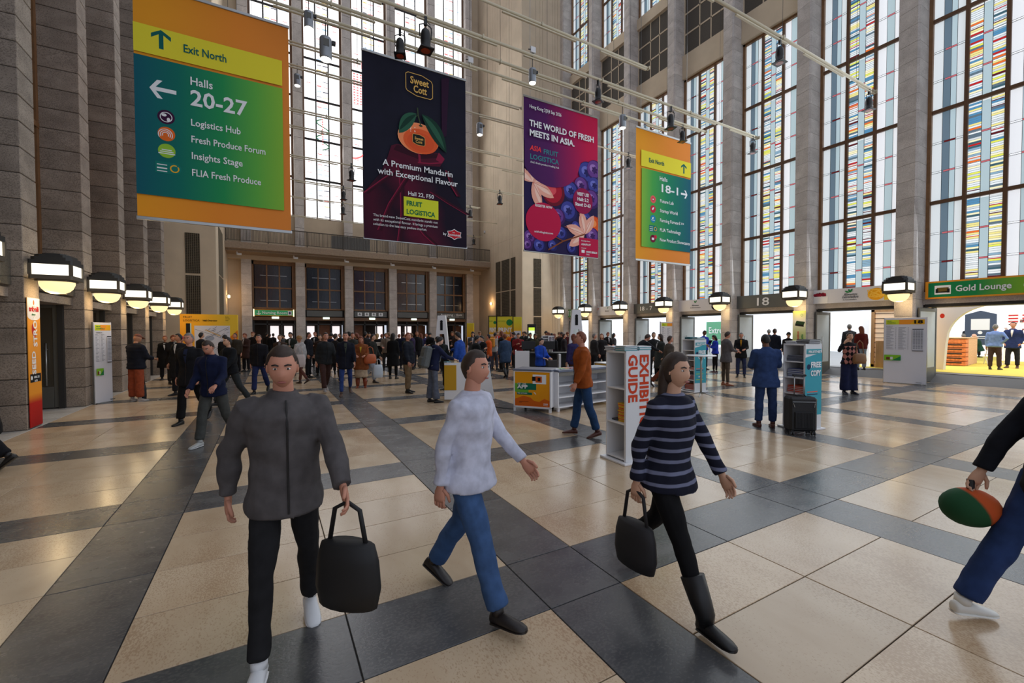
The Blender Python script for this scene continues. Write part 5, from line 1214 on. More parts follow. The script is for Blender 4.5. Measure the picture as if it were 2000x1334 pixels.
def promo(px0, px1, py, topy, lab, kind_):
    A0, A1 = gp(px0, py), gp(px1, py); d_ = (A0-Vector((0, 0, CH))).dot(FW); h = CH+(646-topy)/FPX*d_
    t, w = frame_to('display_stand', lab, 'display', A0, A1, 'orange display stands')
    MB().bbox(0, 0, 0, w, .12, h, .01).build('panel', grad('promo_orange', [(0, (236, 130, 30)), (1.2, (238, 150, 34)), (2.4, (214, 206, 60))], (0, 0, 1)), t)
    if kind_ == 'print':
        MB().box(-.03, -.02, 0, .02, .14, h+.04).box(w-.02, -.02, 0, w+.03, .14, h+.04).box(-.03, -.02, h, w+.03, .14, h+.04).build('frame', M_BLACK, t)
        A = Art(t, w, h, -.001); A.disc(.78, .86, w*.2, w*.2, M_GREENP, 18); A.done(); text('FRUIT LOGISTICA', .1, None, t, M_GREENP, x=w*.08, z=h*.88, y=-.03, width=w*.45)
        text('PRINT', .4, None, t, M_TXT, x=w*.08, z=h*.64, y=-.03, bold=.03, width=w*.84); text('YOUR BADGE', .2, None, t, M_TXT, x=w*.08, z=h*.54, y=-.03, bold=.02, width=w*.8)
    elif kind_ == 'map':
        A = Art(t, w, h, -.001); A.rect(.08, .1, .92, .68, ink('map_paper', (206, 208, 220)))
        for i in range(7): A.line([(.15+.1*i, .3+.05*(i % 3)), (.3+.08*i, .6-.04*(i % 2))], .02, ink('map_line', (70, 76, 96)))
        A.done()
    elif kind_ == 'screen':
        MB().bbox(.02, -.02, h*.35, w-.02, 0, h-.04, .004).build('bezel', M_BLACK, t); MB().rect((.08, -.022, h*.45), (w-.16, 0, 0), (0, 0, h*.45)).build('screen', emitm('screen_glow', (226, 240, 226), .9), t); MB().rect((.08, -.024, h*.83), (w-.16, 0, 0), (0, 0, h*.08)).build('screen_header', emitm('screen_lime', (196, 226, 60), .9), t)
    return t
promo(955, 970, 703, 617, 'narrow orange display lettered PRINT, leftmost of the pair by the right alcove wall', 'print')
promo(971, 1002, 703, 617, 'wide orange display lettered PRINT with a green dot, by the right alcove wall', 'print')
promo(1003, 1019, 704, 618, 'orange stand with a site map right of the PRINT displays', 'map')
o = promo(1030, 1047, 708, 632, 'black digital screen column with a lime header beside the tall grille', 'screen'); 
for c_ in o.children:
    if c_.name.startswith('panel'): c_.material_slots[0].link = 'OBJECT'; c_.material_slots[0].material = M_BLACK
promo(912, 926, 716, 630, 'small orange and white roll-up with a map right of the i tower', 'map')
# fin posters
t = thing('fin_poster', 'tall orange poster strip reading SEED STRONG on the nearest left fin', 'poster', (-3.885, FY[2]-.27, .03), PI/2, 'poster strips on the fins'); w, h = .5, 2.42
MB().bbox(0, -.012, 0, w, .0, h, .003).build('board', grad('strip_orange', [(0, (170, 24, 20)), (.45, (190, 34, 24)), (.62, (236, 150, 40)), (2.4, (238, 160, 60))], (0, 0, 1)), t)
A = Art(t, w, h, -.012); A.rect(0, .86, 1, 1, ink('strip_white', (226, 224, 226))); A.disc(.5, .86, .25, .08, ink('strip_white', (226, 224, 226)), 20, 180, 360); A.leaf(.35, .80, .3, .07, -70, ink('beet_red', (190, 40, 40))); A.rect(.08, .345, .95, .41, M_INK); A.disc(.2, .38, .04, .04, M_TXT, 10); A.disc(.5, .965, .03, .05, ink('flame', (220, 90, 40)), 8); A.done()
text('SEED', .2, None, t, M_TXT, x=.26, z=.98, y=-.017, bold=.02, rot=-PI/2, width=None); text('STRONG', .2, None, t, M_TXT, x=.34, z=1.5, y=-.017, bold=.02, rot=-PI/2)
text('tribelli', .13, None, t, ink('beet_red', (190, 40, 40)), x=.06, z=2.17, y=-.017, bold=.03, width=.38); text('seeds', .07, None, t, M_GREENP, x=.16, z=2.09, y=-.017); text('HALL 2.2', .055, None, t, M_TXT, x=.18, z=.91, y=-.017, bold=.02); text('A-50', .055, None, t, M_TXT, x=.2, z=.84, y=-.017, bold=.02)
t = thing('fin_poster', 'tall pale green poster strip with an avocado crate, on the fin behind the copy tower', 'poster', (18.835, RC[3]+.24, .1), -PI/2, 'poster strips on the fins'); w, h = .5, 2.5
MB().bbox(0, -.012, 0, w, 0, h, .003).build('board', grad('strip_green', [(0, (140, 180, 80)), (1.6, (196, 208, 150)), (2.1, (214, 214, 210)), (2.5, (190, 200, 90))], (0, 0, 1)), t)
A = Art(t, w, h, -.012); A.poly([(.2, .79), (.85, .77), (.95, .82), (.3, .84)], ink('crate_green', (34, 60, 40))); A.poly([(.2, .79), (.85, .77), (.85, .74), (.2, .76)], M_INK); A.ring(.7, .93, .05, .05, .012, M_GREENP); A.done()
text('prevention', .12, None, t, ink('text_coral', (196, 70, 60)), x=.16, z=1.75, y=-.04, bold=.02, rot=PI/2, width=None) if False else text('prevention', .13, None, t, ink('text_coral', (196, 70, 60)), x=.26, z=1.1, y=-.04, bold=.02, rot=-PI/2)
text('of waste', .13, None, t, M_GREENP, x=.42, z=1.1, y=-.04, bold=.02, rot=-PI/2)

# suitcase
def suitcase(label, g, rz):
    t = thing('suitcase', label, 'suitcase', g, rz); w, d, z0, z1 = .44, .26, .07, .66
    MB().bbox(-w/2, -d/2, z0, w/2, d/2, z1, .035).build('shell', mat('suitcase_black', (20, 20, 22), .55, bump=.3, scale=120), t)
    MB().bbox(-w/2+.07, -d/2-.02, z0+.05, w/2-.07, -d/2+.01, z0+.34, .01).build('front_pocket', mat('suitcase_ribbed', (16, 16, 18), .7), t)
    r_ = MB()
    for i in range(12): r_.box(-w/2+.085+i*.023, -d/2-.025, z0+.07, -w/2+.093+i*.023, -d/2-.018, z0+.32)
    r_.build('pocket_ribs', M_BLACK, t, kind='stuff')
    z_ = MB().tube([(-w/2+.04, -d/2-.003, z1-.08), (w/2-.04, -d/2-.003, z1-.08)], .005, 5).tube([(-w/2+.05, -d/2-.004, z1-.1), (-w/2+.07, -d/2-.012, z1-.17)], .004, 5).tube([(w/2-.05, -d/2-.004, z1-.1), (w/2-.06, -d/2-.012, z1-.17)], .004, 5); z_.build('zip', M_STEEL, t)
    for x in (-.07, .09): MB().tube([(x, .06, z1-.02), (x, .06, 1.02)], .009, 8).build('handle_tube', M_STEEL, t, smooth=True)
    MB().bbox(-.1, .04, 1.0, .12, .085, 1.035, .008).build('handle_grip', M_BLACK, t); MB().tube([(-.07, -.02, z1), (-.05, -.02, z1+.03), (.06, -.02, z1+.03), (.08, -.02, z1)], .009, 6).build('carry_handle', M_BLACK, t)
    for x in (-w/2+.05, w/2-.05):
        for y in (-d/2+.04, d/2-.05):
            k = MB().box(x-.022, y-.02, .045, x+.022, y+.02, .085).build('wheel_fork', M_BLACK, t); MB().tube([(x-.03, y, .032), (x-.012, y, .032)], .031, 12).tube([(x+.012, y, .032), (x+.03, y, .032)], .031, 12).build('wheel', mat('wheel_grey', (60, 60, 62), .5), k)
suitcase('black cabin suitcase with raised handle standing in front of the copy tower', gp(1562, 848), -math.radians(29.3+8))

# ------------------------------------------------------------------ exhibition hall contents behind the right doors
ZH = .27
def frame_rect(t, w, h, th, dd, m, name='frame'):
    MB().bbox(0, 0, 0, th, dd, h, .004).bbox(w-th, 0, 0, w, dd, h, .004).bbox(0, 0, h-th, w, dd, h, .004).bbox(0, 0, 0, w, dd, th, .004).build(name, m, t)
M_PINE = mat('pine_wood', (206, 160, 112), .6, vary=.2, scale=6, stretch=(1, 1, .2)); M_OSB = mat('chipboard', (222, 176, 134), .75, vary=.35, scale=26)
# wooden lattice wall in the second doorway
A0, A1 = gp(1693, 727, 0), gp(1752, 727, 0); A0 = Vector((A0.x, A0.y, ZH))
t = thing('lattice_wall', 'pine frame with horizontal slats inside the second right doorway', 'partition', (21.9, 8.42, .277), -PI/2); w, h = 2.0, 2.4
frame_rect(t, w, h, .12, .12, M_PINE)
MB().bbox(-.32, .02, 0, -.06, .1, h, .01).build('post_panel', M_HALLW, t)
for i in range(12): MB().bbox(.12, .0, .2+i*.2, w-.12, .07, .228+i*.2, .003).build('slat', mat('slat_dark', (66, 66, 64), .5), t)
MB().rect((.12, .09, .12), (w-.24, 0, 0), (0, 0, h-.24)).build('backing', emitm('emissive_peach', (246, 214, 180), .5), t)  # glow put into the backing's material, no lamp behind it
MB().bbox(.25, -.25, .0, .75, -.02, 1.1, .01).build('pine_box', M_PINE, t); MB().rect((w*.55, -.002, h*.86), (.5, 0, 0), (0, 0, .18)).build('green_label', ink('leaf_green2', (40, 130, 70)), t)
# green Extremadura panel in the third doorway
t = thing('wall_panel', 'green wall panel lettered Extremadura seen through the doorway right of the fig sign', 'panel', (27.6, 20.45, .82), -PI/2); w, h = 2.9, 1.62
MB().bbox(0, 0, 0, w, .1, h, .01).build('board', mat('extrem_green', (92, 156, 122), .7, emit=.25), t); text('Extremadura', .62, None, t, M_TXT, x=.2, z=.8, y=-.02, bold=.01, width=2.6); text('alimentos de verdad', .2, None, t, M_TXT, x=.4, z=.3, y=-.02)
MB().box(.2, .02, -.56, .3, .08, 0).box(w-.3, .02, -.56, w-.2, .08, 0).build('leg', M_STEEL, t)
# white arch portal of the lounge stand
t = thing('arch_portal', 'white arched portal with orange dots inside the nearest right doorway', 'arch', (22.6, 6.6, ZH), -PI/2)
W2, H2 = 5.6, 2.9; pts = []; inner = []; R_ = 1.15
out = [(0, 0), (0, H2), (W2, H2), (W2, 0)]
arc = [(.22, 0)] + [(.22+.15*math.sin(q*PI/2*.5), .8+.5*q) for q in (.5,)] + [(.3+1.3*(1-math.cos(a*D_)), 1.2+1.25*math.sin(a*D_)) for D_ in (PI/180,) for a in range(0, 91, 10)] + [(W2-.4, 2.55), (W2-.4, 0)]
def band(poly_o, poly_i, y0, y1, m, name):
    mb = MB(); vs = [(x, y, z) for y in (y0, y1) for x, z in poly_o+poly_i[::-1]]; n = len(poly_o)+len(poly_i)
    mb.add(vs, [tuple(range(n)), tuple(range(n, 2*n))[::-1]]+[(i, n+i, n+(i+1) % n, (i+1) % n) for i in range(n)]); return mb.build(name, m, t)
band(out, arc, 0, .25, mat('arch_white', (214, 208, 204), .6), 'arch_body')
A = Art(t, 1, 1, -.002); A.disc(.17, 2.08, .07, .09, ink('dot_red', (190, 50, 30)), 14); A.disc(.62, 2.62, .2, .2, ink('dot_orange', (216, 110, 50)), 20, 180, 360); A.done()
# chipboard crate counter
t, _w = frame_to('crate_counter', 'chipboard counter with five dark slots on the yellow carpet', 'counter', (25.5, 6.5, 0), (28.3, 6.85, 0), z=.282)
for i in range(6): MB().bbox(0, 0, .02+i*.19, .6, .95, .2+i*.19-.015, .01).build('crate', mat('orange_crate', (226, 130, 74), .7, vary=.25, scale=12), t)
for i in range(5): MB().bbox(-.015, .12, .11+i*.19, .01, .62, .16+i*.19, .003).build('slot', M_BLACK, t)
MB().bbox(.6, 0, 0, 2.85, .95, 1.16, .01).build('chipboard_body', M_OSB, t); MB().bbox(-.03, -.03, 1.16, 2.9, .98, 1.19, .008).build('counter_top', M_PINE, t)
t = thing('poster_wall', 'dark navy poster panel with a white square in the lounge stand', 'poster', (32.5, 8.35, ZH+.75), -PI/2); w, h = 1.15, 1.75
MB().add([(0, 0, 0), (w, 0, 0), (w, 0, 1.6), (w/2, 0, 1.8), (0, 0, 1.6), (0, .1, 0), (w, .1, 0), (w, .1, 1.6), (w/2, .1, 1.8), (0, .1, 1.6)], [(0, 1, 2, 3, 4), (9, 8, 7, 6, 5), (0, 5, 6, 1), (1, 6, 7, 2), (2, 7, 8, 3), (3, 8, 9, 4), (4, 9, 5, 0)]).build('board', mat('poster_navy', (60, 74, 98), .6), t)
Ar = Art(t, w, h, -.001); Ar.rect(.2, .45, .8, .78, M_TXT); Ar.disc(.5, .37, .09, .09, M_TXT, 12); Ar.rect(.2, .24, .8, .26, M_TXT); Ar.rect(.3, .19, .7, .205, M_TXT); Ar.done()
MB().box(.1, .02, -.9, .2, .08, 0).box(w-.2, .02, -.9, w-.1, .08, 0).build('leg', M_STEEL, t)
t = thing('photo_wall', 'white display wall with red and dark product pictures behind the navy blazer man', 'display wall', (31.5, 6.9, ZH), -PI/2); w, h = 3.2, 2.5
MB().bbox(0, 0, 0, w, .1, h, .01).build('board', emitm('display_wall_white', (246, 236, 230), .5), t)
Ar = Art(t, w, h, -.001); rm = random.Random(8)
for i in range(14): Ar.rect(.1+.14*(i % 6), .88-.06*(i//6), .2+.14*(i % 6), .91-.06*(i//6), ink('product_red', (206, 60, 66)))
for i in range(40): u, v = rm.uniform(.05, .92), rm.uniform(.55, .8); Ar.rect(u, v, u+.03, v+.025, ink('product_%d' % (i % 3), ((60, 50, 60), (140, 90, 90), (200, 180, 180))[i % 3]))
Ar.done()
for (x, y, lab) in ((27.9, 6.25, 'white folding chair beside the chipboard counter'), ):
    t = thing('folding_chair', lab, 'chair', (x, y, ZH), -PI/2+.5)
    MB().bbox(-.22, -.2, .44, .22, .2, .47, .008).build('seat', M_LWHITE, t); MB().bbox(-.22, -.24, .7, .22, -.21, .92, .008).build('backrest', M_LWHITE, t)
    for s in (-.22, .22): MB().tube([(s, .25, 0), (s, -.22, .92)], .014, 6).build('leg', M_LWHITE, t); MB().tube([(s, -.25, 0), (s, .18, .46)], .014, 6).build('leg', M_LWHITE, t)
t = thing('side_table', 'small white table between the two men on the yellow carpet', 'table', (28.3, 5.6, .282), 0)
MB().bbox(-.5, -.4, .92, .5, .4, .96, .006).build('tabletop', M_PINE, t)
for sx in (-.42, .42):
    for sy_ in (-.32, .32): MB().tube([(sx, sy_, 0), (sx, sy_, .92)], .014, 6).build('leg', M_LWHITE, t)

t = thing('floor_cable', 'thin black cable on the floor between the slanted counter and the orange desk', 'cable', (0, 0, 0))
MB().tube([gp(x, y, .006) for x, y in ((905, 778), (925, 783), (948, 790), (975, 796), (1004, 799))], .009, 6).build('cord', M_BLACK, t, smooth=True)
# ------------------------------------------------------------------ figures
D2R = math.pi/180
def adir(flex, side, abd):
    f, a = flex*D2R, abd*D2R
    return Vector((side*math.sin(a), math.sin(f)*math.cos(a), -math.cos(f)*math.cos(a)))
POSES = dict(
 stand=dict(),
 stand2=dict(hipR=8, kneeR=10, hipL=-3, shR=4, feR=20, shL=-3, feL=12, twist=8, hy=18),
 phone=dict(shR=22, abR=8, feR=120, fiR=-28, shL=18, abL=8, feL=100, fiL=-28, hp=24, hipR=5, kneeR=6),
 call=dict(shR=40, abR=38, feR=165, fiR=-24, shL=16, abL=8, feL=75, fiL=-34, hp=2, hipR=4, kneeR=6),
 read=dict(shR=18, abR=10, feR=78, fiR=-20, shL=18, abL=10, feL=78, fiL=-20, hp=20),
 point=dict(shR=48, abR=6, feR=78, fiR=-8, shL=0, feL=15, lean=10, hp=12),
 lean=dict(lean=32, shR=44, feR=70, fiR=-12, shL=44, feL=76, fiL=-12, hp=20, hipR=-4, hipL=6, kneeL=8),
 walk=dict(hipR=24, kneeR=6, hipL=-18, kneeL=16, shR=-20, feR=-4, shL=22, feL=44, lean=4, twist=6, pL=30, pR=-8),
 walk2=dict(hipR=14, kneeR=8, hipL=-12, kneeL=30, shR=-10, feR=8, shL=12, feL=26, lean=3, pL=30),
 stride=dict(hipR=31, kneeR=4, hipL=-25, kneeL=20, shR=-26, feR=-6, shL=24, feL=50, lean=6, twist=10, pL=40, pR=-14),
 hip=dict(shR=-24, abR=34, feR=34, fiR=-40, shL=-4, feL=10, hipR=4, kneeR=3),
 pockets=dict(shR=-14, abR=16, feR=26, fiR=-14, shL=-14, abL=16, feL=26, fiL=-14, hipR=4, hipL=-3),
 sit=dict(hipR=86, kneeR=84, hipL=84, kneeL=88, shR=26, feR=72, fiR=-20, shL=26, feL=78, fiL=-20, lean=14, hp=14),
)
def skel(p, H, build=1.0):
    k = H/1.75; g = lambda n, d=0: p.get(n, d); J = {}
    th, sh = .435*k, .425*k
    lean = g('lean')*D2R; up = Vector((0, math.sin(lean), math.cos(lean)))
    lowest = 1e9; legs = {}
    for s, n in ((1, 'R'), (-1, 'L')):
        hip = Vector((s*.088*k, 0, 0)); kn = hip + adir(g('hip'+n), s, g('spl', 3))*th
        an = kn + adir(g('hip'+n)-g('knee'+n), s, g('spl', 3)*.4)*sh
        pt = g('p'+n)*D2R; toe = an + Vector((0, math.cos(pt)*.17*k, -math.sin(pt)*.17*k)); heel = an+Vector((0, -.06*math.cos(pt)*k, .06*math.sin(pt)*k))
        low = min(an.z-.085*k*math.cos(pt)-.0*k, toe.z-.075*k*math.cos(pt), heel.z-.08*k*math.cos(pt)); lowest = min(lowest, low); legs[n] = (hip, kn, an, pt)
    off = Vector((0, 0, -lowest))
    P = off.copy()
    for n in 'RL': J['hip'+n], J['kn'+n], J['an'+n] = (v+off for v in legs[n][:3]); J['pt'+n] = legs[n][3]
    J['P'] = P; J['up'] = up; J['N'] = P+up*.53*k + Vector((0, 0, .0))
    tw = g('twist')*D2R; lat = Vector((math.cos(tw), math.sin(tw), 0)); J['lat'] = lat
    for s, n in ((1, 'R'), (-1, 'L')):
        S_ = P+up*.475*k+lat*(s*.17*k*build)
        def rot(v): return Vector((v.x*math.cos(tw)-v.y*math.sin(tw), v.x*math.sin(tw)+v.y*math.cos(tw), v.z))
        E_ = S_+rot(adir(g('sh'+n)+g('lean')*.3, s, g('ab'+n, 9)))*.285*k
        W_ = E_+rot(adir(g('fe'+n, 14), s, g('fi'+n, 2)))*.255*k
        J['sh'+n], J['el'+n], J['wr'+n] = S_, E_, W_
        J['hd'+n] = (W_-E_).normalized()
    hp = (g('hp')+g('lean')*.55)*D2R; hy = g('hy')*D2R
    J['hq'] = Matrix.Rotation(-hy, 4, 'Z') @ Matrix.Rotation(-hp, 4, 'X')
    J['H'] = J['N'] + up*.06*k + (J['hq'] @ Vector((0, .02, .108)))*k
    J['k'] = k; J['b'] = build
    return J
def loft(mb, rings, n=14, mi=0):
    """rings: (centre, lateral vec, depth vec); closed ends"""
    base = len(mb.v)
    for c, a, b in rings:
        for i in range(n):
            t = 2*PI*i/n; mb.v.append(tuple(c+a*math.cos(t)+b*math.sin(t)))
    for j in range(len(rings)-1):
        for i in range(n):
            i2 = (i+1) % n; mb.f.append((base+j*n+i, base+j*n+i2, base+(j+1)*n+i2, base+(j+1)*n+i)); mb.m.append(mi)
    mb.f.append(tuple(base+i for i in range(n))[::-1]); mb.m.append(mi)
    mb.f.append(tuple(base+(len(rings)-1)*n+i for i in range(n))); mb.m.append(mi)
def torso(mb, J, o, t0=-.2, t1=1.06, belly=0.0, flare=0.0):
    k, up, P, lat = J['k'], J['up'], J['P'], J['lat']; L = .53*k; dep = lat.cross(up)*-1
    if dep.y < 0: dep = -dep
    prof = [(-.9, .17, .125), (-.5, .172, .125), (-.25, .168, .122), (-.05, .166, .118), (.12, .155, .108), (.3, .142, .102), (.5, .15, .11), (.7, .165, .116), (.84, .168, .108), (.92, .13, .09), (.98, .085, .072), (1.06, .06, .062), (1.2, .056, .058)]
    R = []
    def at(t):
        for (a, x, y), (b, x2, y2) in zip(prof[:-1], prof[1:]):
            if a <= t <= b: f = (t-a)/(b-a); return x+(x2-x)*f, y+(y2-y)*f
        return prof[-1][1:] if t > 1 else prof[0][1:]
    ts = [t0]+[q for q in (-.5, -.25, -.05, .12, .3, .5, .7, .84, .92, .98, 1.06) if t0+.02 < q < t1-.02]+[t1]
    for t in ts:
        rx, ry = at(t); rx *= J['b']; fl = flare*max(0, .2-t)
        c = (P+up*L*t) if t >= 0 else P+Vector((0, 0, 1))*L*t
        bb = belly*math.exp(-((t-.2)/.25)**2)
        R.append((c+dep*(bb*.5+ .01), lat*(rx*k+o+fl), dep*(ry*k*J['b']+o+fl+bb*.6)))
    loft(mb, R, 18)
def headmesh(mb, J, mi=0, hair=None, nu=26, nv=20):
    """face and skull, or (hair given) a shell over its hair region"""
    k = J['k']*.98; M = J['hq']; C = J['H']; base = len(mb.v)
    def sm(x): x = max(0, min(1, x)); return x*x*(3-2*x)
    for j in range(nv+1):
        ph = PI*j/nv
        for i in range(nu):
            th = 2*PI*i/nu; x, y, z = math.sin(ph)*math.cos(th), math.sin(ph)*math.sin(th), -math.cos(ph)
            X, Y, Z = x*.074, y*.094, z*.115
            t = max(0, -z)
            X *= 1-.30*t**1.4; 
            if y < 0: Y *= 1-.35*t
            if y > 0:
                Y *= 1-.10*max(0, z)**2; fr = y**2
                if t > .0: Y += .012*t*fr
                Y += .024*math.exp(-(X/.012)**2)*math.exp(-((Z+.022)/.018)**2)*fr
                for s in (-1, 1): Y -= .010*math.exp(-((X-s*.03)/.016)**2-((Z-.012)/.013)**2)
                Y += .005*math.exp(-((Z-.036)/.012)**2)*fr + .006*math.exp(-(X/.022)**2-((Z+.062)/.009)**2) - .004*math.exp(-(X/.02)**2-((Z+.08)/.006)**2)
            if hair:
                if hair == 'bald': hl = .2
                elif hair == 'cap': hl = .035
                elif hair == 'beanie': hl = .02 if Y > 0 else -.01
                elif hair in ('long', 'bob'): hl = .070 if Y > .045 else (.070-(.045-Y)*3.2)
                else: hl = .068 if Y > .04 else (.068-(.04-Y)*(2.3 if Y > -.02 else 1.75))
                s = sm((Z-hl)/.016+.5); o = -.014+s*(.014+{'cap': .014, 'beanie': .02, 'long': .018, 'bob': .022, 'short': .012, 'bun': .012, 'crop': .006}.get(hair, .012))
                if hair in ('short', 'bob', 'long', 'bun') and s > .5: o += .004*noise.noise(Vector((X*70, Y*70, Z*70)))
                l = math.sqrt(X*X+Y*Y+Z*Z) or 1; X += X/l*o; Y += Y/l*o; Z += Z/l*o
            mb.v.append(tuple(C + M @ (Vector((X, Y, Z))*k)))
    for j in range(nv):
        for i in range(nu):
            i2 = (i+1) % nu; mb.f.append((base+j*nu+i, base+j*nu+i2, base+(j+1)*nu+i2, base+(j+1)*nu+i)); mb.m.append(mi)
    if not hair:
        for s in (-1, 1): mb.ell(C+M @ (Vector((s*.073, -.006, -.004))*k), (.011*k, .02*k, .031*k), 8, 6, mi, M.to_3x3())
def hand(mb, J, n, mi=0, curl=35):
    s = 1 if n == 'R' else -1; k = J['k']; W_ = J['wr'+n]; d = J['hd'+n]
    side = J['lat']*s; nrm = -side if abs(d.z) > .6 else Vector((0, 0, -1))       # palm faces the thigh, or down when the forearm is level
    nrm = (nrm-d*nrm.dot(d)).normalized(); w = d.cross(nrm).normalized()
    if (w.y < 0 and abs(d.z) > .6): w = -w                                          # thumb side forward
    if abs(d.z) <= .6 and w.dot(J['lat'])*s > 0: w = -w
    loft(mb, [(W_+d*(q*k), w*(a*k), nrm*(b*k)) for q, a, b in ((-.05, .026, .022), (0, .026, .019), (.03, .038, .019), (.07, .042, .016), (.092, .038, .011))], 10, mi)
    for i, (off, L) in enumerate(((.030, .066), (.010, .075), (-.010, .07), (-.029, .056))):
        p = W_+d*(.088*k)+w*(off*k); a = curl*D2R; pts = [p-d*.012*k]; cur = d; ang = a*.35
        for q in (.42, .33, .25):
            v = (d*math.cos(ang)+nrm*math.sin(ang)); p = p+v*(L*q*k); pts.append(p); ang += a
        mb.tube(pts, [.0095*k, .009*k, .008*k, .0062*k], 6, mi)
    p = W_+d*.02*k+w*.03*k; v = (d*.7+w*.65+nrm*.25).normalized(); q = p+v*.036*k; r = q+(d*.9+w*.15+nrm*.3).normalized()*.03*k
    mb.tube([p-v*.012*k, q, r, r+(r-q)*.6], [.014*k, .012*k, .0105*k, .007*k], 6, mi)
def legs(mb, J, r0, r1, r2, r3=None, end=1.0, o=0):
    k = J['k']
    for n in 'RL':
        h, kn, an = J['hip'+n], J['kn'+n], J['an'+n]; b = an-(an-kn).normalized()*0; e = kn+(an-kn)*end
        up = h+Vector((0, 0, .03*k))
        m1 = h.lerp(kn, .5); m2 = kn.lerp(e, .45)+Vector((0, -.012*k, 0))
        mb.tube([up, m1, kn, m2, e], [r0*k, (r0*.45+r1*.55)*k, r1*k, (r1*.5+r2*.5)*k, r2*k], 12)
def arms(mb, J, r0, r1, r2, cuff=.95):
    k = J['k']
    for n in 'RL':
        s, e, w = J['sh'+n], J['el'+n], J['wr'+n]; inn = s-J['lat']*(.05*k if n == 'R' else -.05*k)+Vector((0, 0, .012))
        mb.tube([inn, s, s.lerp(e, .5), e, e.lerp(w, .5), e.lerp(w, cuff)], [r0*k*.75, r0*k, (r0+r1)/2*k, r1*k, (r1+r2)/2*k, r2*k], 10)
        mb.ell(e, (r1*k, r1*k, r1*k), 8, 6)
def voxmesh(mb, name, voxel, m, smooth=3, fold=.0, fz=9, puff=0):
    me = mb.mesh(name, m); o = bpy.data.objects.new('tmp', me)
    r = o.modifiers.new('r', 'REMESH'); r.mode = 'VOXEL'; r.voxel_size = voxel; r.use_smooth_shade = True
    s = o.modifiers.new('s', 'SMOOTH'); s.factor = .5; s.iterations = smooth
    out = evaluated(o)
    bpy.data.objects.remove(o); bpy.data.meshes.remove(me); out.name = name
    out.materials.clear(); out.materials.append(m)
    if fold or puff:
        n = len(out.vertices); co = np.empty(n*3, np.float32); no = np.empty(n*3, np.float32)
        out.vertices.foreach_get('co', co); out.vertices.foreach_get('normal', no); co = co.reshape(-1, 3); no = no.reshape(-1, 3)
        nn = noise.noise
        d = np.array([nn(Vector((c[0]*4+3, c[1]*4, c[2]*fz))) + .5*nn(Vector((c[0]*13, c[1]*13+5, c[2]*15))) for c in co.tolist()])*fold
        if puff: d = d + puff*(np.abs(np.sin(co[:, 2]*PI/.085))**.6-.6)
        co += no*d[:, None].astype(np.float32); out.vertices.foreach_set('co', co.ravel()); out.update()
    out.polygons.foreach_set('use_smooth', [True]*len(out.polygons))
    return out
PCACHE = {}; PLACED = []
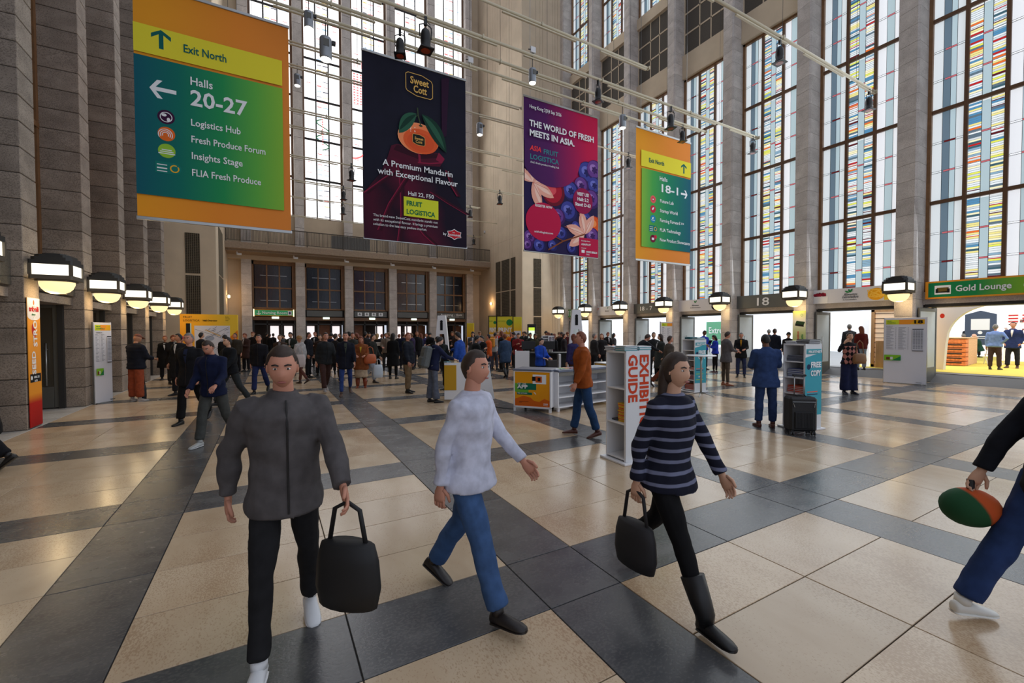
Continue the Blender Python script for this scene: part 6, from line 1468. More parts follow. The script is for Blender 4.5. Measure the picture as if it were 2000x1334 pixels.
def figure_meshes(pose, H, bld, top, bottom, hair, vx, belly, shoe):
    """meshes of one figure in its own space, facing +y"""
    key = (pose if isinstance(pose, str) else id(pose), H, bld, top, bottom, hair, vx, belly, shoe)
    if key in PCACHE: return PCACHE[key]
    p = POSES[pose] if isinstance(pose, str) else pose
    J = skel(p, H, bld); k = J['k']; out = []
    dm = MATS['skin_light']
    # skin: inner body in one remeshed surface, detailed head and hands rooted in it
    b = MB(); torso(b, J, -.03, -.1, 1.2); arms(b, J, .035, .03, .024, 1.0); legs(b, J, .06, .045, .036)
    b.tube([J['N']-J['up']*.06*k, J['N']+J['up']*.02*k, J['H']-(J['hq'] @ Vector((0, .01, .05)))*k], [.062*k, .056*k, .052*k], 12)
    inner = voxmesh(b, 'body', max(vx*1.6, .022), dm, 2)
    mb = MB(); headmesh(mb, J); hand(mb, J, 'R', curl=p.get('curl', 32)); hand(mb, J, 'L', curl=p.get('curl', 32))
    n0 = len(inner.vertices); vs = [tuple(v.co) for v in inner.vertices]; fs = [tuple(q.vertices) for q in inner.polygons]
    body = MB(); body.v = vs; body.f = fs; body.m = [0]*len(fs); body.add(mb.v, mb.f); body.sm = True
    out.append(('body', body.mesh('body', dm), 'skin', None)); bpy.data.meshes.remove(inner)
    # hair
    if hair != 'bald':
        hb = MB(); headmesh(hb, J, hair=hair, nu=22, nv=16)
        M = J['hq']; C = J['H']
        if hair == 'cap': hb.add([tuple(C+M @ (Vector(v)*k)) for v in ((-.07, .06, .05), (.07, .06, .05), (.055, .155, .035), (-.055, .155, .035), (-.07, .06, .062), (.07, .06, .062), (.055, .155, .045), (-.055, .155, .045))], [(0, 3, 2, 1), (4, 5, 6, 7), (0, 1, 5, 4), (1, 2, 6, 5), (2, 3, 7, 6), (3, 0, 4, 7)])
        if hair in ('long', 'bob'):
            dn = .17 if hair == 'long' else .02
            loft(hb, [(C+M @ (Vector((0, -.045, .03))*k), M.to_3x3() @ Vector((.085, 0, 0))*k, M.to_3x3() @ Vector((0, .06, 0))*k), (C+M @ (Vector((0, -.055, -.06))*k), M.to_3x3() @ Vector((.09, 0, 0))*k, M.to_3x3() @ Vector((0, .05, 0))*k),
                      (C+M @ (Vector((0, -.06, -.13))*k), Vector((.09, 0, 0))*k, Vector((0, .042, 0))*k), (C+Vector((0, -.085, -.14-dn))*k, Vector((.085, 0, 0))*k, Vector((0, .028, 0))*k), (C+Vector((0, -.09, -.19-dn))*k, Vector((.05, 0, 0))*k, Vector((0, .012, 0))*k)], 12)
        if hair == 'bun': hb.ell(C+M @ (Vector((0, -.105, .03))*k), (.04, .04, .04), 8, 6)
        hb.sm = True
        out.append(({'cap': 'cap', 'beanie': 'beanie'}.get(hair, 'hair'), hb.mesh('hair', dm), 'hair', None))
    if vx < .03:
        e = MB(); M = J['hq']; C = J['H']
        for s in (-1, 1):
            e.ell(C+M @ (Vector((s*.030, .0745, .011))*k), (.0125*k, .009*k, .0062*k), 8, 6, 0, M.to_3x3()); e.ell(C+M @ (Vector((s*.030, .0800, .011))*k), (.0062*k, .004*k, .006*k), 8, 5, 1, M.to_3x3())
        e.sm = True; out.append(('eyes', e.mesh('eyes', [mat('eye_white', (226, 220, 212), .3), mat('eye_dark', (30, 22, 18), .2)]), None, None))
        br = MB()
        for s in (-1, 1): br.tube([C+M @ (Vector((s*.014, .090, .030))*k), C+M @ (Vector((s*.03, .088, .036))*k), C+M @ (Vector((s*.046, .076, .030))*k)], .0042, 5)
        out.append(('eyebrows', br.mesh('eyebrows', dm), 'brow', None))
        lp = MB(); lp.ell(C+M @ (Vector((0, .0905, -.0605))*k), (.022*k, .0065*k, .0065*k), 10, 6, 0, M.to_3x3())
        out.append(('lips', lp.mesh('lips', mat('lips', (150, 84, 76), .5)), None, None))
    # trousers or skirt
    t = MB()
    W_ = {'slim': (.094, .066, .052), 'straight': (.1, .078, .068), 'wide': (.112, .112, .118), 'flare': (.096, .072, .10), 'skirt': (.09, .06, .045), 'leggings': (.088, .06, .042), 'baggy': (.112, .098, .088)}[bottom]
    torso(t, J, .002, -.16, .14, belly*.8); legs(t, J, *W_, end=.97 if bottom in ('wide', 'flare') else .93)
    if bottom == 'skirt':
        dep = Vector((0, 1, 0)); c0 = J['P']; kn = (J['knR']+J['knL'])/2; kn2 = kn.lerp((J['anR']+J['anL'])/2, .35)
        loft(t, [(c0+Vector((0, 0, .1*k)), Vector((.15*k, 0, 0)), dep*.11*k), (c0-Vector((0, 0, .08*k)), Vector((.19*k, 0, 0)), dep*.15*k), (kn, Vector((.21*k, 0, 0)), dep*.19*k), (kn2, Vector((.22*k, 0, 0)), dep*.2*k)], 16)
    out.append(('skirt' if bottom == 'skirt' else 'trousers', voxmesh(t, 'trousers', vx, dm, 3, .009 if vx < .03 else .006, 7), 'bot', None))
    # upper garment
    if top != 'none':
        u = MB(); spec = {'tee': (.016, -.22, .055, .05, .05, .0, .08, 0), 'sweater': (.024, -.16, .062, .052, .043, .93, .09, 0), 'shirt': (.018, -.14, .06, .05, .04, .92, .08, 0), 'blazer': (.024, -.36, .066, .055, .048, .92, .05, 0), 'jacket': (.032, -.22, .072, .06, .05, .94, .0, 0),
                          'puffer': (.045, -.2, .084, .074, .06, .94, .0, .011), 'coat': (.034, -.85, .07, .058, .052, .94, .07, 0), 'midcoat': (.034, -.6, .07, .058, .052, .94, .06, 0), 'hoodie': (.03, -.2, .07, .06, .05, .94, .0, 0)}[top]
        o, t0, a0, a1, a2, cf, fl, pf = spec
        torso(u, J, o, t0, 1.0, belly, fl); arms(u, J, a0, a1, a2, cf if cf else -.0+.02)
        if t0 < -.55:      # coat skirts follow the thighs
            for n in 'RL': u.tube([J['hip'+n], J['hip'+n].lerp(J['kn'+n], min(1, (-t0)*.53*k/.435/k+.05))], [.14*k, .13*k], 12)
        if top in ('jacket', 'puffer', 'coat', 'midcoat', 'blazer', 'hoodie', 'shirt', 'sweater'):
            cN = J['N']; u.tube([cN-J['up']*.05*k, cN+J['up']*(.035 if top not in ('shirt', 'sweater') else .02)*k], [(.085+o*.4)*k, (.068+o*.3)*k], 14)
        if top == 'hoodie':
            u.ell(J['N']+Vector((0, -.075*k, -.0)), (.12*k, .075*k, .06*k), 12, 8)
        out.append(({'tee': 'shirt', 'shirt': 'shirt', 'sweater': 'sweater', 'blazer': 'blazer', 'hoodie': 'hoodie', 'coat': 'coat', 'midcoat': 'coat'}.get(top, 'jacket'), voxmesh(u, 'top', vx, dm, 3, .012 if vx < .03 else .007, 10, pf), 'top', None))
        if top in ('blazer', 'midcoat', 'coat', 'jacket', 'puffer', 'hoodie'):      # shirt front with lapels, or a zip
            up, lat = J['up'], J['lat']; dep = up.cross(lat)
            if dep.y < 0: dep = -dep
            PR = [(-.3, .125), (-.05, .118), (.12, .108), (.3, .102), (.5, .11), (.7, .116), (.84, .108), (.92, .09), (.98, .072), (1.04, .068)]
            def fr(t, x, e=.004):
                y = PR[0][1]
                for (a_, ya), (b_, yb) in zip(PR[:-1], PR[1:]):
                    if a_ <= t <= b_: y = ya+(yb-ya)*(t-a_)/(b_-a_)
                bb = belly*math.exp(-((t-.2)/.25)**2); fl_ = fl*max(0, .2-t)
                Ry = y*k*J['b']+o+fl_+bb*.6; Rx = (.16*k*J['b']+o) if t < .9 else .1*k
                base = (J['P']+up*.53*k*t) if t >= 0 else J['P']+Vector((0, 0, 1))*.53*k*t
                return base+dep*(bb*.5+.01+Ry*math.sqrt(max(.05, 1-(x*k/Rx)**2))+e)+lat*(x*k)
            if top in ('blazer', 'midcoat', 'coat'):
                def strip(nm, sl, e, col):
                    f = MB(); L_ = [(fr(t, a_, e), fr(t, b_, e)) for t, a_, b_ in sl]
                    vs = [v for q in L_ for v in q]; f.add(vs, [(2*q, 2*q+1, 2*q+3, 2*q+2) for q in range(len(L_)-1)]); out.append((nm, f.mesh(nm, dm), col, None))
                strip('shirt_front', [(.98, -.032, .032), (.9, -.034, .034), (.8, -.031, .031), (.7, -.024, .024), (.58, -.013, .013), (.46, -.003, .003)], .007, 'under')
                for s_ in (-1, 1): strip('lapel', [(.97, s_*.032, s_*.058), (.86, s_*.035, s_*.08), (.74, s_*.028, s_*.066), (.6, s_*.014, s_*.038), (.46, s_*.003, s_*.006)], .010, 'top')
                if vx < .03: strip('front_edge', [(.46, -.003, .003), (.2, -.003, .003), (-.05, -.003, .003), (max(-.28, t0+.05), -.003, .003)], .008, 'brow')
            else:
                f = MB(); f.tube([fr(t, 0, .007) for t in (1.0, .9, .75, .6, .4, .2, 0, t0+.06)], .0055, 5); out.append(('zip', f.mesh('zip', dm), 'brow', None))
    # shoes
    for n in 'RL':
        s = MB(); an = J['an'+n]; pt = J['pt'+n]; yaw = (8 if n == 'R' else -8)*D2R
        R = Matrix.Rotation(-yaw, 4, 'Z') @ Matrix.Rotation(-pt, 4, 'X'); g = -.083*k
        def q(y, z, x=0): return an+R @ Vector((x*k, y*k, z*k))
        X = (R @ Vector((1, 0, 0))); Z = (R @ Vector((0, 0, 1)))
        prof = [(-.068, -.050, .024, .028), (-.06, -.046, .034, .037), (-.02, -.040, .037, .043), (.04, -.046, .040, .036), (.10, -.055, .045, .026), (.15, -.062, .044, .019), (.182, -.066, .034, .014), (.195, -.069, .016, .008)]
        loft(s, [(q(y, z), X*(a*k), Z*(b*k)) for y, z, a, b in prof], 12)
        if shoe == 'boot': ku = (J['kn'+n]-an).normalized()*k; s.tube([q(-.015, -.03), an+ku*.03, an+ku*.1, an+ku*.24], [.05*k, .058*k, .066*k, .074*k], 12)
        elif shoe != 'none': s.tube([q(-.012, -.02), q(-.012, .03)], [.04*k, .041*k], 10)
        loft(s, [(q(y, -.076), X*(a*1.06*k), Z*(.0075*k)) for y, z, a, b in prof], 12, 1)
        if shoe == 'heel' or shoe == 'boot': s.box(*(list(q(-.06, -.084, -.02))+list(q(-.02, -.06, .02)))) if False else None
        s.sm = True
        out.append(('shoe', s.mesh('shoe', [dm, dm]), 'shoe', 'sole'))
    PCACHE[key] = (out, J); return PCACHE[key]
SK = {n: mat('skin_'+n, c, .55, spec=.3) for n, c in dict(light=(206, 160, 132), fair=(216, 172, 148), tan=(176, 124, 94), brown=(112, 72, 52), dark=(64, 42, 34), ruddy=(196, 138, 114)).items()}
HC = {n: mat('hair_'+n, c, .6, vary=.25, scale=30) for n, c in dict(black=(20, 17, 16), brown=(52, 36, 26), light=(112, 82, 52), grey=(120, 116, 112), blond=(160, 128, 80), auburn=(116, 58, 32), white=(180, 176, 170), navy=(24, 28, 44), red=(190, 50, 32), tan=(150, 112, 64)).items()}
def cl(rgb, pat=None): return mat('cloth_%d_%d_%d' % rgb, rgb, .85, vary=.18, scale=14, spec=.2)
def person(at, head, label, pose='stand', H=1.75, bld=1.0, top='jacket', tc=(30, 30, 34), bottom='straight', bc=(28, 28, 32), hair='short', hc='black', skin='light', shoe='low', sc=(24, 22, 22), sole=None, vx=None, belly=0.0, under=(190, 190, 195), group='people in the hall', tm=None, z=0):
    """at: (px, py) of the ground point under the figure; head: 0 faces away from the camera, 90 to picture right"""
    g = gp(at[0], at[1], z)
    d = (g-Vector((0, 0, CH))).dot(FW)
    if vx is None: vx = .011 if d < 4 else (.018 if d < 9 else .027 if d < 14 else .032)
    ms, J = figure_meshes(pose, H, bld, top, bottom, hair, vx, belly, shoe)
    PLACED.append((g.x, g.y)); r = thing('person', label, 'person', g, -math.radians(29.3+head), group)
    cols = {'skin': SK[skin], 'hair': HC[hc], 'top': tm or cl(tc), 'bot': cl(bc), 'shoe': cl(sc) if False else mat('leather_%d_%d_%d' % sc, sc, .45), 'sole': mat('leather_%d_%d_%d' % (sole or sc), sole or sc, .6), 'under': cl(under), 'brow': HC['brown' if hc in ('blond', 'light', 'white', 'grey', 'tan', 'red') else 'black']}
    for nm, me, c1, c2 in ms:
        o = link(nm, me, r)
        for i, c in enumerate((c1, c2)):
            if c and i < len(o.material_slots): o.material_slots[i].link = 'OBJECT'; o.material_slots[i].material = cols[c]
    return r, J
def pworld(r, v):      # a point of the figure's own space in the world
    a = r.rotation_euler.z; v = Vector(v); return Vector((r.location.x+v.x*math.cos(a)-v.y*math.sin(a), r.location.y+v.x*math.sin(a)+v.y*math.cos(a), r.location.z+v.z))
P = person
def knit(name):
    m = mat(name, (32, 34, 48), .9, spec=.2); nt = m.node_tree; N = nt.nodes; L = nt.links
    tc = N.new('ShaderNodeTexCoord'); wv = N.new('ShaderNodeTexWave'); wv.bands_direction = 'Z'; wv.inputs['Scale'].default_value = 4.4; wv.inputs['Distortion'].default_value = .6
    L.new(tc.outputs['Object'], wv.inputs['Vector']); r = N.new('ShaderNodeValToRGB'); L.new(wv.outputs[0], r.inputs[0])
    r.color_ramp.elements[0].position = .72; r.color_ramp.elements[0].color = lin((26, 28, 42)); r.color_ramp.elements[1].position = .86; r.color_ramp.elements[1].color = lin((112, 116, 140))
    L.new(r.outputs[0], N['Principled BSDF'].inputs['Base Color']); return m
def argyle():
    m = mat('argyle_knit', (26, 24, 28), .9, spec=.2); nt = m.node_tree; N = nt.nodes; L = nt.links
    tc = N.new('ShaderNodeTexCoord'); mp = N.new('ShaderNodeMapping'); mp.inputs['Rotation'].default_value = (0, PI/4, 0); mp.inputs['Scale'].default_value = (1.15, .01, .8)
    m2 = N.new('ShaderNodeMapping'); m2.inputs['Scale'].default_value = (1, .01, .62); L.new(tc.outputs['Object'], m2.inputs[0]); L.new(m2.outputs[0], mp.inputs[0]); mp.inputs['Scale'].default_value = (1, 1, 1)
    ck = N.new('ShaderNodeTexChecker'); ck.inputs['Scale'].default_value = 15; ck.inputs['Color1'].default_value = lin((176, 118, 108)); ck.inputs['Color2'].default_value = lin((28, 26, 30)); L.new(mp.outputs[0], ck.inputs['Vector'])
    sx = N.new('ShaderNodeSeparateXYZ'); L.new(tc.outputs['Object'], sx.inputs[0])
    a = N.new('ShaderNodeMath'); a.operation = 'GREATER_THAN'; L.new(sx.outputs['Z'], a.inputs[0]); a.inputs[1].default_value = 1.36
    b = N.new('ShaderNodeMath'); b.operation = 'ABSOLUTE'; L.new(sx.outputs['X'], b.inputs[0]); c = N.new('ShaderNodeMath'); c.operation = 'GREATER_THAN'; L.new(b.outputs[0], c.inputs[0]); c.inputs[1].default_value = .165
    d = N.new('ShaderNodeMath'); d.operation = 'MAXIMUM'; L.new(a.outputs[0], d.inputs[0]); L.new(c.outputs[0], d.inputs[1])
    mx = N.new('ShaderNodeMix'); mx.data_type = 'RGBA'; L.new(d.outputs[0], mx.inputs[0]); L.new(ck.outputs[0], mx.inputs[6]); mx.inputs[7].default_value = lin((26, 24, 28))
    L.new(mx.outputs[2], N['Principled BSDF'].inputs['Base Color']); return m
# ---- nearest walkers
gray = (78, 76, 76)
r1, J1 = P((562, 1262), 155, 'nearest walker, man in dark grey jacket and white sneakers, striding at lower left', pose=dict(hipR=20, kneeR=4, hipL=-15, kneeL=8, shR=-24, abR=18, feR=-6, shL=26, abL=14, feL=46, lean=6, twist=8, pL=16, pR=-4, hp=8), H=1.74, top='jacket', tc=(84, 80, 80), bottom='slim', bc=(34, 34, 36), hair='short', hc='brown', skin='ruddy', sc=(226, 228, 230), sole=(236, 236, 238))
r2, J2 = P((915, 1180), 118, 'walker in a white sweatshirt and blue jeans with dark shoes, lower centre', pose='walk', H=1.70, top='sweater', tc=(196, 198, 214), bottom='straight', bc=(62, 90, 132), hair='short', hc='brown', skin='ruddy', sc=(34, 28, 26))
strm = knit('striped_knit')
r3, J3 = P((1300, 1165), 150, 'walker in a navy striped sweater, black trousers and black heeled boots', pose=dict(hipR=30, kneeR=4, hipL=-24, kneeL=18, shR=-22, feR=-4, shL=20, feL=30, abL=12, lean=5, twist=8, pL=34, pR=-6), H=1.72, top='sweater', tc=(34, 36, 50), tm=strm, bottom='slim', bc=(16, 16, 18), hair='long', hc='brown', skin='light', shoe='boot', sc=(14, 14, 15))
r4, J4 = P((2066, 1248), 100, 'walker leaving the frame at far right in blue jeans and one white sneaker', pose=dict(hipR=24, kneeR=6, hipL=-25, kneeL=2, shR=16, feR=30, shL=-36, feL=-26, abL=8, lean=5, pL=4, pR=-6), H=1.76, top='jacket', tc=(22, 24, 32), bottom='straight', bc=(40, 60, 104), hair='short', hc='black', sc=(224, 222, 214), sole=(236, 234, 228))
P((-45, 915), -95, 'walker leaving the frame at the left edge, only a dark trailing leg showing', pose=dict(hipR=26, kneeR=4, hipL=-24, kneeL=24, lean=4, pL=40), H=1.74, top='coat', tc=(22, 22, 24), bc=(20, 20, 24))
# ---- middle distance
P((267, 784), 12, 'man in black puffer jacket, rust trousers and dark red cap beside the left floor board', pose='read', H=1.76, bld=1.12, top='puffer', tc=(22, 24, 34), bottom='baggy', bc=(140, 66, 40), hair='cap', hc='auburn', skin='tan', sc=(150, 140, 132), sole=(200, 196, 190))
P((352, 772), -170, 'dark clothed man half hidden behind the grey haired man at left', pose='stand2', top='coat', tc=(20, 20, 24), hc='black', skin='tan')
P((375, 826), 172, 'grey haired man in a black suit and navy shirt walking towards the camera at left', pose='walk2', H=1.79, bld=1.08, top='blazer', tc=(20, 20, 24), bc=(16, 16, 18), hc='grey', skin='ruddy', under=(36, 42, 66), sc=(16, 15, 15))
P((420, 866), 176, 'man in dark navy jacket with brown hair looking down, right of the grey haired man', pose=dict(hipR=18, kneeR=8, hipL=-14, kneeL=20, shR=8, feR=40, shL=14, feL=60, hp=28, lean=6, pL=24), H=1.72, top='jacket', tc=(20, 28, 56), bc=(66, 68, 66), hc='brown', skin='ruddy', sc=(170, 172, 170), sole=(210, 210, 210))
P((324, 742), 150, 'person in black at the left wall beyond the man in rust trousers', pose='stand', H=1.66, top='coat', tc=(16, 16, 18), hc='auburn', skin='tan')
P((338, 750), 110, 'person in black with brown hair standing before the yellow map board edge', pose='phone', H=1.72, top='midcoat', tc=(20, 18, 20), hc='auburn', skin='ruddy')
P((357, 752), 165, 'person with a bright orange red hat behind the grey haired man', pose='stand', H=1.66, top='jacket', tc=(90, 50, 40), hair='beanie', hc='red', skin='tan')
P((394, 740), 20, 'black jacketed man with dark hair looking at the map board', pose='stand', H=1.78, top='jacket', tc=(22, 24, 32), hc='black')
P((440, 738), 0, 'person in a dark beanie seen from behind before the map board', pose='stand', H=1.68, top='puffer', tc=(34, 36, 38), hair='beanie', hc='black')
P((461, 730), 170, 'man in dark olive jacket at the right end of the map board', pose='stand2', H=1.74, top='jacket', tc=(52, 46, 38), hc='brown', skin='ruddy')
P((482, 726), 200, 'man in a brown coat next to the first far pillar', pose='phone', H=1.76, top='midcoat', tc=(58, 40, 36), hc='auburn', skin='ruddy')
P((494, 718), 10, 'person in black with a red brown cap behind the man in the brown coat', pose='stand', H=1.8, top='jacket', tc=(24, 20, 22), hair='cap', hc='auburn')
P((508, 768), 165, 'red faced person in black and navy left of the white hooded woman', pose='walk2', H=1.73, top='jacket', tc=(20, 20, 26), bc=(34, 44, 84), hc='brown', skin='ruddy')
P((452, 792), -150, 'person in black crossing behind the nearest walker at left', pose='walk', H=1.7, top='puffer', tc=(18, 20, 24), bc=(44, 48, 50), hc='black')
for (x, y, hh, lab) in ((521, 700, 1.74, 'leftmost of the dark silhouettes in front of the leftmost far door'), (527, 704, 1.68, 'middle dark silhouette in front of the leftmost far door'), (534, 702, 1.7, 'rightmost dark silhouette in front of the leftmost far door')):
    P((x, y), 10, lab, pose='stand', H=hh, top='jacket', tc=(16, 15, 16), hc='black')
P((548, 742), 160, 'person in a dark brown coat left of the woman in the white hooded coat', pose='walk2', H=1.7, top='midcoat', tc=(60, 44, 36), bc=(60, 40, 36), hc='brown')
P((588, 750), -75, 'woman in a white hooded coat and tan hat walking to the left', pose='walk2', H=1.68, top='hoodie', tc=(168, 166, 166), bottom='slim', bc=(96, 60, 52), hair='beanie', hc='tan', skin='tan', sc=(60, 44, 40))
P((603, 738), 85, 'man in a black padded jacket facing right behind the white hooded coat', pose='stand', H=1.77, top='puffer', tc=(24, 26, 34), hc='brown', skin='ruddy')
P((636, 765), 140, 'man in dark grey jacket, brown trousers and grey sneakers, centre left', pose='walk', H=1.80, top='jacket', tc=(34, 36, 38), bc=(66, 44, 40), hc='brown', skin='ruddy', sc=(150, 144, 142), sole=(190, 186, 184))
P((676, 772), 158, 'man in navy blazer, green sweater and blue jeans with brown shoes, centre left', pose='walk2', H=1.80, top='blazer', tc=(20, 22, 34), bottom='slim', bc=(42, 62, 116), under=(64, 70, 60), hc='brown', skin='ruddy', sc=(92, 70, 58))
P((654, 744), 30, 'man in a dark coat walking away behind the man in blue jeans', pose='walk2', H=1.74, top='midcoat', tc=(26, 24, 26), bc=(56, 46, 44), hc='brown')
P((706, 757), 165, 'woman in brown coat and yellow scarf with beige skirt and rust boots', pose='read', H=1.66, top='midcoat', tc=(126, 70, 36), bottom='skirt', bc=(172, 152, 128), hair='long', hc='auburn', skin='ruddy', shoe='boot', sc=(128, 54, 24), under=(196, 168, 50))
P((727, 747), 100, 'person in dark green jacket and pale jeans behind the woman in the yellow scarf', pose='walk2', H=1.72, top='jacket', tc=(40, 42, 38), bottom='straight', bc=(150, 160, 176), hc='black', sc=(50, 40, 36))
P((690, 738), 150, 'person in a grey green jacket left of the beige coated man', pose='stand2', H=1.76, top='jacket', tc=(46, 48, 44), hc='brown', skin='ruddy')
P((755, 724), 170, 'man in a beige jacket holding papers left of the woman in black', pose='read', H=1.74, top='jacket', tc=(120, 106, 92), bc=(46, 44, 44), hc='light', skin='ruddy')
P((737, 722), 20, 'blond person in a black coat beyond the beige jacketed man', pose='stand', H=1.7, top='coat', tc=(22, 22, 22), hair='long', hc='blond')
P((768, 740), 4, 'woman all in black with long black hair seen from behind, centre', pose='stand', H=1.73, bld=.93, top='coat', tc=(16, 16, 18), bottom='slim', bc=(14, 14, 16), hair='long', hc='black')
P((797, 767), 105, 'man in black padded jacket and khaki trousers with black shoes, centre', pose='stand2', H=1.76, bld=1.05, top='puffer', tc=(28, 32, 42), bottom='straight', bc=(120, 98, 72), hc='auburn', skin='ruddy', sc=(18, 18, 18))
r19, J19 = P((846, 786), 58, 'person in navy hoodie and grey flared trousers wearing a large grey backpack', pose='lean' if False else dict(lean=12, shR=38, feR=72, fiR=-10, shL=34, feL=72, fiL=-10, hp=24, hipR=3, hipL=-3), H=1.70, top='hoodie', tc=(28, 34, 62), bottom='flare', bc=(88, 94, 108), hair='short', hc='black', skin='fair')
P((873, 762), -150, 'man in a dark green jacket leaning over the counter', pose='lean', H=1.78, top='jacket', tc=(30, 36, 34), hc='black', skin='light')
P((903, 764), -62, 'man in a bright blue blazer with black hair behind the counter', pose='point', H=1.80, top='blazer', tc=(38, 72, 150), bc=(34, 44, 92), hc='black', skin='light')
P((929, 755), 60, 'man in a black sweater looking down right of the blue blazer', pose='phone', H=1.68, bld=1.08, top='sweater', tc=(26, 28, 28), bc=(70, 48, 40), hc='black', skin='tan')
P((944, 745), -120, 'dark haired person in black using a phone, next to the black sweater man', pose='phone', H=1.66, top='jacket', tc=(22, 22, 24), hc='black', skin='light')
r24, J24 = P((966, 722), 30, 'man in white t-shirt and grey trousers wearing a yellow backpack', pose='phone', H=1.76, top='tee', tc=(176, 180, 184), bc=(78, 80, 92), hc='black', skin='tan')
P((987, 738), -20, 'person in a grey blue coat with black legs right of the yellow backpack', pose='walk2', H=1.72, top='midcoat', tc=(54, 72, 98), bottom='slim', bc=(52, 52, 50), hc='auburn', skin='tan', shoe='boot')
P((1012, 731), 170, 'person in a dark red jacket with bowed head and joined hands', pose='phone', H=1.74, bld=1.1, top='jacket', tc=(118, 30, 32), bc=(24, 20, 22), hc='black', skin='light')
P((1036, 722), -160, 'person in black with a dark cap behind the red jacket', pose='stand', H=1.72, top='jacket', tc=(30, 34, 32), hair='cap', hc='black', skin='tan')
P((1046, 729), 190, 'person in an olive parka left of the woman in blue at the desk', pose='read', H=1.7, top='jacket', tc=(58, 58, 42), hair='bob', hc='brown', skin='tan')
P((1055, 764), 140, 'smiling woman in a royal blue jacket and glasses sitting at the information desk', pose='read', H=1.60, top='jacket', tc=(30, 70, 168), bc=(20, 22, 30), hair='bun', hc='black', skin='fair')
P((1082, 727), 60, 'brown haired woman seen from behind right of the woman in blue', pose='stand', H=1.68, top='jacket', tc=(26, 26, 30), hair='long', hc='auburn')
P((1101, 722), 90, 'person in a dark coat left of the small white shelf', pose='stand', H=1.68, top='coat', tc=(34, 30, 34), hc='brown', skin='ruddy')
P((1121, 764), -30, 'person in a dark blue and wine jacket right of the small white shelf', pose='stand', H=1.70, top='jacket', tc=(46, 42, 84), bc=(60, 34, 30), hair='long', hc='auburn')
P((1140, 852), -92, 'man in a rust orange jacket and blue jeans with brown shoes before the desk', pose=dict(hipR=12, kneeR=4, hipL=-8, kneeL=10, shR=-6, feR=10, shL=10, feL=24, lean=3, pL=14), H=1.78, bld=1.05, top='jacket', tc=(150, 74, 26), bottom='straight', bc=(38, 66, 104), hc='auburn', skin='ruddy', sc=(84, 44, 34), sole=(120, 96, 80))
P((1160, 735), 80, 'grey haired person in dark clothing right of the rust jacket', pose='stand2', H=1.7, top='jacket', tc=(44, 42, 42), hc='grey', skin='ruddy')
P((1175, 730), 200, 'person with auburn hair beside the tall exhibition guide shelf', pose='stand', H=1.68, top='jacket', tc=(36, 34, 36), hair='long', hc='auburn')
P((1243, 752), 75, 'man in a black jacket leaning towards the two women, behind the guide shelf', pose='lean', H=1.82, top='jacket', tc=(26, 28, 34), hc='brown', skin='ruddy')
P((1276, 738), 175, 'short haired person in a dark jacket facing the leaning man', pose='stand', H=1.74, top='jacket', tc=(34, 36, 38), hc='brown', skin='light')
P((1290, 745), -95, 'woman with dark hair in a green coat talking with the leaning man', pose='stand2', H=1.68, top='coat', tc=(48, 52, 50), hair='bob', hc='brown', skin='light')
P((1303, 756), 92, 'woman in a grey olive jacket and rust trousers walking right beside the white shelf', pose='stride', H=1.72, top='midcoat', tc=(78, 70, 62), bottom='straight', bc=(110, 56, 36), hair='short', hc='brown', skin='ruddy', sc=(40, 30, 28))
P((1211, 684), -150, 'man in black standing in the bright doorway behind the white shelves', pose='stand', H=1.76, top='jacket', tc=(34, 36, 38), bc=(34, 40, 66), hc='grey')
P((1374, 722), 170, 'bearded man in a royal blue shirt and black trousers', pose='read', H=1.82, top='shirt', tc=(34, 60, 178), bc=(18, 18, 22), hc='black', skin='brown')
P((1397, 728), -85, 'woman in a royal blue shirt holding a phone, black hair in a bob', pose='phone', H=1.62, top='shirt', tc=(34, 60, 178), bottom='slim', bc=(18, 18, 22), hair='bob', hc='black', skin='tan', sc=(70, 34, 34), sole=(230, 230, 230))
P((1417, 753), 84, 'man in a grey blazer, brown trousers and tan shoes, smiling to the right', pose='read', H=1.78, top='blazer', tc=(84, 80, 82), bottom='slim', bc=(78, 66, 56), hc='brown', skin='ruddy', under=(180, 180, 196), sc=(140, 78, 44))
P((1447, 737), -150, 'older man in a black cardigan with a yellow lanyard beside the door', pose='read', H=1.74, top='blazer', tc=(22, 22, 24), bottom='straight', bc=(40, 48, 78), hair='crop', hc='grey', skin='ruddy', under=(170, 120, 30))
P((1495, 834), 14, 'bald dark skinned man in a blue suit with brown shoes beside the tall copy shelf', pose='read', H=1.74, bld=1.14, top='blazer', tc=(46, 66, 108), bottom='straight', bc=(44, 62, 102), hair='crop', hc='black', skin='brown', sc=(84, 40, 28), belly=.02)
P((1512, 722), 60, 'man in a navy jacket seen from behind in the doorway under the 18 sign', pose='stand', H=1.88, bld=1.1, top='jacket', tc=(26, 32, 50), hc='brown', skin='ruddy')
P((1501, 716), 30, 'grey haired man in a dark blue coat in the doorway under the 18 sign', pose='stand', H=1.86, top='coat', tc=(34, 46, 66), hc='grey')
P((1539, 728), -170, 'woman in black with a dark head scarf behind the tall copy shelf', pose='stand', H=1.72, top='jacket', tc=(20, 20, 24), hair='beanie', hc='black', skin='light')
P((1657, 769), -172, 'woman in an argyle sweater, red glasses and wide navy trousers making a call', pose='call', H=1.73, bld=.95, top='sweater', tc=(26, 24, 28), tm=argyle(), bottom='wide', bc=(26, 32, 62), hair='bun', hc='brown', skin='light', sc=(22, 24, 40))
P((1658, 717), 20, 'grey haired person in a dark jacket inside the doorway behind the argyle sweater woman', pose='stand', H=1.78, top='jacket', tc=(50, 52, 58), hc='grey', skin='fair', z=.27)
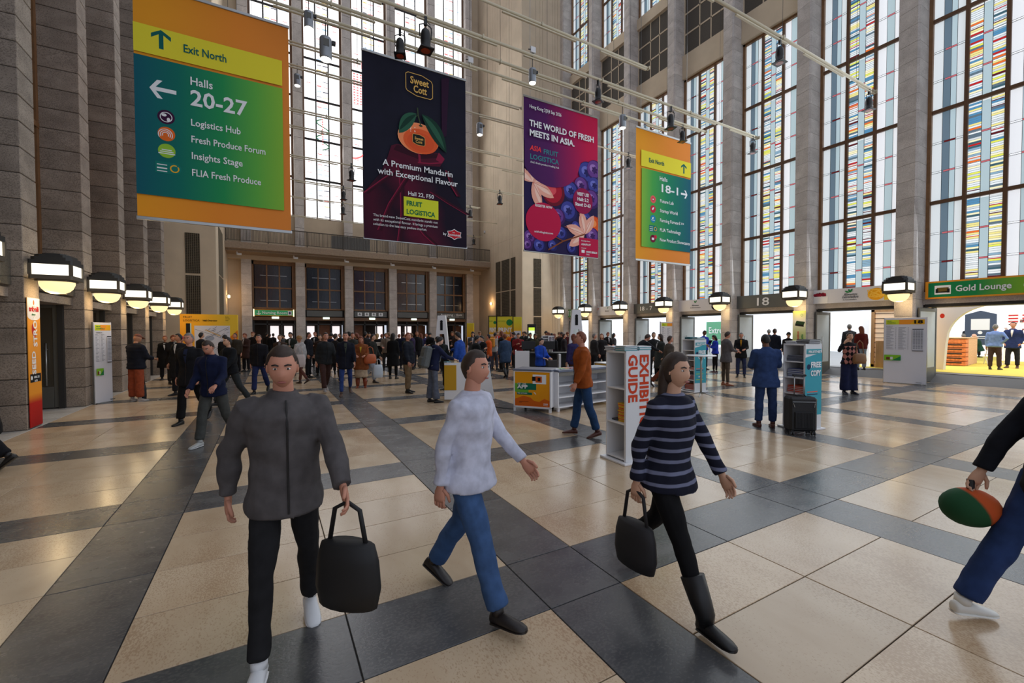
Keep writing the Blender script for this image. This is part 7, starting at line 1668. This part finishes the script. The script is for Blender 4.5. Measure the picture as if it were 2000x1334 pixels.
P((1681, 723), 10, 'woman with long red hair in a maroon top and pale jeans inside the doorway', pose='stand', H=1.68, top='sweater', tc=(92, 30, 28), bc=(140, 156, 176), hair='long', hc='auburn', z=.27)
P((1942, 722), 62, 'man in a light blue shirt and brown trousers on the yellow carpet', pose='hip', H=1.74, bld=1.1, top='shirt', tc=(116, 142, 196), bottom='straight', bc=(66, 50, 50), hair='crop', hc='grey', skin='ruddy', sc=(44, 26, 22), belly=.03, z=.282)
P((1977, 719), -120, 'man in a navy blazer and white shirt on the yellow carpet', pose='pockets', H=1.83, bld=1.06, top='blazer', tc=(36, 48, 90), bottom='straight', bc=(36, 36, 44), hc='brown', skin='ruddy', under=(236, 230, 226), sc=(86, 50, 34), z=.282)
P((1964, 702), 0, 'short haired person behind the navy blazer man, on the yellow carpet', pose='stand', H=1.68, top='jacket', tc=(60, 60, 66), hc='brown', skin='ruddy', z=.282)
P((1889, 697), -100, 'person in black at the back of the bright lounge stand, under the dark poster', pose='stand', H=1.76, top='jacket', tc=(28, 28, 34), hc='black', z=.282)
P((1906, 698), 90, 'person in a charcoal jacket facing the one in black under the dark poster', pose='stand2', H=1.7, top='jacket', tc=(40, 44, 52), hc='black', z=.282)
P((1884, 703), 30, 'grey haired visitor in a blue jacket sitting behind the crate counter', pose='sit', H=1.75, top='jacket', tc=(44, 66, 140), hc='grey', skin='ruddy', z=.282)
P((1913, 705), -60, 'bald visitor in a dark green sweater sitting on the white folding chair', pose='sit', H=1.75, bld=1.1, top='sweater', tc=(24, 60, 50), bc=(30, 30, 36), hair='bald', hc='white', skin='fair', z=.282)
# ---- background crowd in front of the far doors
rc = random.Random(21)
spots_ = [(556, 'grey'), (570, 'dark green'), (617, 'black'), (626, 'dark brown'), (648, 'navy'), (664, 'black'), (683, 'brown'), (700, 'black'), (714, 'dark grey'), (722, 'wine'), (745, 'grey'), (760, 'dark brown'), (779, 'black'), (788, 'navy'), (796, 'dark green'), (806, 'purple'), (815, 'black'), (823, 'navy'), (833, 'violet'), (841, 'black'),
          (857, 'dark grey'), (884, 'black'), (893, 'dark brown'), (915, 'black'), (924, 'grey'), (937, 'lilac'), (955, 'orange'), (972, 'red'), (980, 'black'), (999, 'orange'), (1004, 'black'), (1022, 'dark green'), (1028, 'black'), (1066, 'dark brown'), (1074, 'black'), (1078, 'navy'), (1092, 'brown'), (1097, 'black'), (1108, 'wine'), (1128, 'dark brown'), (1186, 'black'), (1198, 'grey')]
cm = {'grey': (70, 70, 72), 'dark green': (36, 44, 38), 'black': (18, 18, 20), 'dark brown': (52, 38, 32), 'navy': (26, 32, 54), 'brown': (92, 62, 44), 'dark grey': (42, 42, 44), 'wine': (80, 28, 34), 'purple': (50, 40, 70), 'violet': (58, 54, 100), 'lilac': (140, 136, 168), 'orange': (200, 84, 30), 'red': (170, 44, 36)}
wherewords = []
for i, (x, c) in enumerate(spots_):
    for q in range(30):
        y = rc.choice((707, 710, 713, 716, 719, 722, 726, 730, 734)); g_ = gp(x, y)
        if all((g_.x-a)**2+(g_.y-b)**2 > .45 for a, b in PLACED): break
    hd = rc.choice((0, 20, 160, 180, 200, 90, -90, 170))
    if 550 < x < 960: where = 'in the far crowd before the far doors'
    else: where = 'in the far crowd at the information desks'
    fr = '%d' % 0
    lx = ('left of the woman all in black' if x < 768 else 'right of the woman all in black' if x < 850 else 'below the white i tower' if x < 900 else 'near the yellow backpack' if x < 1000 else 'right of the red jacket' if x < 1110 else 'beside the second i tower')
    hairn = rc.choice(('short', 'short', 'long', 'crop', 'beanie'))
    hcn = rc.choice(('black', 'brown', 'black', 'auburn', 'light'))
    HN = {'crop': 'cropped ', 'short': 'short ', 'long': 'long ', 'beanie': ''}
    for q in range(40):
        lab = 'small figure in %s, %s%s, %s' % (c, HN[hairn], hcn + (' beanie' if hairn == 'beanie' else ' hair'), lx)
        if lab not in wherewords: break
        hairn = rc.choice(('short', 'long', 'crop', 'beanie', 'bob' if False else 'short')); hcn = rc.choice(('black', 'brown', 'auburn', 'light', 'grey', 'blond'))
    wherewords.append(lab)
    P((x, y), hd, lab, pose=rc.choice(('stand', 'stand2', 'phone', 'read')), H=rc.choice((1.68, 1.75, 1.8)), top=rc.choice(('jacket', 'coat')), tc=cm[c], bc=rc.choice(((24, 24, 28), (40, 40, 46), (36, 44, 66))), hair=hairn, hc=hcn, skin=rc.choice(('light', 'ruddy', 'tan')), vx=.032, group='far crowd')
# ------------------------------------------------------------------ bags and other held things
def bag(name, label, cat, loc, rz, w, d, h, m, strap=True, soft=.25, group=None, strap_h=.25):
    t = thing(name, label, cat, loc, rz, group); mb = MB()
    loft(mb, [(Vector((0, 0, z)), Vector((w/2*s, 0, 0)), Vector((0, d/2*s, 0))) for z, s in ((0, .75), (.02*h, .92), (h*.3, 1.04), (h*.7, .98), (h*.95, .85), (h, .6))], 16)
    mb.build('bag_body', m, t, smooth=True)
    if strap: MB().tube([(-w*.3, 0, h*.92), (-w*.2, 0, h+strap_h*.8), (0, 0, h+strap_h), (w*.2, 0, h+strap_h*.8), (w*.3, 0, h*.92)], .012, 6).build('strap', m, t, smooth=True)
    return t
def backpack(label, r, J, m, w, h, d, pocket, zoff=-.34, tilt=.1):
    k = J['k']; N = J['N']; up = J['up']
    p = pworld(r, N+up*zoff*k+Vector((0, -.15-d/2, 0)))
    t = thing('backpack', label, 'backpack', p, r.rotation_euler.z); t.rotation_euler = (-tilt, 0, r.rotation_euler.z)
    MB().bbox(-w/2, -d/2, -h*.35, w/2, d/2, h*.65, .05).build('bag_body', m, t); MB().bbox(-w/2+.03, -d/2-.03, -h*.3, w/2-.03, -d/2+.02, h*.15, .03).build('front_pocket', pocket, t)
    MB().tube([(-w*.3, -d/2-.01, h*.3), (w*.3, -d/2-.012, h*.3)], .006, 5).build('zip', M_DGREY, t); MB().tube([(-.03, d*.3, h*.63), (0, d*.3, h*.7), (.03, d*.3, h*.63)], .008, 5).build('grab_loop', m, t)
    for s in (-1, 1): MB().tube([(s*.09, d/2-.02, h*.55), (s*.12, d/2+.1, h*.62), (s*.135, d/2+.24, h*.5), (s*.14, d/2+.25, h*.1), (s*.13, d/2+.05, -h*.2)], .016, 6).build('shoulder_strap', m, t, smooth=True)
    return t
backpack('large grey backpack worn by the person in the navy hoodie', r19, J19, mat('backpack_grey', (92, 96, 96), .8, vary=.1, scale=20), .34, .56, .2, mat('backpack_grey2', (82, 86, 86), .8), -.36, .22)
backpack('yellow orange backpack worn by the man in the white t-shirt', r24, J24, mat('backpack_yellow', (206, 138, 34), .7, vary=.1, scale=20), .30, .44, .16, mat('backpack_yellow2', (188, 120, 28), .7), -.27, .03)
w_ = pworld(r1, J1['wrL']+J1['hdL']*.1)
bag('shoulder_bag', 'black bag carried by the nearest walker in white sneakers', 'bag', (w_.x, w_.y, max(.3, w_.z-.52)), r1.rotation_euler.z+PI/2+.9, .36, .15, .34, mat('bag_black', (18, 18, 20), .6), strap_h=.2)
w_ = pworld(r3, J3['wrR']+J3['hdR']*.1)
bag('tote_bag', 'dark bag carried by the walker in the striped sweater', 'bag', (w_.x, w_.y, max(.25, w_.z-.5)), r3.rotation_euler.z+PI/2, .34, .13, .3, mat('bag_dark', (30, 28, 30), .7), strap_h=.22)
# round green and orange pouch at the far right
w_ = pworld(r4, J4['wrL']+J4['hdL']*.12)
t = thing('ball_bag', 'round green and orange pouch held by the walker at the far right edge', 'bag', (w_.x, w_.y, w_.z-.13), r4.rotation_euler.z)
mb = MB(); mb.ell((0, 0, 0), (.13, .155, .12), 20, 12); mb.build('pouch', grad('pouch_print', [(-.2, (28, 70, 44)), (0, (34, 80, 48)), (.02, (196, 84, 40)), (.2, (206, 96, 44))], (0, 1, .5)), t, smooth=True)
MB().tube([(0, 0, .12), (.0, 0, .18)], .02, 8).build('strap', M_BLACK, t)
g = gp(1674, 700); 
bag('handbag', 'brown leather handbag on the shoulder of the argyle sweater woman', 'bag', (gp(1669, 772).x+.06, gp(1669, 772).y-.08, .88), -math.radians(29.3), .36, .16, .28, mat('bag_brown', (122, 82, 44), .5), strap_h=.36)
bag('handbag', 'black bag beside the legs of the man in rust trousers', 'bag', tuple(gp(279, 782)), .3, .16, .1, .42, mat('bag_black', (18, 18, 20), .6), strap_h=.3)
bag('tote_bag', 'white tote bag carried by the woman in the white hooded coat', 'bag', (gp(584, 752).x, gp(584, 752).y-.2, .62), .2, .4, .1, .42, mat('bag_white', (190, 176, 172), .8), strap_h=.3)
bag('tote_bag', 'brown leather bag carried by the woman in the yellow scarf', 'bag', (gp(716, 757).x+.1, gp(716, 757).y-.1, .78), .2, .4, .2, .3, mat('bag_rust', (176, 84, 40), .5), strap_h=.24)
bag('tote_bag', 'pale plastic bag beside the person in pale jeans', 'bag', (gp(733, 748).x+.1, gp(733, 748).y, .18), .2, .36, .14, .46, mat('bag_pale', (186, 196, 206), .4), strap_h=.2)
# small things in hands
def gadget(label, px, py, y_px, w=.08, h=.16, m=None, name='phone', cat='phone'):
    base = gp(px, y_px); d_ = (base-Vector((0, 0, CH))).dot(FW)
    p = Vector((0, 0, CH)) + (FW+CR*((px-1000)/FPX)-CU*((py-667)/FPX))*d_
    t = thing(name, label, cat, p, -math.radians(29.3)); t.rotation_euler = (.7, 0, -math.radians(29.3)); MB().bbox(-w/2, -.006, -h/2, w/2, .006, h/2, .003).build('case', m or M_BLACK, t); return t
gadget('dark tablet in the hands of the woman in the royal blue shirt', 1387, 668, 728, .14, .2)
gadget('white open brochure held by the older man in the black cardigan', 1444, 684, 737, .3, .2, M_PAPER, 'brochure', 'brochure')
gadget('white papers held by the bearded man in royal blue', 1377, 670, 722, .22, .1, M_PAPER, 'brochure', 'brochure')
gadget('phone held by the dark haired person next to the black sweater man', 944, 668, 745, .08, .15)
gadget('white papers held by the beige jacketed man', 742, 672, 724, .3, .22, M_PAPER, 'brochure', 'brochure')

bpy.data.scenes.remove(WSC)
